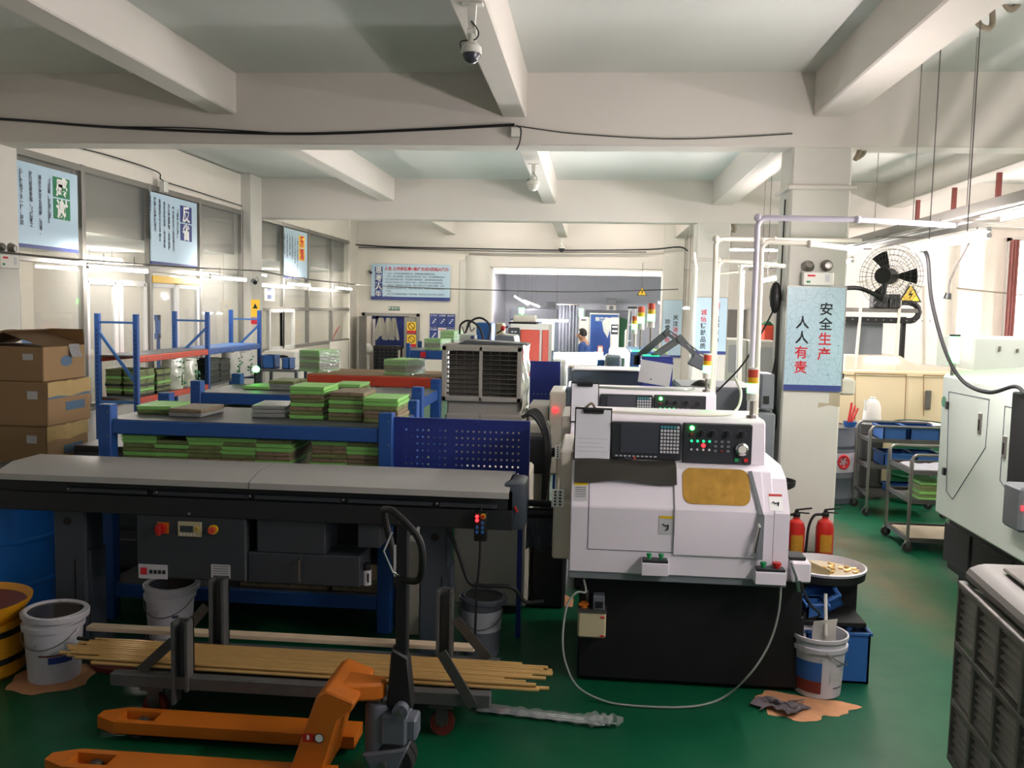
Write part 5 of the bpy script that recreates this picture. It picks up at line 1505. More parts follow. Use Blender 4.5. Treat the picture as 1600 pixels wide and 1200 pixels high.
# round stand behind the lathe, extinguishers
t = T('round_tray_stand', 'second round tray stand half hidden behind the near lathe corner', 'tray stand', (1.45, 6.9, 0))
m = MB('black'); m.lathe([(0, 0.78), (0.12, 0.78), (0.15, 0.8), (0.155, 0.84), (0.148, 0.84), (0.145, 0.81), (0, 0.8)], (1.42, 6.9, 0), 28); m.out('tray', t)
for a in (0, 120, 240):
    m = MB('black'); m.cyl((1.42 + 0.06 * math.cos(R(a)), 6.9 + 0.06 * math.sin(R(a)), 0.78), (1.42 + 0.16 * math.cos(R(a)), 6.9 + 0.16 * math.sin(R(a)), 0.0), 0.012, seg=8); m.out('leg', t)
def extinguisher(label, x, y):
    t = T('fire_extinguisher', label, 'fire extinguisher', (x, y, 0), 'fire extinguishers at the column foot')
    m = MB('red'); m.lathe([(0, 0), (0.07, 0), (0.074, 0.01), (0.074, 0.3), (0.06, 0.35), (0.028, 0.375), (0.026, 0.395), (0, 0.395)], (x, y, 0), 28); m.out('cylinder', t)
    m = MB('extinguisher_label'); m.sheet(lambda u, v: (x + 0.0755 * math.cos(R(-130 + 80 * u)), y + 0.0755 * math.sin(R(-130 + 80 * u)), 0.1 + 0.15 * v), 12, 2); m.out('yellow_label', t)
    m = MB('black'); m.lathe([(0, 0.395), (0.03, 0.395), (0.03, 0.42), (0.018, 0.43), (0.018, 0.445), (0, 0.445)], (x, y, 0), 16); m.bar((x - 0.01, y, 0.45), (x + 0.12, y - 0.02, 0.475), 0.02, 0.012); m.bar((x - 0.01, y, 0.43), (x + 0.1, y - 0.02, 0.43), 0.018, 0.01); m.out('valve_handle', t)
    m = MB('black'); m.tube(smooth_path([(x - 0.03, y, 0.41), (x - 0.1, y - 0.02, 0.4), (x - 0.14, y - 0.02, 0.3), (x - 0.15, y - 0.01, 0.12), (x - 0.16, y, 0.02)], 5), 0.012, 8); m.out('hose', t)
extinguisher('red fire extinguisher nearer the lathe, left one at the column foot', 1.768, 7.65)
extinguisher('red fire extinguisher at the right corner of the column foot', 2.019, 7.7)

# ================================================================ near right evaporative cooler
X = TR((1.645, 4.03, 0)) @ Matrix.Rotation(R(-5.0), 4, 'Z')
t = T('air_cooler', 'weathered grey evaporative cooler with grille at the lower right corner', 'air cooler', (1.645, 4.03, 0))
# local: +x away from the face, -y towards the camera
W, D = 0.85, 1.0
m = MB('cooler_grey'); m.box(0.03, W, -D + 0.02, -0.02, 0.02, 0.22, 0.02); m.box(0.06, W, -D + 0.03, -0.03, 0.2, 0.92, 0.01); m.move(X); m.out('body', t)
m = MB('grille_grey'); fr = 0.028
for y in [-D * q / 4 for q in range(5)]:
    m.box(-0.005, 0.03, y - fr / 2 if y > -D else y, y + fr / 2 if y < 0 else y, 0.14, 0.945, 0.003)
for z in (0.14, 0.4, 0.66, 0.93):
    m.box(-0.006, 0.03, -D, 0, z - 0.014, z + 0.014, 0.003)
m.use('grille_grey')
for s in range(4):
    for k in range(23):
        z = 0.165 + k * 0.034
        if any(abs(z - q) < 0.02 for q in (0.4, 0.66)):
            continue
        ya, yb = -D * s / 4 - fr / 2, -D * (s + 1) / 4 + fr / 2
        m.quad((0.004, ya, z - 0.012), (0.004, yb, z - 0.012), (0.04, yb, z + 0.016), (0.04, ya, z + 0.016))
        m.quad((0.006, ya, z - 0.012), (0.006, yb, z - 0.012), (0.006, yb, z - 0.006), (0.006, ya, z - 0.006))
m.move(X); m.out('grille_panel', t, 0)
m = MB('black'); m.box(0.05, 0.062, -D + 0.03, -0.03, 0.15, 0.92); m.move(X); m.out('filter_pad', t)
m = MB('cooler_grey'); m.prism([(0.02, 0.95), (0.02, 1.0), (0.08, 1.03), (W - 0.05, 1.05), (W + 0.02, 1.0), (W + 0.02, 0.95)], 'y', -D + 0.01, 0.0, 0.015); m.box(0.12, W - 0.1, -D + 0.2, -0.15, 1.04, 1.055, 0.006); m.move(X); m.out('lid', t)
m = MB('yellow'); m.box(-0.008, -0.004, -0.46, -0.3, 0.15, 0.22); m.use('grille_grey'); m.box(-0.009, -0.007, -0.44, -0.4, 0.16, 0.21); m.move(X); m.out('sticker', t)

# ================================================================ right machine row
t = T('machining_centre', 'pale green-white machine enclosure on the right with seamed doors', 'machine', (2.85, 6, 0), 'right machine row')
m = MB('green_white'); m.prism([(2.85, 0.5), (2.85, 1.64), (2.9, 1.66), (4.3, 1.8), (4.3, 0.5)], 'y', 4.4, 7.55, 0.02); m.out('enclosure', t)
m = MB('black_steel'); m.box(2.93, 4.25, 4.45, 7.45, 0.06, 0.5, 0.02)
for y in (4.9, 5.6, 6.3, 7.0):
    m.box(2.915, 2.935, y, y + 0.5, 0.12, 0.44, 0.01)
for y in (4.7, 7.2):
    m.box(2.98, 3.1, y, y + 0.12, 0, 0.06)
m.out('base', t)
m = MB('ink')
def seam(pts, x=2.8485, w=0.004):
    for a, b in zip(pts, pts[1:]):
        m.bar((x, a[0], a[1]), (x, b[0], b[1]), w, w)
seam([(7.4, 1.51), (6.67, 1.52), (6.68, 1.17), (7.2, 0.68), (7.33, 0.72), (7.4, 1.51)])
seam([(6.42, 1.5), (6.42, 0.98), (6.3, 0.93)]); seam([(6.42, 1.5), (6.2, 1.5)])
m.out('door_seam', t)
for y, z in ((7.4, 1.4), (7.38, 0.87)):
    m = MB('black'); m.box(2.83, 2.852, y - 0.02, y + 0.02, z - 0.03, z + 0.03, 0.004); m.out('hinge', t)
for y, z in ((6.79, 1.33), (6.38, 1.22)):
    m = MB('steel'); m.box(2.838, 2.852, y - 0.025, y + 0.025, z - 0.08, z + 0.08, 0.006); m.use('black'); m.box(2.835, 2.84, y - 0.012, y + 0.012, z - 0.05, z + 0.03); m.out('door_handle', t)
m = MB('sign_green'); m.cyl((2.847, 7.49, 1.42), (2.851, 7.49, 1.42), 0.045, seg=20); m.out('round_badge', t)
m = MB('black_steel'); m.box(2.79, 2.86, 4.9, 6.2, 0.78, 1.62, 0.01); m.out('dark_door_edge', t)
m = MB('glow_green'); c = V(*(2.869, 7.4, 1.852)); m.cyl((c.x, c.y, 1.74), (c.x, c.y, 1.95), 0.04, seg=18); m.use('steel'); m.cyl((c.x, c.y, 1.64), (c.x, c.y, 1.74), 0.02, seg=12); m.use('black'); m.cyl((c.x, c.y, 1.95), (c.x, c.y, 1.965), 0.04, seg=18); m.out('green_tower_lamp', t)
t = T('operator_pendant', 'grey operator pendant with a red lit display at the right edge', 'control box', (2.293, 4.9, 1.097))
c = V(*(2.28, 4.9, 1.097))
m = MB('grey_machine'); m.box(c.x - 0.02, c.x + 0.25, 4.85, 5.05, c.z - 0.12, c.z + 0.12, 0.015); m.out('case', t)
m = MB('led_red'); m.box(c.x - 0.012, c.x + 0.05, 4.845, 4.851, c.z - 0.0, c.z + 0.025); m.out('red_display', t)
m = MB('grey_machine'); m.cyl((c.x + 0.1, 4.95, c.z - 0.12), (c.x + 0.1, 4.95, 0.0), 0.025, seg=12); m.out('stalk', t)
# cream machine behind
t = T('cream_machine', 'cream enclosure behind the carts with a dark gantry rail on top', 'machine', (3.8, 11.4, 0), 'right machine row')
m = MB('cream'); m.box(2.7, 4.558, 11.0, 12.4, 0.1, 1.437, 0.02); m.box(2.68, 4.573, 10.98, 12.4, 1.437 - 0.05, 1.437 + 0.01, 0.008); m.use('black_steel'); m.box(2.8, 4.4, 11.1, 12.3, 0, 0.1); m.out('enclosure', t)
m = MB('carton')
for a, b in (((3.136, 10.975, 1.415), (3.167, 10.975, 0.808)), ((3.136, 10.975, 1.415), (3.726, 10.975, 1.415)), ((3.726, 10.975, 1.415), (3.737, 10.975, 0.827)), ((3.924, 10.975, 1.413), (3.952, 10.975, 0.926)), ((3.924, 10.975, 1.413), (4.194, 10.975, 1.413))):
    m.bar(a, b, 0.008, 0.008)
m.out('door_seam', t)
m = MB('steel'); m.box(3.957, 4.022, 10.95, 10.99, 1.004, 1.233, 0.008); m.out('door_handle', t)
zt = 1.437
m = MB('beige_machine'); m.prism([(3.053, zt), (3.053, zt + 0.19), (3.703, zt + 0.19), (3.91, zt + 0.06), (4.568, zt + 0.04), (4.568, zt)], 'y', 11.15, 12.2, 0.01); m.use('grey_machine'); m.box(3.024, 3.535, 11.3, 11.9, zt + 0.1, zt + 0.58, 0.01); m.out('hood', t)
m = MB('lit_window')
for i in range(9):
    x = 3.299 + i * 0.045; m.box(x, x + 0.03, 11.12, 11.148, 1.547, 1.578)
m.out('hood_reflection', t)  # glowing bits stand for light reflected on the hood
m = MB('steel'); gx0, gx1, gz = 2.75, 3.908, 2.144
m.box(gx0, gx1, 11.2, 11.28, gz, gz + 0.05, 0.004); m.out('gantry_rail', t)
m = MB('black'); m.box(gx0, gx1 - 0.1, 11.16, 11.3, gz - 0.13, gz - 0.06, 0.006)
m.tube([(gx1 - 0.1 + 0.11 * math.sin(a * 0.5236), 11.23, gz + 0.01 - 0.11 * math.cos(a * 0.5236)) for a in range(7)], 0.035, 8); m.box(gx1 - 0.55, gx1 - 0.1, 11.18, 11.28, gz + 0.09, gz + 0.15, 0.004)
m.use('steel')
for i in range(14):
    m.box(gx0 + 0.1 + i * 0.09, gx0 + 0.115 + i * 0.09, 11.155, 11.16, gz - 0.1, gz - 0.085)
m.out('cable_chain', t)
for u in (1345, 1406):
    m = MB('pvc'); x = 3.214 if u == 1345 else 3.666; m.bar((x - 0.03, 11.14, zt + 0.02), (x + 0.01, 11.18, gz + 0.15), 0.03, 0.03); m.out('gantry_post', t)
m = MB('black'); m.box(3.35, 3.522, 11.14, 11.3, gz + 0.05, gz + 0.22, 0.01); m.box(3.544, 3.671, 11.14, 11.3, gz + 0.05, gz + 0.22, 0.01); m.box(3.739, 3.784, 11.25, 11.32, zt, gz - 0.05); m.out('gantry_carriage', t)
t = T('white_cabinet', 'large off-white cabinet box on the right beyond the green-white machine', 'cabinet', (4.726, 11.6, 0), 'right machine row')
m = MB('green_white'); m.box(4.726, 6.4, 11.6, 12.8, 0.0, 1.86, 0.02); m.out('body', t)
m = MB('steel'); m.box(5.023, 5.046, 11.58, 11.61, 1.692, 1.756); m.box(5.237, 5.26, 11.58, 11.61, 1.682, 1.729); m.out('lock', t)
m = MB('curtain_red'); m.sheet(lambda u, v: (6.308 + 0.13 * u, 14.4 + 0.03 * math.sin(u * 18), 0.0 + 3.3 * v), 18, 4)
tag(m.out('door_curtain'), 'narrow dull red curtain hanging beside the bright window', 'curtain')
# wall fan
c = V(*(2.732, 8.6, 2.465))
FX = TR(c) @ Matrix.Rotation(R(-38), 4, 'Z') @ Matrix.Rotation(R(90), 4, 'X')
t = T('wall_fan', 'black caged wall fan on an arm from the near column', 'fan', c)
m = MB('dull_steel')
for q in (0.05, 0.1, 0.15, 0.2, 0.25, 0.29):
    for zz in ((0.085, -0.085) if q < 0.28 else (0.0,)):
        zz = zz * (1 - (q / 0.31) ** 3)
        m.tube([(q * math.cos(a * 0.19635), q * math.sin(a * 0.19635), zz) for a in range(32)], 0.0022, 4, closed=True)
for k in range(36):
    a = R(k * 10)
    for s in (-1, 1):
        m.tube([(q * math.cos(a), q * math.sin(a), s * 0.085 * (1 - (q / 0.31) ** 3)) for q in (0.04, 0.12, 0.2, 0.26, 0.29)], 0.0016, 4)
m.move(FX); m.out('cage', t)
for k in range(3):
    m = MB('black'); a0 = R(k * 120)
    m.sheet(lambda u, v: ((0.04 + 0.2 * u) * math.cos(a0 + (v - 0.5) * 0.6), (0.04 + 0.2 * u) * math.sin(a0 + (v - 0.5) * 0.6), 0.03 * (v - 0.5)), 6, 5, 0.004); m.move(FX); m.out('blade', t)
m = MB('black'); m.cyl((0, 0, 0.02), (0, 0, 0.2), 0.075, seg=20); m.cyl((0, 0, -0.03), (0, 0, 0.02), 0.045, seg=16); m.move(FX); m.out('motor', t)
m = MB('black'); mp = FX @ V(0, 0, 0.18); m.tube(smooth_path([mp, mp + V(0, 0, -0.18), V(2.4, 8.4, c.z - 0.12), V(2.17, 8.2, c.z - 0.13)], 5), 0.02, 10); m.box(2.166, 2.19, 8.14, 8.26, c.z - 0.22, c.z - 0.05); m.out('wall_arm', t)
# carts
def steel_cart(label, x0, x1, y0, y1, zs, ht):
    t = T('steel_cart', label, 'cart', ((x0 + x1) / 2, (y0 + y1) / 2, 0), 'steel carts on the right')
    for y in (y0, y1):
        m = MB('steel'); m.tube([(x0, y, 0.1), (x0, y, ht - 0.06)] + arc((x0 + 0.06, y, ht - 0.06), 0.06, 180, 90, 4) + arc((x1 - 0.06, y, ht - 0.06), 0.06, 90, 0, 4) + [(x1, y, 0.1)], 0.014, 8); m.out('tube_frame', t)
    for z in zs:
        m = MB('dull_steel'); m.box(x0, x1, y0, y1, z, z + 0.012); m.box(x0, x1, y0 - 0.005, y0 + 0.008, z, z + 0.04); m.box(x0, x1, y1 - 0.008, y1 + 0.005, z, z + 0.04); m.box(x0 - 0.004, x0 + 0.008, y0, y1, z, z + 0.04); m.box(x1 - 0.008, x1 + 0.004, y0, y1, z, z + 0.04); m.out('shelf_tray', t)
    for x in (x0, x1):
        for y in (y0, y1):
            m = MB('rubber'); m.cyl((x, y - 0.012, 0.045), (x, y + 0.012, 0.045), 0.045, seg=16); m.use('steel'); m.box(x - 0.02, x + 0.02, y - 0.02, y + 0.02, 0.075, 0.1); m.box(x - 0.012, x + 0.012, y - 0.018, y - 0.013, 0.04, 0.08); m.out('caster', t)
steel_cart('rusty three-shelf steel cart with blue bins by the barrels', 2.93, 3.72, 9.6, 10.05, (0.2, 0.5, 0.78), 0.95)
for i, (x, z, w, lab) in enumerate(((3.2, 0.793, 0.24, 'dark blue bin on the top cart shelf, left one'), (3.5, 0.793, 0.3, 'bright blue bin on the top cart shelf under the barrel lid'), (3.25, 0.513, 0.3, 'blue bin on the middle cart shelf, left one'), (3.56, 0.513, 0.26, 'blue bin on the middle cart shelf, right one'), (3.35, 0.213, 0.28, 'pale blue shallow bin on the bottom cart shelf'), (3.62, 0.213, 0.2, 'blue bin at the right end of the bottom cart shelf'))):
    bin_(lab, TR((x, 9.83, z)), w, 0.36, 0.15 if i != 4 else 0.09)
steel_cart('small steel cart with tubular handle beside the green-white machine', 2.86, 3.45, 8.15, 8.75, (0.09, 0.44, 0.7), 0.88)
stack(3.08, 8.4, 0.453, 'gogoog', 'green stack on the middle shelf of the small steel cart', 'trays on the small steel cart', 0, (0.9, 0.9, 1))
m = MB('paper'); m.sheet(lambda u, v: (2.92 + 0.4 * u, 8.25 + 0.4 * v, 0.73 + 0.02 * math.sin(u * 9) * math.sin(v * 7)), 10, 10, 0.004); tag(m.out('cloth'), 'crumpled pale cloth on the top shelf of the small steel cart', 'cloth')
m = MB('bucket_in'); m.box(2.9, 3.4, 8.2, 8.7, 0.104, 0.12); tag(m.out('cardboard_sheet'), 'flat tan cardboard lying on the lowest shelf of the small cart', 'cardboard')
# barrels and bits by the column
d = drum('steel_barrel', 'grey ribbed steel barrel with white band and red emblem behind the column', (2.72, 10.35, 0), 0.27, 0.86, 'bucket_grey', 'dull_steel', (0.08, 0.35, 0.6, 0.68, 0.76))
m = MB('bucket_white'); m.sheet(lambda u, v: (2.72 + 0.2785 * math.cos(R(-180 + 180 * u)), 10.35 + 0.2785 * math.sin(R(-180 + 180 * u)), 0.36 + 0.22 * v), 24, 2); m.out('white_band', d)
m = MB('ink_red'); cx, cz = 2.807, 0.483
m.tube([(cx + 0.055 * math.cos(a * 0.2618), 10.075, cz + 0.07 * math.sin(a * 0.2618)) for a in range(24)], 0.014, 6, closed=True)
for k in range(5):
    a = R(90 + k * 72); m.prism([(cx + 0.05 * math.cos(a - 0.35), cz + 0.06 * math.sin(a - 0.35)), (cx + 0.05 * math.cos(a + 0.35), cz + 0.06 * math.sin(a + 0.35)), (cx + 0.02 * math.cos(a + 0.9), cz + 0.026 * math.sin(a + 0.9))], 'y', 10.07, 10.08)
m.out('red_emblem', d)
drum('steel_barrel', 'green barrel with a white top plate behind the three-shelf cart', (3.75, 10.5, 0), 0.28, 0.9, 'exit_green', 'plastic_white')
t = T('plastic_jug', 'white translucent plastic jug standing on a barrel by the cream machine', 'jug', (3.228, 10.55, 0.862))
m = MB('plastic_white'); jx = 3.228; m.lathe([(0, 0), (0.1, 0), (0.105, 0.02), (0.09, 0.2), (0.07, 0.26), (0.03, 0.29), (0.03, 0.31), (0, 0.31)], (jx, 10.55, 0.862), 24); m.out('jug_body', t)
m = MB('plastic_white'); m.tube([(jx - 0.06, 10.5, 1.12), (jx - 0.1, 10.48, 1.14), (jx - 0.1, 10.48, 1.02)], 0.012, 8); m.out('spout', t)
m = MB('dull_steel'); m.lathe([(0, 0), (0.15, 0), (0.15, 0.86), (0, 0.86)], (jx + 0.0, 10.6, 0), 28); tag(m.out('steel_barrel'), 'plain dark barrel under the white plastic jug', 'drum')
t = T('tool_cup', 'dark cup of red-handled tools on the grey barrel behind the column', 'cup', (2.914, 10.3, 0.86))
m = MB('bin_blue'); tx = 2.914; m.lathe([(0, 0), (0.06, 0), (0.075, 0.06), (0.068, 0.06), (0.055, 0.01), (0, 0.01)], (tx, 10.3, 0.852), 18); m.out('cup', t)
for i in range(3):
    m = MB('red'); m.bar((tx - 0.02 + i * 0.015, 10.3, 0.88), (tx + 0.02 + i * 0.035, 10.33, 1.12 - i * 0.03), 0.022, 0.012); m.out('tool_handle', t)
# ================================================================ louvred cooler in the middle
t = T('louvred_cooler', 'beige air cooler with a dark louvred front and plastic-wrapped side, mid hall', 'air cooler', (-1.0, 8.5, 0))
gx0, gx1, gz0, gz1 = -1.395, -0.642, 1.22, 1.738
m = MB('cooler_light'); fr = 0.045
m.box(gx0, gx0 + fr, 8.3, 8.36, gz0, gz1, 0.005); m.box(gx1 - fr, gx1, 8.3, 8.36, gz0, gz1, 0.005); m.box(gx0, gx1, 8.3, 8.36, gz1 - fr, gz1, 0.005); m.box(gx0, gx1, 8.3, 8.36, gz0, gz0 + fr, 0.005)
xm = (gx0 + gx1) / 2 - 0.01
m.box(xm - 0.014, xm + 0.014, 8.3, 8.36, gz0, gz1, 0.003); m.box(gx0, gx1, 8.36, 8.9, gz1 - 0.012, gz1 + 0.01); m.box(gx0, gx0 + 0.01, 8.36, 8.9, gz0, gz1); m.box(gx0, gx1, 8.36, 8.9, gz0, gz0 + 0.012); m.out('louvre_frame', t)
m = MB('grille_grey'); m.box(gx0 + 0.02, gx1 - 0.02, 8.62, 8.64, gz0 + 0.02, gz1 - 0.02); m.out('dark_duct', t)
for i in range(9):
    z = gz0 + fr + 0.03 + i * (gz1 - gz0 - 2 * fr - 0.03) / 9
    for a, b in ((gx0 + fr, xm - 0.014), (xm + 0.014, gx1 - fr)):
        m = MB('steel'); m.bar((a, 8.34, z), (b, 8.34, z), 0.03, 0.006, up=(0, 0.5, 1)); m.out('louvre_blade', t)
for a, b in ((gx0 + fr, xm), (xm, gx1 - fr)):
    for k in range(1, 4):
        x = a + (b - a) * k / 4
        m = MB('steel'); m.box(x - 0.004, x + 0.004, 8.37, 8.385, gz0 + fr, gz1 - fr); m.out('vertical_vane', t)
m = MB('film'); m.sheet(lambda u, v: (gx1 + 0.005 + 0.02 * u + 0.012 * math.sin(u * 11 + v * 5) * math.sin(v * 13), 8.32 + 0.62 * u, gz0 - 0.08 + (gz1 - gz0 + 0.1) * v), 20, 24); m.out('plastic_wrap', t)
m = MB('cooler_light'); m.box(gx0 + 0.05, gx1 - 0.01, 8.36, 8.95, 0.9, gz0, 0.01); m.box(gx0 + 0.03, gx1 + 0.03, 8.33, 9.0, 0.15, gz0 - 0.12, 0.02); m.use('ink'); m.box(xm - 0.002, xm + 0.002, 8.328, 8.33, 0.3, gz0 - 0.12); m.out('body', t)
for x in (gx0 + 0.1, gx1 - 0.08):
    for y in (8.4, 8.9):
        m = MB('rubber'); m.cyl((x, y - 0.02, 0.07), (x, y + 0.02, 0.07), 0.07, seg=16); m.box(x - 0.02, x + 0.02, y - 0.03, y + 0.03, 0.1, 0.16); m.out('caster', t)
m = MB('shelf_grey'); m.prism([(gx0 + 0.12, gz1 + 0.012), (gx0 + 0.2, gz1 + 0.05), (gx1 + 0.02, gz1 + 0.03), (gx1 + 0.05, gz1 + 0.012)], 'y', 8.45, 8.85, 0.004); tag(m.out('folded_sheet'), 'folded grey sheet lying on top of the louvred cooler', 'sheet')

# ================================================================ behind the pegboard: second feeder end, hoses, third machine
t = T('feeder_drive', 'dark drive end of the second bar feeder between pegboard and lathes', 'machine', (0.0, 6.75, 0))
m = MB('beige_machine'); m.box(-0.486, -0.306, 6.9, 7.15, 0.0, 1.209, 0.02); m.out('column_body', t)
m = MB('feeder_dark'); m.box(-0.479, -0.292, 6.65, 6.9, 0.861, 1.143, 0.02); m.out('dark_housing', t)
m = MB('black_steel'); m.cyl((-0.359, 6.7, 1.014), (-0.2, 6.7, 1.029), 0.035, seg=16); m.out('guide_tube', t)
m = MB('cable_black')
for i in range(4):
    m.tube(smooth_path([(-0.498, 6.6, 1.294), V(*(-0.432, 6.6, 1.315)) + V(0.01 * i, 0.02 * i, 0.01 * i), V(*(-0.354, 6.6, 1.222)) + V(0.012 * i, 0, 0.006 * i), V(*(-0.317, 6.6, 1.07)) + V(0.01 * i, 0, 0), V(*(-0.327, 6.6, 0.876)) + V(0.01 * i, 0.02, 0), V(*(-0.337, 6.65, 0.574))], 5), 0.014, 8)
tag(m.out('hose_bundle'), 'bundle of black hoses looping down beside the pegboard', 'hoses')
t = T('pegboard', 'far navy perforated board right of the louvred cooler', 'pegboard', (0, 10.2, 0))
a, b = V(*(-0.693, 10.2, 0.679)), V(*(-0.375, 10.2, 1.505))
m = MB('peg_blue'); m.box(a.x, b.x + 0.03, 10.2, 10.22, a.z, b.z); m.use('key_white')
for i in range(7):
    for j in (0, 1, 4):
        m.cyl((a.x + 0.05 + i * 0.045, 10.199, a.z + 0.25 + j * 0.05), (a.x + 0.05 + i * 0.045, 10.2005, a.z + 0.25 + j * 0.05), 0.006, seg=6)
m.out('perforated_sheet', t)
for x in (a.x + 0.02, b.x - 0.03):
    m = MB('peg_blue'); m.box(x, x + 0.03, 10.22, 10.25, 0, b.z); m.out('post', t)
# third machine (grey) and its blue cabinet
t = T('grey_lathe', 'blue-grey lathe third in the row behind the clipboards', 'machine', (0.3, 8.9, 0), 'machines beyond the white lathes')
a = V(*(-0.19, 8.8, 1.509)); b = V(*(0.508, 8.8, 1.327))
m = MB('blue_grey'); m.box(a.x, b.x, 8.8, 9.6, 0.62, a.z, 0.015); m.box(-0.238, -0.108, 8.6, 9.4, 0.62, 1.353, 0.02); m.use('black_steel'); m.box(a.x, b.x, 8.9, 9.5, 0, 0.62); m.out('body', t)
m = MB('white_machine'); m.box(a.x + 0.02, b.x - 0.02, 8.79, 9.3, a.z, a.z + 0.012); m.out('top_shine', t)  # white plate paints the shine on the blue-grey top
m = MB('beige_machine'); m.box(-0.389, -0.229, 8.6, 9.3, 0.5, 1.308, 0.015); m.use('led_red'); m.box(-0.353, -0.31, 8.58, 8.6, 1.116, 1.147); m.use('cooler_light'); m.box(-0.594, -0.389, 8.65, 9.2, 0.3, 1.166, 0.015); m.out('headstock', t)
t = T('control_cabinet', 'blue control cabinet with a tilted white sheet taped on its front', 'cabinet', (0.9, 8.2, 0))
a, b = V(*(0.445, 8, 1.419)), V(*(0.721, 8, 1.7))
m = MB('peg_blue'); m.box(a.x, b.x, 8.0, 8.5, 1.0, b.z, 0.012); m.box(a.x + 0.05, b.x - 0.05, 8.1, 8.4, 0, 1.0); m.out('box_body', t)
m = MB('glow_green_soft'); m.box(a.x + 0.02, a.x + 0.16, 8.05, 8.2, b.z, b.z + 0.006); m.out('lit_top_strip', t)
m = MB('paper_grey'); m.box(-0.14, 0.14, -0.003, 0, -0.1, 0.1); m.use('ink_black'); m.cyl((-0.03, -0.004, -0.06), (-0.03, -0.002, -0.06), 0.007, seg=8); m.move(TR((0.569, 7.996, 1.554)) @ Matrix.Rotation(R(8), 4, 'Y')); tag(m.out('paper_sheet'), 'white paper sheet taped askew on the blue control cabinet', 'paper')
def lamp_arm(label, pts, y, head):
    P = [V(*p) for p in pts]
    t = T('work_light_arm', label, 'lamp arm', P[0])
    m = MB('black'); m.cyl(P[0] - V(0, 0, 0.06), P[0] + V(0, 0, 0.03), 0.03, seg=14); m.out('base', t)
    for a, b in zip(P, P[1:]):
        m = MB('shelf_grey'); m.bar(a, b, 0.03, 0.03 if a != P[0] else 0.05); m.bar(a + V(0, 0, 0.04), b + V(0, 0, 0.04), 0.012, 0.012); m.cyl(b - V(0, 0.03, 0), b + V(0, 0.03, 0), 0.028, seg=12); m.out('arm_link', t)
    m = MB('bucket_grey'); m.prism([(-0.07, -0.05), (0.07, -0.06), (0.09, 0.04), (-0.05, 0.06)], 'y', -0.05, 0.05, 0.01); m.move(TR(P[-1] + V(0.02, 0, -0.05)) @ Matrix.Rotation(R(head), 4, 'Y')); m.out('lamp_head', t)
lamp_arm('jointed grey work-light arm over the blue cabinet, nearer one', ((0.56, 8.1, 1.69), (0.787, 8.1, 1.856), (0.916, 8.1, 1.711)), 8.1, 20)
lamp_arm('jointed work-light arm behind, reaching the green-lit lamp heads', ((0.422, 8.4, 1.659), (0.691, 8.4, 1.897), (1.039, 8.4, 1.663)), 8.4, 35)
m = MB('grey_machine'); m.box(0.833, 1.557, 8.46, 9.3, 0.0, 1.407, 0.02)
tag(m.out('machine_cabinet'), 'dark grey-green machine cabinet behind the second lathe', 'cabinet')
m = MB('black'); m.sheet(lambda u, v: (0.941 + 0.2 * u, 8.5 + 0.2 * v, 1.402 + 0.06 * math.sin(u * 3.14) * math.sin(v * 3.14)), 8, 8, 0.003); tag(m.out('dark_cloth'), 'dark cloth lying on the machine cabinet behind the second lathe', 'cloth')
# signal towers of the far machines
def tower(label, u, v, y, s, base_z):
    c = V(*(u, y, v))
    t = T('signal_tower', label, 'signal light', (u, y, base_z))
    m = MB('steel'); m.cyl((u, y, base_z), (u, y, v), 0.011, seg=8); m.out('pole', t)
    z = v
    for mm, nm, h in (('plastic_white', 'tower_foot', 1.0), ('glow_green', 'green_lens', 1.0), ('lens_amber', 'amber_lens', 0.7), ('lens_red', 'red_lens', 0.9)):
        m = MB(mm); m.cyl((u, y, z), (u, y, z + h * s), s * 0.55, seg=14); m.out(nm, t); z += h * s
def tw(label, u, vb, vt, y, foot):
    a, b = foot[0], foot[1]
for label, a, b, f in (('signal tower with red top and lit green lens, tallest of the far three', (0.646, 10, 1.918), (0.644, 10, 2.186), (0.656, 10, 1.607)),
                       ('signal tower with lit green lens left of the tallest far one', (0.567, 10.6, 1.882), (0.565, 10.6, 2.151), (0.581, 10.6, 1.658)),
                       ('lowest signal tower of the far three, leftmost', (0.522, 11.2, 1.813), (0.515, 11.2, 2.034), (0.528, 11.2, 1.631))):
    tower(label, a[0], a[2], a[1], (b[2] - a[2]) / 3.6, f[2])
t = T('blue_machine', 'low blue machine carrying the far signal towers', 'machine', (1.0, 10.5, 0))
m = MB('bin_blue'); m.box(0.421, 0.741, 9.9, 11.4, 0, 1.652, 0.02); m.out('body', t)
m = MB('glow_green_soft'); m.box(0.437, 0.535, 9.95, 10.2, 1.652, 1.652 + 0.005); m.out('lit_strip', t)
# green stacks in film on a cart
stack(0.859, 12.5, 1.42, 'ggog', 'pale green stack on the cart before the far ladder', 'trays far off', 0.1, (1.3, 1, 1.4), 0.006)
t = T('tray_cart', 'dark cart holding the pale green tray stack by the far ladder', 'cart', (1.3, 12.5, 0))
tx = 0.861
m = MB('shelf_grey'); m.box(tx - 0.25, tx + 0.25, 12.25, 12.8, 1.38, 1.415); m.out('top_shelf', t)
for x in (tx - 0.23, tx + 0.2):
    for y in (12.27, 12.75):
        m = MB('shelf_grey'); m.box(x, x + 0.03, y, y + 0.03, 0, 1.38); m.out('leg', t)
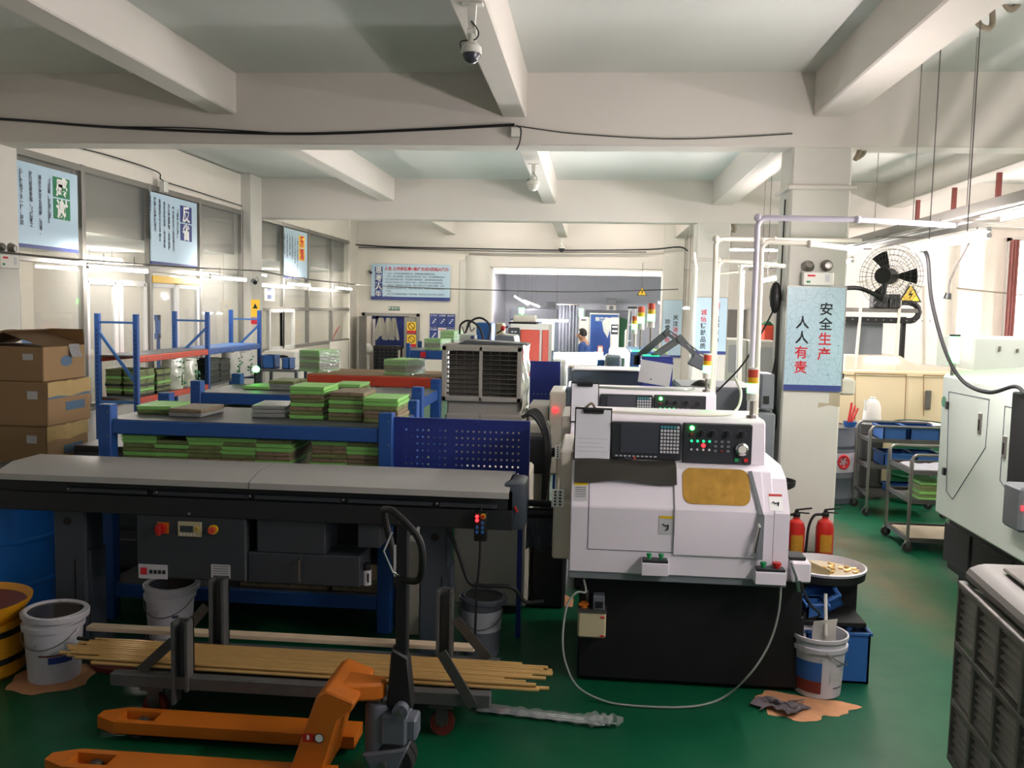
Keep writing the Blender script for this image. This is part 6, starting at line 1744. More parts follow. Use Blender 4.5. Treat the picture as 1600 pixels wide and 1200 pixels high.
# ladder
t = T('step_ladder', 'aluminium step ladder standing in the far room beside the white control unit', 'ladder', (0.704, 15.5, 0))
xa, xb, zt2 = 0.633, 0.73, 2.139
for s, (xt, xo) in enumerate(((xa, xa - 0.1), (xb, xb + 0.1))):
    for yy in (15.3, 15.9):
        m = MB('white_alu'); m.bar((xo, yy, 0), (xt, 15.6, zt2), 0.03, 0.05); m.out('rail', t)
for i in range(7):
    k = i / 7.0
    m = MB('white_alu'); m.bar((xa - 0.1 * (1 - k), 15.3 + 0.3 * k, 0.2 + k * (zt2 - 0.2)), (xb + 0.1 * (1 - k), 15.3 + 0.3 * k, 0.2 + k * (zt2 - 0.2)), 0.06, 0.02); m.out('step', t)
m = MB('black'); m.box(xa - 0.03, xb + 0.03, 15.5, 15.7, zt2, zt2 + 0.03, 0.006); m.out('top_cap', t)
# blue bench by the door, trays on it
B3 = bench('blue bench in front of the storeroom doorway', -2.597, -1.871, 12.4, 13.3, 1.481, [0.9], 0.06, beam_h=0.12)
zt = 1.481 + 0.005
wrapped(-2.206, 12.75, zt, 0.26, 0.34, 0.16, -0.3, 'green stack at the left on the doorway bench', 'trays on the doorway bench', 5, 0)
wrapped(-2.052, 13.05, zt, 0.22, 0.3, 0.27, -0.3, 'taller green stack at the right on the doorway bench', 'trays on the doorway bench', 6, 0)
m = MB('ink_red'); m.box(-2.386, -2.313, 12.385, 12.4, zt - 0.1, zt - 0.02); m.out('red_tag', B3)
stack(-2.285, 12.7, 0.91, 'gogggog', 'green stack under the doorway bench', 'trays on the doorway bench', 0, (1.4, 1, 1.3))
# chiller with hoses, machine bits
t = T('oil_chiller', 'white control box with a blue case and two arching black hoses', 'chiller', (-0.9, 10.4, 1.5))
a, b = V(*(-1.518, 10.2, 1.675)), V(*(-1.32, 10.2, 1.789))
m = MB('green_white'); m.box(a.x, b.x, 10.2, 10.6, a.z - 0.1, b.z, 0.01); m.use('sign_navy'); m.cyl((-1.364, 10.2, 1.759), (-1.363, 10.19, 1.759), 0.02, seg=16); m.use('paper_grey'); m.box(-1.503, -1.436, 10.195, 10.2, 1.713, 1.749); m.out('control_box', t)
m = MB('bin_blue'); m.box(-1.334, -1.155, 10.3, 10.7, 1.647, 1.928, 0.01); m.out('blue_case', t)
m = MB('cable_black'); m.tube(smooth_path([(-1.505, 10.15, 1.794), (-1.492, 10.15, 1.904), (-1.398, 10.15, 1.949), (-1.279, 10.15, 1.872), (-1.217, 10.15, 1.698)], 6), 0.012, 8); m.tube(smooth_path([(-1.435, 10.12, 1.811), (-1.371, 10.12, 1.943), (-1.255, 10.12, 1.982), (-1.151, 10.12, 1.89), (-1.17, 10.12, 1.722)], 6), 0.012, 8); m.tube(smooth_path([(-1.48, 10.17, 1.882), (-1.449, 10.17, 1.802), (-1.407, 10.17, 1.934), (-1.376, 10.17, 1.833), (-1.333, 10.17, 1.87)], 6), 0.006, 6); m.out('hose', t)
m = MB('blue_grey'); m.box(-1.524, -1.125, 10.2, 11.0, 0, 1.679, 0.015); m.out('cabinet', t)
t = T('grey_motor_unit', 'dark grey machine top with levers right of the blue chiller case', 'machine', (-0.5, 11, 0))
m = MB('grey_machine'); m.prism([(-1.215, 0.4), (-1.215, 1.715), (-1.154, 1.771), (-0.955, 1.76), (-0.93, 1.658), (-0.93, 0.4)], 'y', 11, 11.7, 0.01); m.use('black'); m.box(-1.221, -0.962, 11.1, 11.6, 0, 0.4); m.out('body', t)
m = MB('tank'); m.box(-1.233, -1.142, 11.5, 11.8, 1.749, 1.905, 0.01); m.use('red'); m.sph((-1.132, 11.4, 1.843), 0.035, 12); m.use('black'); m.cyl((-1.212, 11.4, 1.775), (-1.066, 11.4, 1.868), 0.01, seg=8); m.out('lever_head', t)
# orange-panelled machine
t = T('injection_machine', 'machine with an orange-red door panel in a white frame, far middle', 'machine', (0.3, 16, 0), 'far room machines')
a, b = V(*(-1.454, 16, 1.375)), V(*(-0.764, 16, 1.814))
m = MB('plastic_white'); m.box(a.x, b.x, 16.02, 17.2, 0.0, b.z, 0.015); m.box(a.x, b.x, 16.0, 16.05, b.z - 0.09, b.z + 0.01); m.out('frame', t)
m = MB('red_orange'); m.box(-1.272, -0.928, 15.98, 16.02, 0.9, b.z - 0.09, 0.008); m.box(-0.883, -0.768, 15.98, 16.02, 0.9, b.z - 0.09, 0.008); m.out('door', t)
m = MB('panel_dark'); m.box(-1.483, -1.288, 15.9, 16.0, 1.494, b.z - 0.06, 0.01); m.use('key_white'); m.box(-1.429, -1.394, 15.89, 15.9, b.z - 0.14, b.z - 0.12); m.box(-1.372, -1.337, 15.89, 15.9, b.z - 0.14, b.z - 0.12); m.out('control_box', t)
m = MB('beige_machine'); m.box(-1.443, -1.043, 16.4, 17.0, b.z + 0.03, 1.972, 0.012); m.use('black'); m.box(-1.516, -1.014, 16.3, 17.1, b.z, b.z + 0.04); m.out('top_hopper', t)
m = MB('glow_green'); m.cyl((-1.308, 16.6, 2.005), (-1.31, 16.6, 2.111), 0.05, seg=14); m.use('steel'); m.cyl((-1.307, 16.6, 1.958), (-1.308, 16.6, 2.005), 0.02, seg=8); m.out('green_tower_lamp', t)
# cabinets and machining centres at the far wall
def centre(label, u0, u1, vt, y):
    pass
for label, a, b, pr in (('dark-topped machining centre at the far wall, left one', (-2.57, 28, 2.092), (-1.062, 28, 0.968), 0), ('dark-topped machining centre behind the blue banner, right one', (-0.224, 29, 2.101), (1.241, 29, 0.984), 1)):
    t = T('machining_centre', label, 'machine', ((a[0] + b[0]) / 2, a[1], 0), 'far room machines')
    y = a[1]
    m = MB('blue_grey'); m.box(a[0], b[0], y, y + 1.5, 0.0, a[2] - 0.3, 0.03); m.use('feeder_grey'); m.box(a[0], b[0], y - 0.05, y + 1.5, a[2] - 0.35, a[2], 0.03); m.out('body', t)
    m = MB('plastic_white'); m.box(b[0] - 0.5, b[0] - 0.1, y - 0.1, y, 0.8, a[2] - 0.4, 0.02); m.out('control_panel', t)
    m = MB('screen'); m.box(a[0] + 0.2, b[0] - 0.7, y - 0.02, y, 0.9, a[2] - 0.5, 0.02); m.out('door_window', t)
t = T('floor_banner', 'tall blue banner with a pale figure print at the far end', 'banner', (0.325, 26, 0))
a, b = V(*(-0.049, 26, 0.608)), V(*(0.738, 26, 1.974))
m = MB('poster_blue'); m.box(a.x, b.x, 26, 26.04, 0.4, b.z); m.out('sheet', t)
m = MB('sign_white'); m.text('精密制造', ((a.x + b.x) / 2, 25.995, b.z - 0.08), (1, 0, 0), U1, 0.13, 0.01); m.prism([(a.x + 0.38, 1.5), (a.x + 0.33, 1.75), (a.x + 0.45, 1.9), (a.x + 0.62, 1.85), (a.x + 0.58, 1.6), (a.x + 0.5, 1.3)], 'y', 25.99, 26.0); m.out('print', t)
m = MB('white_alu'); m.box(a.x - 0.03, b.x + 0.03, 25.98, 26.06, b.z, b.z + 0.04); m.box(a.x - 0.02, a.x, 26, 26.04, 0, b.z); m.box(b.x, b.x + 0.02, 26, 26.04, 0, b.z); m.out('stand', t)
m = MB('plastic_white'); m.box(-0.361, -0.077, 25, 25.4, 0, 1.905, 0.02); m.use('ink'); m.box(-0.309, -0.167, 24.99, 25.0, 1.799, 1.834); tag(m.out('tall_cabinet'), 'tall white cabinet panel left of the blue banner', 'cabinet')
c = (-0.315, 25, 2.027)
m = MB('glow_green'); m.cyl((c[0], 25.1, c[2] - 0.12), (c[0], 25.1, c[2] + 0.1), 0.06, seg=12); m.use('steel'); m.cyl((c[0], 25.1, 1.905), (c[0], 25.1, c[2] - 0.12), 0.02, seg=8); tag(m.out('green_signal_lamp'), 'green signal lamp glowing on the tall white panel', 'signal light')
m = MB('curtain_grey'); m.sheet(lambda u, v: (-0.91 + (-0.382 - (-0.91)) * u, 24 + 0.04 * math.sin(u * 38), 0.1 + (2.207 - 0.1) * v), 40, 4); tag(m.out('strip_curtain'), 'grey plastic strip curtain hanging left of the white panel', 'curtain')
m = MB('steel'); m.cyl((-0.954, 24, 2.224), (-0.358, 24, 2.224), 0.02, seg=8); tag(m.out('curtain_rail'), 'steel rail carrying the grey strip curtain', 'rail')
for label, a, b, mm in (('grey box mounted high on the far wall over the left machine', (-1.649, 32.8, 2.049), (-1.353, 32.8, 2.357), 'grey_machine'), ('white air conditioner high at the far end, right', (0.484, 32.5, 2.07), (0.837, 32.5, 2.513), 'plastic_white')):
    t = T('air_conditioner', label, 'air conditioner', (a[0], a[1], a[2]))
    m = MB(mm); m.box(a[0], b[0], a[1] - 0.3, a[1], a[2], b[2], 0.02); m.out('case', t)
    m = MB('grey_machine'); m.box(a[0], b[0], a[1] - 0.32, a[1] - 0.2, (a[2] + b[2]) / 2, b[2], 0.01); m.cyl(((a[0] + b[0]) / 2, a[1] - 0.31, a[2] + 0.12), ((a[0] + b[0]) / 2, a[1] - 0.3, a[2] + 0.12), 0.08, seg=14); m.out('grille', t)
t = T('control_unit', 'white control unit with a lit monitor before the ladder, far room', 'control unit', (0.382, 15, 0))
a, b = V(*(0.313, 15, 1.568)), V(*(0.448, 15, 1.985))
m = MB('plastic_white'); m.box(a.x, b.x, 15, 15.4, 0, b.z, 0.015); m.out('case', t)
m = MB('black'); m.box(a.x, b.x - 0.02, 14.98, 15.0, b.z - 0.28, b.z - 0.12); m.use('monitor_lit'); m.box(a.x + 0.02, b.x - 0.03, 14.975, 14.981, b.z - 0.17, b.z - 0.145); m.box(a.x + 0.02, b.x - 0.03, 14.975, 14.981, b.z - 0.24, b.z - 0.215); m.out('monitor', t)
m = MB('exit_green'); m.cyl((0.514, 15.95, 1.855), (0.517, 16.05, 1.853), 0.12, seg=20); m.box(0.475, 0.576, 15.95, 16.1, 0, 1.855); tag(m.out('green_tank'), 'dark green rounded tank beside the white control unit', 'tank')
# right side between the columns
for i, (a, b, mm, lab) in enumerate((((2.522, 17.5, 0.73), (2.969, 17.5, 1.603), 'plastic_white', 'white cabinet low between the two near columns, left one'), ((2.978, 17.2, 0.767), (3.485, 17.2, 1.589), 'plastic_white', 'white cabinet low between the two near columns, right one'))):
    t = T('metal_cabinet', lab, 'cabinet', (a[0], a[1], 0))
    m = MB(mm); m.box(a[0], b[0], a[1], a[1] + 0.8, 0, b[2], 0.02); m.out('body', t)
    m = MB('paper_grey'); m.box(a[0] + 0.1, b[0] - 0.1, a[1] - 0.01, a[1], b[2] - 0.65, b[2] - 0.12, 0.01); m.out('front_panel', t)
a, b = V(*(3.086, 20.9, 1.51)), V(*(3.489, 20.9, 2.177))
t = T('wall_notice', 'dull brown-grey window blind on the wall between the columns', 'blind', (a.x, 20.9, a.z))
m = MB('blind'); m.box(a.x, b.x, 20.88, 20.95, a.z, b.z); m.out('blind_sheet', t)
m = MB('white_alu'); m.box(a.x - 0.04, b.x + 0.04, 20.87, 20.95, b.z, b.z + 0.05); m.box(a.x - 0.04, b.x + 0.04, 20.87, 20.95, a.z - 0.05, a.z); m.out('rail', t)
m = MB('red_orange'); m.box(3.37, 3.554, 18, 18.4, 1.561, 1.874, 0.015); m.use('exit_green'); m.prism([(3.338, 1.874), (3.547, 1.874), (3.47, 1.949)], 'y', 18, 18.4); tag(m.out('red_box'), 'red box with a green top seen between pipes and near column', 'box')

# ================================================================ storeroom behind the door
t = T('parts_cabinet', 'dark drawer cabinet with many small drawers inside the storeroom', 'cabinet', (-4.9, 22, 0))
a, b = V(*(-5.407, 21.9, 0.384)), V(*(-4.75, 21.9, 1.103))
m = MB('black'); m.box(a.x, b.x, 21.9, 22.3, 0.1, b.z, 0.01); m.out('case', t)
for r in range(11):
    for c in range(6):
        w = (b.x - a.x) / 6
        m = MB('panel_dark'); m.box(a.x + c * w + 0.01, a.x + (c + 1) * w - 0.01, 21.88, 21.91, b.z - 0.1 - r * 0.085, b.z - 0.03 - r * 0.085, 0.004); m.use('steel'); m.box(a.x + c * w + 0.04, a.x + (c + 1) * w - 0.04, 21.872, 21.882, b.z - 0.06 - r * 0.085, b.z - 0.05 - r * 0.085); m.out('drawer', t)
t = T('blue_shelf_frame', 'navy shelf frame behind the hanging gloves in the storeroom', 'shelf', (-4.9, 22.5, 0))
a, b = V(*(-5.726, 22.5, 0.744)), V(*(-4.756, 22.5, 1.876))
for x in (a.x, a.x + 0.22, b.x):
    m = MB('sign_navy'); m.box(x, x + 0.1, 22.5, 22.6, 0, b.z); m.out('post', t)
m = MB('sign_navy'); m.box(a.x, b.x, 22.5, 22.54, b.z - 0.12, b.z); m.box(a.x + 0.2, b.x, 22.9, 22.95, 1.0, b.z); m.out('back_panel', t)
for i, u in enumerate((595, 607, 616)):
    g = V(*(-5.174, 21.7, 1.431)); x = g.x + (u - 595) / 1400 * 21.7
    m = MB('plastic_white'); s = 1.0 - 0.12 * i
    m.sheet(lambda uu, v: (x + (0.06 + 0.14 * v) * s * (uu - 0.5) * 2, 21.7 + 0.05 * math.cos(uu * 3.14) * v + 0.012 * math.sin(uu * 14), 2.0 - 0.2 - 0.55 * v * (0.9 + 0.1 * math.sin(uu * 9))), 12, 8, 0.01); m.use('bin_blue'); m.cyl((x, 21.7, 1.8), (x, 21.7, 1.98), 0.02, seg=8)
    tag(m.out('hanging_garment'), 'pale work apron hanging in the doorway, ' + ['left', 'middle', 'right'][i] + ' of three', 'apron', 'aprons in the doorway')
m = MB('steel'); m.cyl((-5.4, 21.7, 1.98), (-3.9, 21.7, 1.98), 0.012, seg=8); tag(m.out('clothes_rail'), 'thin rail from which the aprons hang in the storeroom', 'rail')
m = MB('plastic_white'); m.box(-4.767, -4.718, 21.84, 21.87, 0.6, 1.01); tag(m.out('level_tool'), 'white strip leaning at the right side of the drawer cabinet', 'strip')
t = T('pedestal_fan', 'pale pedestal fan standing just inside the storeroom door', 'fan', (-5.39, 21.3, 0))
fx, fz = -5.39, 1.049
m = MB('plastic_white'); m.cyl((fx, 21.3, 0.03), (fx, 21.3, fz), 0.02, seg=10); m.lathe([(0, 0), (0.17, 0), (0.16, 0.03), (0, 0.04)], (fx, 21.3, 0), 20); m.out('stand', t)
m = MB('plastic_white'); m.sph((fx, 21.28, fz), 0.13, 18, 1.0); m.out('head', t)

# ================================================================ items at the far left counter
t = T('counter_bin', 'pale box with a slot on the far left counter by the low wall', 'box', (-5.243, 14.5, 0))
a, b = V(*(-5.442, 14.5, 0.537)), V(*(-4.904, 14.5, 1.312))
m = MB('plastic_white'); m.box(a.x, b.x, 14.5, 14.9, 0, b.z, 0.02); m.use('black'); m.lathe([(0, 0), (0.13, 0), (0.13, 0.004), (0, 0.004)], (0, 0, 0), 20, TR((-5.142, 14.495, 1.221)) @ Matrix.Rotation(R(90), 4, 'X') @ Matrix.Diagonal((1, 0.2, 1, 1))); m.out('body', t)
for i, (u0, u1, vt, mm, lab) in enumerate(((414, 434, 566, 'bin_blue', 'dark teal bin lit green on the counter behind the second bench'), (447, 459, 570, 'bin_blue', 'small teal bin of odds and ends right of the first'))):
    a, b = V(*(-4.933, 13.2, 1.02)), None
    x0 = a.x + (u0 - 414) / 1400 * 13.2; x1 = a.x + (u1 - 414) / 1400 * 13.2
    bin_(lab, TR(((x0 + x1) / 2, 13.2, 1.12 if i == 0 else 1.12)), x1 - x0, 0.25, (0.2, 0.16)[i])
m = MB('shelf_grey'); m.box(-4.993, -4.374, 13.0, 13.6, 1.08, 1.12); 
for x in (-4.973, -4.424):
    m.box(x, x + 0.04, 13.05, 13.1, 0, 1.08); m.box(x, x + 0.04, 13.5, 13.55, 0, 1.08)
tag(m.out('side_table'), 'plain grey side table under the teal bins', 'table')
m = MB('ink_red'); a = V(*(-5.5, 18.857, 0.835)); m.box(-5.553, -5.545, a.y - 0.12, a.y + 0.12, a.z - 0.13, a.z + 0.1); m.use('sign_white'); m.box(-5.5445, -5.544, a.y - 0.08, a.y + 0.08, a.z - 0.03, a.z + 0.02); tag(m.out('red_notice'), 'small red notice on the white wall under the far window', 'notice')
m = MB('sign_yellow'); a = V(*(-5.361, 13.93, 2.032)); m.box(a.x - 0.07, a.x + 0.07, 13.925, 13.94, a.z - 0.15, a.z + 0.12); m.use('ink_black'); m.prism([(a.x - 0.04, a.z - 0.02), (a.x + 0.04, a.z - 0.02), (a.x, a.z + 0.06)], 'y', 13.92, 13.925); m.use('ink_red'); m.box(a.x - 0.07, a.x + 0.07, 13.924, 13.926, a.z - 0.27, a.z - 0.17); tag(m.out('caution_label'), 'yellow caution label over a red strip on the left wall column', 'label')
# inside the office
m = MB('bin_blue'); m.box(-8.6, -8.2, 8.6, 14.0, 1.3, 1.55, 0.03); m.use('plastic_white'); m.box(-8.7, -8.1, 8.6, 14.0, 0.2, 1.3, 0.03); tag(m.out('office_counter'), 'long white counter with a blue top band inside the office', 'counter')
t = T('wall_frame', 'dark blue framed panel seen through the office glass', 'frame', (-6.6, 12.6, 1.8))
a, b = V(*(-6.6, 12.907, 1.525)), V(*(-6.6, 13.216, 1.887))
m = MB('rack_blue'); m.box(-6.62, -6.58, a.y, b.y, a.z, a.z + 0.08); m.box(-6.62, -6.58, a.y, b.y, b.z - 0.08, b.z); m.box(-6.62, -6.58, a.y, a.y + 0.08, a.z, b.z); m.box(-6.62, -6.58, b.y - 0.1, b.y, a.z, b.z); m.box(-6.62, -6.58, b.y - 0.06, b.y - 0.02, 0, a.z); m.out('frame', t)
m = MB('carton'); m.box(-7.2, -6.6, 15.0, 15.6, 1.0, 1.7, 0.02); m.box(-7.3, -6.5, 14.9, 15.7, 0, 1.0); tag(m.out('office_carton'), 'brown carton on a stand inside the office by the glass', 'carton')

# ================================================================ person at the far table
def skinned(name, pts, edges, radii, mm, parent, sub=2, root=0):
    me = bpy.data.meshes.new(name)
    me.from_pydata([tuple(p) for p in pts], edges, [])
    o = bpy.data.objects.new(name, me); COL.objects.link(o)
    md = o.modifiers.new('skin', 'SKIN')
    for i, r in enumerate(radii):
        me.skin_vertices[0].data[i].radius = r if isinstance(r, tuple) else (r, r)
    me.skin_vertices[0].data[root].use_root = True
    o.modifiers.new('sub', 'SUBSURF').levels = sub
    o.modifiers['sub'].render_levels = sub
    dg = bpy.context.evaluated_depsgraph_get(); dg.update()
    m2 = bpy.data.meshes.new_from_object(o.evaluated_get(dg))
    m2.materials.clear(); m2.materials.append(MATS[mm])
    m2.polygons.foreach_set('use_smooth', [True] * len(m2.polygons))
    o2 = bpy.data.objects.new(name, m2); COL.objects.link(o2)
    o2.parent = parent
    bpy.data.objects.remove(o)
    return o2
pc = V(*(-0.118, 19, 1.562))
t = T('person', 'dark-haired person in a blue shirt seen from behind at the far workbench', 'person', (pc.x, 19.0, 0))
hz = pc.z
# local, facing away-left; standing, bowed a little over the bench
dz = hz - 1.60
pts = [(0, 0, .92), (0, 0.01, 1.1), (0, 0.04, 1.28), (0, 0.05, 1.42), (0.01, 0.07, 1.5), (-0.01, 0.1, 1.57), (-0.02, 0.12, 1.66),
       (0.17, 0.04, 1.38), (0.25, 0.06, 1.12), (0.14, 0.28, 1.02), (-0.17, 0.04, 1.38), (-0.25, 0.08, 1.12), (-0.12, 0.3, 1.02),
       (0.09, 0, .86), (0.1, 0.03, .47), (0.1, 0.0, .08), (0.1, 0.16, .03), (-0.09, 0, .86), (-0.1, 0.03, .47), (-0.1, 0.0, .08), (-0.1, 0.16, .03),
       (0.08, 0.36, 1.01), (-0.06, 0.38, 1.01)]
ed = [(0, 1), (1, 2), (2, 3), (3, 4), (4, 5), (5, 6), (3, 7), (7, 8), (8, 9), (9, 21), (3, 10), (10, 11), (11, 12), (12, 22), (0, 13), (13, 14), (14, 15), (15, 16), (0, 17), (17, 18), (18, 19), (19, 20)]
rad = [(.15, .11), (.14, .1), (.16, .11), (.12, .09), (.055, .055), (.085, .095), (.08, .09), .062, .048, .036, .062, .048, .036, (.085, .085), .06, .042, .04, (.085, .085), .06, .042, .04, .032, .032]
pts = [(x, y, z + (dz if z > 0.5 else 0)) for x, y, z in pts]
body = skinned('body', pts, ed, rad, 'skin', t)
pk = 1.025
sp = [pts[i] for i in (0, 1, 2, 3, 7, 8, 10, 11)] + [(0, 0.055, pts[4][2] - 0.01)]
skinned('shirt', sp, [(0, 1), (1, 2), (2, 3), (3, 4), (4, 5), (3, 6), (6, 7), (3, 8)], [(.17, .125), (.158, .115), (.178, .125), (.135, .105), .078, .062, .078, .062, (.075, .07)], 'shirt', t)
tp = [pts[i] for i in (0, 13, 14, 15, 17, 18, 19)]
skinned('trousers', tp, [(0, 1), (1, 2), (2, 3), (0, 4), (4, 5), (5, 6)], [(.165, .12), .098, .075, .06, .098, .075, .06], 'trousers', t)
m = MB('hair'); m.sph((-0.015, 0.085, hz + 0.04), 0.105, 18, 1.08)
bmesh.ops.delete(m.bm, geom=[v for v in m.bm.verts if v.co.z < hz - 0.03 or (v.co.y > 0.14 and v.co.z < hz + 0.06)], context='VERTS')
o = m.out('hair', None); o.parent = t
m = MB('skin')
for s in (-1, 1):
    m.sph((s * 0.088 - 0.012, 0.1, hz - 0.01), 0.026, 10, 1.3)
m.sph((-0.012, 0.215, hz - 0.005), 0.018, 8, 1.4)
o = m.out('ears_and_nose', None); o.parent = t
t.rotation_euler = (0, 0, R(75))
t = T('workbench', 'cluttered low workbench in front of the far person', 'bench', (0.2, 19.6, 0))
a, b = V(*(-0.965, 19.6, 1.232)), V(*(0.703, 19.6, 1.273))
m = MB('wood'); m.box(a.x, b.x, 19.35, 19.95, 0.86, 0.9, 0.006); m.out('bench_top', t)
for x in (a.x + 0.05, b.x - 0.1):
    for y in (19.38, 19.88):
        m = MB('rack_blue'); m.box(x, x + 0.05, y, y + 0.05, 0, 0.86); m.out('leg', t)
m = MB('red_orange'); m.box(0.095, 0.172, 13.6, 13.9, 0.0, 1.556, 0.01); tag(m.out('orange_post_box'), 'orange-tan box edge above the blinding work lamp', 'box')
m = MB('bin_blue'); m.box(0.076, 0.176, 11.8, 12.0, 0.0, 1.452, 0.01); tag(m.out('blue_post'), 'short blue post under the right end of the work lamp', 'post')
for i, (a, b, mm, lab) in enumerate((((-0.5, 11.5, 1.221), (-0.308, 11.5, 1.457), 'plastic_white', 'white lit part housing under the blinding work lamp'), ((0.173, 11.6, 1.232), (0.394, 11.6, 1.528), 'grey_machine', 'dark vise and spindle mass right of the work lamp'))):
    m = MB(mm); m.box(a[0], b[0], a[1], a[1] + 0.4, 0.0, b[2], 0.03); m.cyl(((a[0] + b[0]) / 2, a[1] - 0.04, b[2] - 0.1), ((a[0] + b[0]) / 2, a[1], b[2] - 0.1), 0.06, seg=14)
    tag(m.out('machine_block'), lab, 'machine')

# ================================================================ overhead: pipes, tray, cables, cameras
def pipe(label, pts, r=0.016, mm='pvc', grp='white pipes'):
    t = T('plastic_pipe', label, 'pipe', pts[0], grp)
    P = [Vector(p) for p in pts]
    m = MB(mm)
    full = [P[0]]
    for a, b, c in zip(P, P[1:], P[2:]):
        full += [b + (a - b).normalized() * 0.05, b + ((a - b).normalized() + (c - b).normalized()) * 0.014, b + (c - b).normalized() * 0.05]
    full.append(P[-1])
    m.tube(full, r, 12); m.out('tube', t)
    for b in P[1:-1]:
        m = MB(mm); m.sph(b + V(0, 0, 0), r * 1.45, 12); m.out('elbow', t)
    return t
pipe('taller of two white pipes rising from the near lathe, bending right at the top', [(0.992, 5.66, 1.292), (0.991, 5.66, 2.684), (1.595, 5.7, 2.683), (2.275, 5.95, 2.68)], 0.017, 'pvc_lilac')
pipe('second white pipe beside the taller one, bending right lower down', [(1.045, 5.74, 1.282), (1.034, 5.74, 2.547), (1.34, 5.8, 2.54), (1.795, 6.3, 2.544)], 0.017)
pipe('white pipe rising from the second lathe, bending right behind the near column', [(0.956, 7.2, 1.442), (0.948, 7.2, 2.676), (1.414, 7.3, 2.68), (2.161, 7.6, 2.708)], 0.019)
pipe('shorter white pipe from the second lathe with a lower bend', [(0.985, 7.3, 1.423), (0.983, 7.3, 2.512), (1.282, 7.35, 2.5), (1.523, 7.4, 2.481)], 0.019)
pipe('thin greenish pipe pair by the middle column, front one', [(1.789, 11, -0.011), (1.747, 11, 2.673), (2.088, 11.1, 2.683), (2.348, 11.2, 2.723)], 0.022)
pipe('thin greenish pipe behind the front one of the pair', [(1.876, 11.4, -0.046), (1.845, 11.4, 2.607), (1.539, 11.5, 2.582)], 0.018)
pipe('thin white pipe standing left of the middle column sign', [(1.394, 12.5, -0.097), (1.395, 12.5, 2.689), (1.372, 12.6, 2.912)], 0.018)
# cable tray over the right row
t = T('cable_tray', 'steel conduit tray hung over the right machine row', 'cable tray', (2.55, 5, 2.75))
for x, z in ((2.36, 2.78), (2.74, 2.78)):
    m = MB('alu'); m.box(x - 0.015, x + 0.015, 0, 14, z - 0.03, z + 0.03); m.out('side_rail', t)
for i in range(4):
    m = MB('white_alu' if i % 2 else 'steel'); x = 2.42 + i * 0.085; m.cyl((x, 0, 2.785 + 0.01 * (i % 2)), (x, 14, 2.785), 0.013, seg=10); m.out('conduit', t)
for i in range(10):
    y = 0.8 + i * 1.4
    m = MB('steel'); m.box(2.34, 2.76, y, y + 0.03, 2.75, 2.765); m.out('rung', t)
for y in (2.0, 7.0, 9.2, 13.0):
    for x in (2.36, 2.74):
        m = MB('steel'); m.cyl((x, y, 2.8), (x, y, CZ), 0.004, seg=6); m.out('hanger_wire', t)
t = T('support_channel', 'dark channel hung under the far right ceiling beam', 'channel', (4.59, 11.5, 3.3))
m = MB('feeder_dark'); m.box(4.54, 4.64, 8.9, 14.3, 3.44 - 0.06, 3.44); m.out('channel', t)
for y in (10.841, 12.118, 13.419):
    m = MB('dark_red'); m.box(4.565, 4.615, y, y + 0.05, 3.44, 3.8); m.out('hanger', t)
m = MB('cable_black'); m.tube(smooth_path([(2.27, 6.6, 2.57), (2.373, 6.7, 2.534), (2.422, 6.7, 2.216), (2.503, 6.6, 1.855), (2.594, 6.5, 1.656), (2.685, 6.3, 1.6), (2.757, 6.1, 1.659), (2.782, 6, 1.622)], 8), 0.014, 8); tag(m.out('power_cable'), 'thick grey-black cable swooping from the lamp to the green-white machine', 'cable')
t = T('hanging_plug', 'cord with a plug dangling from the cable tray', 'cord', (2.74, 6.77, 2.6))
m = MB('cable_grey'); m.tube(smooth_path([(2.74, 6.77, 2.76), (2.583, 6.78, 2.404), (2.565, 6.78, 2.266)], 5), 0.006, 6); m.out('cord', t)
m = MB('black'); m.cyl((2.564, 6.78, 2.275), (2.558, 6.78, 2.233), 0.02, 0.028, seg=10); m.out('plug', t)
# cable and box on the near crossbeam
m = MB('cable_black'); m.tube(smooth_path([(-5.642, 7.93, 3.741), (-5.086, 7.93, 3.708), (-4.476, 7.93, 3.664), (-3.455, 7.93, 3.622), (-2.571, 7.93, 3.608), (-1.591, 7.93, 3.645), (-0.722, 7.93, 3.692)], 5), 0.013, 6); m.tube(smooth_path([(-4.47, 7.92, 3.662), (-3.629, 7.92, 3.653), (-2.919, 7.92, 3.616)], 5), 0.006, 6); tag(m.out('beam_cable'), 'sagging black cable along the front of the near crossbeam', 'cable')
m = MB('cable_grey'); m.tube(smooth_path([(-0.699, 7.93, 3.681), (-0.186, 7.93, 3.617), (0.583, 7.93, 3.577), (1.177, 7.93, 3.595), (1.645, 7.93, 3.624)], 5), 0.006, 6); tag(m.out('beam_cable'), 'thin grey cable from the junction box to the near column', 'cable')
t = T('junction_box', 'small white junction box on the near crossbeam under the central beam', 'box', (-0.712, 7.9, 3.631))
m = MB('plastic_white'); m.box(-0.751, -0.668, 7.88, 7.95, 3.582, 3.664, 0.008); m.out('case', t)
m = MB('cable_black'); m.tube(smooth_path([(-0.708, 7.9, 3.68), (-0.661, 7.88, 3.644), (-0.671, 7.9, 3.539), (-0.7, 7.93, 3.478)], 5), 0.006, 6); m.out('lead', t)
m = MB('conduit')
def flex(label, pts, r):
    m = MB('conduit'); m.tube(smooth_path(pts, 8), r, 8); tag(m.out('flexible_conduit'), label, 'conduit', 'flexible conduits')
flex('tan flexible conduit hanging beside the near column top, thicker loop', [(2.181, 8.1, 3.879), (2.208, 8.1, 3.761), (2.247, 8.1, 3.626), (2.253, 8.1, 3.518), (2.233, 8.15, 3.444)], 0.022)
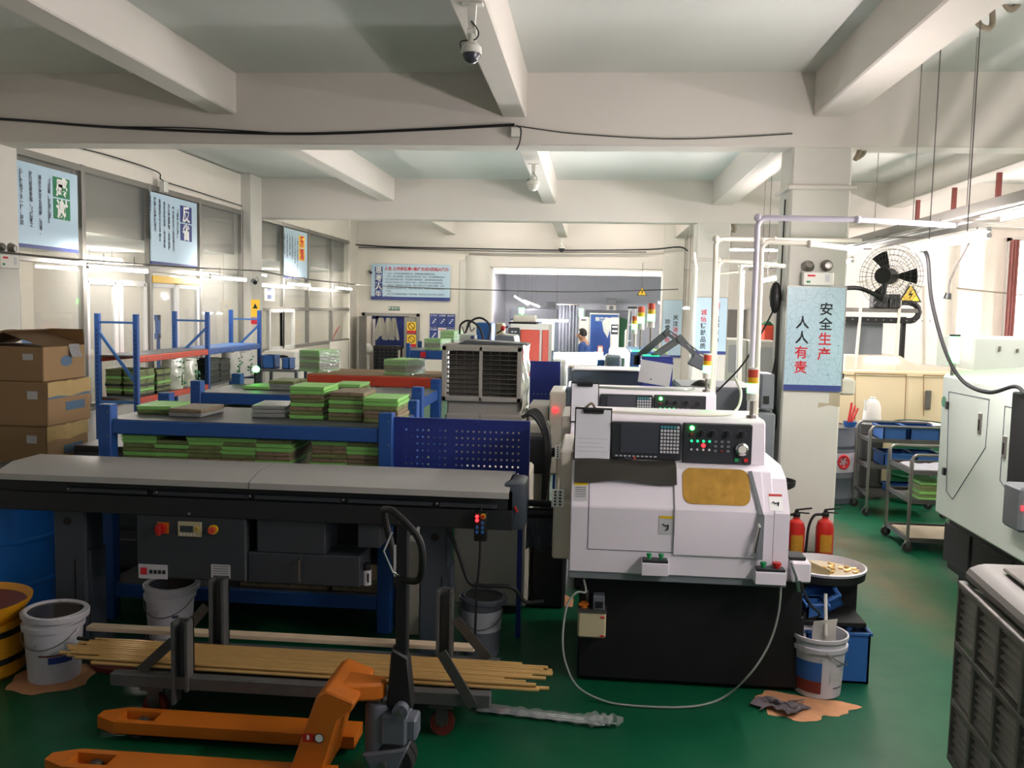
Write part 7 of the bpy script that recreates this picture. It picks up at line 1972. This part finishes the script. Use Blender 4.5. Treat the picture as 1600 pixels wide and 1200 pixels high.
flex('tan flexible conduit hanging beside the near column top, outer loop', [(2.241, 8.15, 3.917), (2.243, 8.15, 3.771), (2.3, 8.15, 3.608), (2.305, 8.15, 3.51), (2.268, 8.2, 3.469)], 0.022)
flex('tan conduit at the top of the middle column', [(2.078, 14.5, 3.749), (2.104, 14.5, 3.59), (2.189, 14.5, 3.442), (2.172, 14.5, 3.362)], 0.03)
flex('coiled reddish conduit at the top right corner under the thick beam', [(2.42, 6.3, 4.08), (2.493, 6.3, 4.002), (2.553, 6.3, 4.01), (2.548, 6.3, 4.152), (2.59, 6.3, 4.192), (2.659, 6.3, 4.111), (2.713, 6.3, 4.151), (2.738, 6.3, 4.251)], 0.02)
# dome cameras
def dome(label, c_top, drop, r, cable=True, white=False):
    c = Vector(c_top)
    t = T('dome_camera', label, 'camera', c)
    m = MB('plastic_white'); m.box(c.x - 0.06, c.x + 0.06, c.y - 0.03, c.y + 0.03, c.z - 0.012, c.z, 0.003); m.prism([(c.x - 0.025, c.z - 0.01), (c.x + 0.025, c.z - 0.01), (c.x + 0.018, c.z - drop * 0.6), (c.x - 0.018, c.z - drop * 0.6)], 'y', c.y - 0.015, c.y + 0.015, 0.003); m.cyl((c.x - 0.025, c.y, c.z - drop * 0.66), (c.x + 0.025, c.y, c.z - drop * 0.66), 0.022, seg=14); m.out('bracket', t)
    z = c.z - drop
    m = MB('plastic_white'); m.lathe([(0, 0.07), (0.02, 0.07), (0.025, 0.03), (r, 0.0), (r * 1.05, -0.03), (r * 0.95, -0.035), (0, -0.035)], (c.x, c.y, z), 28); m.out('housing', t)
    m = MB('plastic_white' if white else 'screen'); m.lathe([(r * 0.93, -0.034), (r * 0.9, -0.05), (r * 0.7, -0.034 - r * 0.7), (r * 0.35, -0.034 - r * 0.92), (0, -0.034 - r)], (c.x, c.y, z), 28); m.out('dome', t)
    if cable:
        m = MB('cable_black'); m.tube(smooth_path([(c.x, c.y - 0.02, c.z - 0.1), (c.x + 0.04, c.y - 0.02, c.z - 0.16), (c.x + 0.02, c.y - 0.02, c.z - 0.2), (c.x - 0.06, c.y, z + 0.03), (c.x - 0.05, c.y, z - 0.03)], 5), 0.004, 6); m.out('cable', t)
dome('dome security camera hanging under the central beam, nearest one', (-0.703, 5.023, 3.76), 3.76 - (3.483) if False else 0.235, 0.055)
dome('smaller white dome camera under the central beam past the near crossbeam', (-0.704, 10.208, 3.72), 0.2, 0.07, True, True)
dome('dark dome camera on the far crossbeam below the cable', (-0.746, 20.75, 3.725), 0.2, 0.08, False)
# emergency lights
def emergency(label, c, w, h, yaw=0):
    t = T('emergency_light', label, 'emergency light', c)
    X = TR(c) @ Matrix.Rotation(R(yaw), 4, 'Z')
    m = MB('plastic_white'); m.box(-w / 2, w / 2, -0.06, 0, -h / 2, h / 2, 0.01); m.use('ink_red'); m.box(-w * 0.35, -w * 0.1, -0.0615, -0.06, h * 0.15, h * 0.28); m.use('sign_green'); m.box(-w * 0.38, -w * 0.25, -0.0615, -0.06, -h * 0.3, -h * 0.15); m.use('bucket_white'); m.box(w * 0.22, w * 0.36, -0.062, -0.06, -h * 0.2, h * 0.3); m.move(X); m.out('case', t)
    for s in (-1, 1):
        m = MB('steel'); m.cyl((s * w * 0.3, -0.03, h / 2), (s * w * 0.3, -0.03, h / 2 + 0.02), 0.01, seg=8); m.lathe([(0, 0.03), (0.03, 0.025), (0.05, -0.02), (0.05, -0.03), (0.042, -0.03), (0, -0.01)], (0, 0, 0), 20, TR((s * w * 0.3, -0.04, h / 2 + 0.055)) @ Matrix.Rotation(R(90 if s > 0 else 70), 4, 'X')); m.move(X); m.out('lamp_head', t)
emergency('twin-head emergency light above the crackle sign on the near column', (1.912, 7.96, 2.405), 0.26, 0.12)
emergency('twin-head emergency light at the left edge under the green-headed sign', (-5.45, 7.921, 2.438), 0.28, 0.14, 90)
# cables along walls and columns
m = MB('cable_grey'); m.tube(smooth_path([(-5.35, 7.682, 2.512), (-5.35, 8.941, 2.507), (-5.35, 10.745, 2.536), (-5.35, 12.246, 2.565), (-5.35, 14.072, 2.617)], 4), 0.012, 6); m.tube(smooth_path([(-5.35, 14.072, 2.617), (-5.35, 16.139, 2.566), (-5.35, 19.559, 2.558)], 4), 0.014, 6); tag(m.out('lamp_conduit'), 'grey conduit line carrying the left wall tubes', 'conduit')
m = MB('cable_grey'); m.tube(smooth_path([(-5.35, 19.559, 2.558), (-3.603, 17.5, 2.468), (-2.02, 17, 2.437), (-0.321, 17, 2.433), (1.582, 17, 2.517)], 5), 0.01, 6); tag(m.out('span_cable'), 'thin cable spanning the hall before the thinking board', 'cable')
m = MB('cable_black'); m.tube(smooth_path([(-5.667, 20.7, 3.506), (-4.574, 20.7, 3.462), (-2.476, 20.7, 3.449), (-0.737, 20.7, 3.446), (1.177, 20.7, 3.489), (1.892, 20.7, 3.557), (2.11, 20.7, 3.474)], 5), 0.018, 6); m.tube(smooth_path([(-5.489, 20.72, 3.45), (-1.885, 20.72, 3.401), (1.18, 20.72, 3.433)], 5), 0.012, 6); tag(m.out('beam_cable'), 'pair of dark cables along the far crossbeam', 'cable')
m = MB('cable_black'); m.tube(smooth_path([(-5.5, 9.001, 3.692), (-5.5, 9.868, 3.727), (-5.5, 10.993, 3.719), (-5.5, 11.142, 3.629), (-5.5, 11.987, 3.619), (-5.5, 13.744, 3.603)], 5), 0.008, 6); m.use('plastic_white'); m.box(-5.52, -5.46, 11.158 - 0.06, 11.158 + 0.06, 3.486, 3.615); tag(m.out('wall_cable'), 'black cable with a small white box above the left hanging signs', 'cable')
t = T('cable_riser', 'dark cable bundle running down the left side of the near column', 'cables', (1.6, 8.2, 0))
for i, (u, v0, v1) in enumerate(((1212, 300, 700), (1216, 395, 660))):
    m = MB('cable_grey'); x = 1.626; m.tube([(1.655, 8.15 + 0.05 * i, 3.1 - i * 0.8), (1.65, 8.15 + 0.05 * i, 2.2), (1.65 , 8.15 + 0.05 * i, 0.9)], 0.007 + 0.008 * i, 8); m.out('cable', t)
m = MB('black'); m.sph((1.6, 8.1, 2.242), 0.055, 12, 2.6); m.out('hanging_bag', t)
m = MB('cable_black'); m.tube(smooth_path([(1.6, 8.1, 2.158), (1.503, 8.15, 1.928), (1.356, 8.2, 1.636), (1.153, 8.3, 1.378)], 6), 0.008, 6); m.tube(smooth_path([(1.626, 8.1, 1.706), (1.603, 8.1, 1.478), (1.657, 8.1, 1.136), (1.595, 8.1, 0.904), (1.528, 8.1, 0.89)], 6), 0.008, 6); m.out('loose_cable', t)
t = T('switch_cabinet', 'grey-green switch boxes lit green behind the near signal tower', 'switch box', (1.35, 8.3, 1.2))
a, b = V(*(1.475, 7.9, 1.268)), V(*(1.597, 7.9, 1.578))
m = MB('grey_machine'); m.box(a.x, b.x - 0.01, 7.9, 8.2, a.z, b.z, 0.01); m.box(1.428, 1.589, 7.8, 8.3, 0, a.z - 0.02, 0.015); m.out('case', t)
m = MB('black'); m.box(a.x + 0.02, a.x + 0.07, 7.89, 7.9, a.z + 0.05, a.z + 0.12); m.out('socket', t)
m = MB('beige_machine'); m.box(2.17, 2.3, 8.0, 8.2, 1.403, 1.548, 0.02); m.use('black'); m.box(2.17, 2.2, 8.02, 8.1, 1.548, 1.593); tag(m.out('speaker_box'), 'small dark lamp box on the right side of the near column', 'box')
m = MB('pvc'); m.tube(smooth_path([(0.05, 5.25, 1.51), (0.4, 5.2, 1.51), (0.75, 5.25, 1.51), (0.86, 5.35, 1.53), (0.9, 5.45, 1.62), (0.88, 5.55, 1.7)], 6), 0.008, 8); tag(m.out('air_hose'), 'thin pale hose lying along the top of the nearest lathe', 'hose')
m = MB('hose_clear'); m.tube(smooth_path([(-0.06, 6.95, 1.51), (0.3, 6.85, 1.51), (0.7, 6.87, 1.51), (0.8, 7.0, 1.51)], 6), 0.009, 8); tag(m.out('air_hose'), 'thin dusty hose along the top of the second lathe', 'hose')
m = MB('conduit'); m.tube(smooth_path([(-0.03, 5.16, 1.508), (-0.02, 5.14, 1.54), (0.01, 5.14, 1.565), (0.03, 5.15, 1.53), (0.0, 5.17, 1.508), (0.05, 5.19, 1.508)], 6), 0.008, 6); tag(m.out('tied_cord'), 'knotted beige cord on the upper left corner of the nearest lathe', 'cord')
# bracket of the hidden white lathe side: pale door by the hoses
m = MB('beige_machine'); m.box(-1.14, -1.043, 5.5, 5.9, 0.0, 0.62, 0.01); m.box(-0.906, -0.396, 6.0, 6.5, 0.05, 0.98, 0.02); tag(m.out('pale_cabinet'), 'pale grey cabinet on the floor behind the right feeder leg', 'cabinet')
m = MB('curtain_grey'); m.sheet(lambda u, v: (-0.385 + 0.26 * u, 5.6 + 0.05 * math.sin(u * 12 + v * 2), 0.565 + 0.27 * v + 0.03 * u), 16, 6, 0.003); tag(m.out('plastic_sheet'), 'crumpled grey plastic sheet hanging between feeder and nearest lathe', 'sheet')

m = MB('black'); m.box(-0.38, -0.14, 6.15, 6.5, 0.0, 0.62, 0.02); tag(m.out('filler_block'), 'added black block covering the floor glow between the feeder end and the lathes', 'bin')  # added to hide the bright floor reflection in this gap
# small things on the walls
def wall_camera(label, c, d):
    c, d = Vector(c), Vector(d).normalized()
    t = T('bullet_camera', label, 'camera', c)
    m = MB('plastic_white'); m.cyl(c, c + V(0, 0.13, 0.04), 0.012, seg=8); m.cyl(c + V(0, 0.12, 0.04), c + V(0, 0.16, 0.04), 0.04, seg=14); m.out('bracket', t)
    m = MB('grey_machine'); m.cyl(c - d * 0.08, c + d * 0.1, 0.034, seg=14); m.use('black'); m.cyl(c + d * 0.1, c + d * 0.104, 0.03, seg=14); m.out('body', t)
wall_camera('small bullet camera on the left wall column between the glazed bays', (-5.35, 13.85, 2.436), (0.6, -1, -0.2))
wall_camera('small bullet camera on the end wall left of the thinking board', (-5.208, 20.71, 2.876), (0.5, -1, -0.2))
a, b = V(*(-6.4, 17.1, 2.145)), V(*(-6.4, 17.67, 2.459))
t = T('office_notice', 'white notice with two blue squares on the far glazed bay, left end', 'sign', (-5.66, a.y, a.z))
a, b = V(*(-5.63, 15.043, 2.14)), V(*(-5.63, 15.544, 2.416))
m = MB('sign_white'); m.box(-5.64, -5.63, a.y, b.y, a.z, b.z); m.out('sheet', t)
m = MB('sign_navy'); h = (b.z - a.z) / 2
for i in range(2):
    m.box(-5.63, -5.6295, a.y + (b.y - a.y) * 0.3, a.y + (b.y - a.y) * 0.7, a.z + h * i + 0.03, a.z + h * (i + 1) - 0.03)
m.out('navy_square', t)
a, b = V(*(-5.64, 19.137, 1.136)), V(*(-5.64, 19.779, 1.628))
m = MB('ink_red'); m.prism([(a.y + 0.05, a.z + 0.15), (a.y + 0.2, a.z + 0.3), (b.y, b.z), (b.y - 0.3, b.z - 0.1)], 'x', -5.66, -5.645); m.use('paper'); m.box(-5.66, -5.646, a.y, a.y + 0.5, a.z, a.z + 0.15)
tag(m.out('red_poster'), 'red pennant poster inside the last lower pane of the far glazed bay', 'poster')
m = MB('pvc'); m.tube([(4.151, 14.72, 2.634), (5.202, 14.72, 2.583), (5.3, 14.72, 1.037)], 0.012, 6); tag(m.out('wall_conduit'), 'thin white conduit along the bright right wall behind the fan', 'conduit')
m = MB('conduit'); m.tube(smooth_path([(5.603, 14.5, 2.555), (6.033, 14.5, 2.514), (6.603, 14.5, 2.466)], 4), 0.01, 6); tag(m.out('wall_conduit'), 'thin brown cable across the pilaster on the right wall', 'cable')
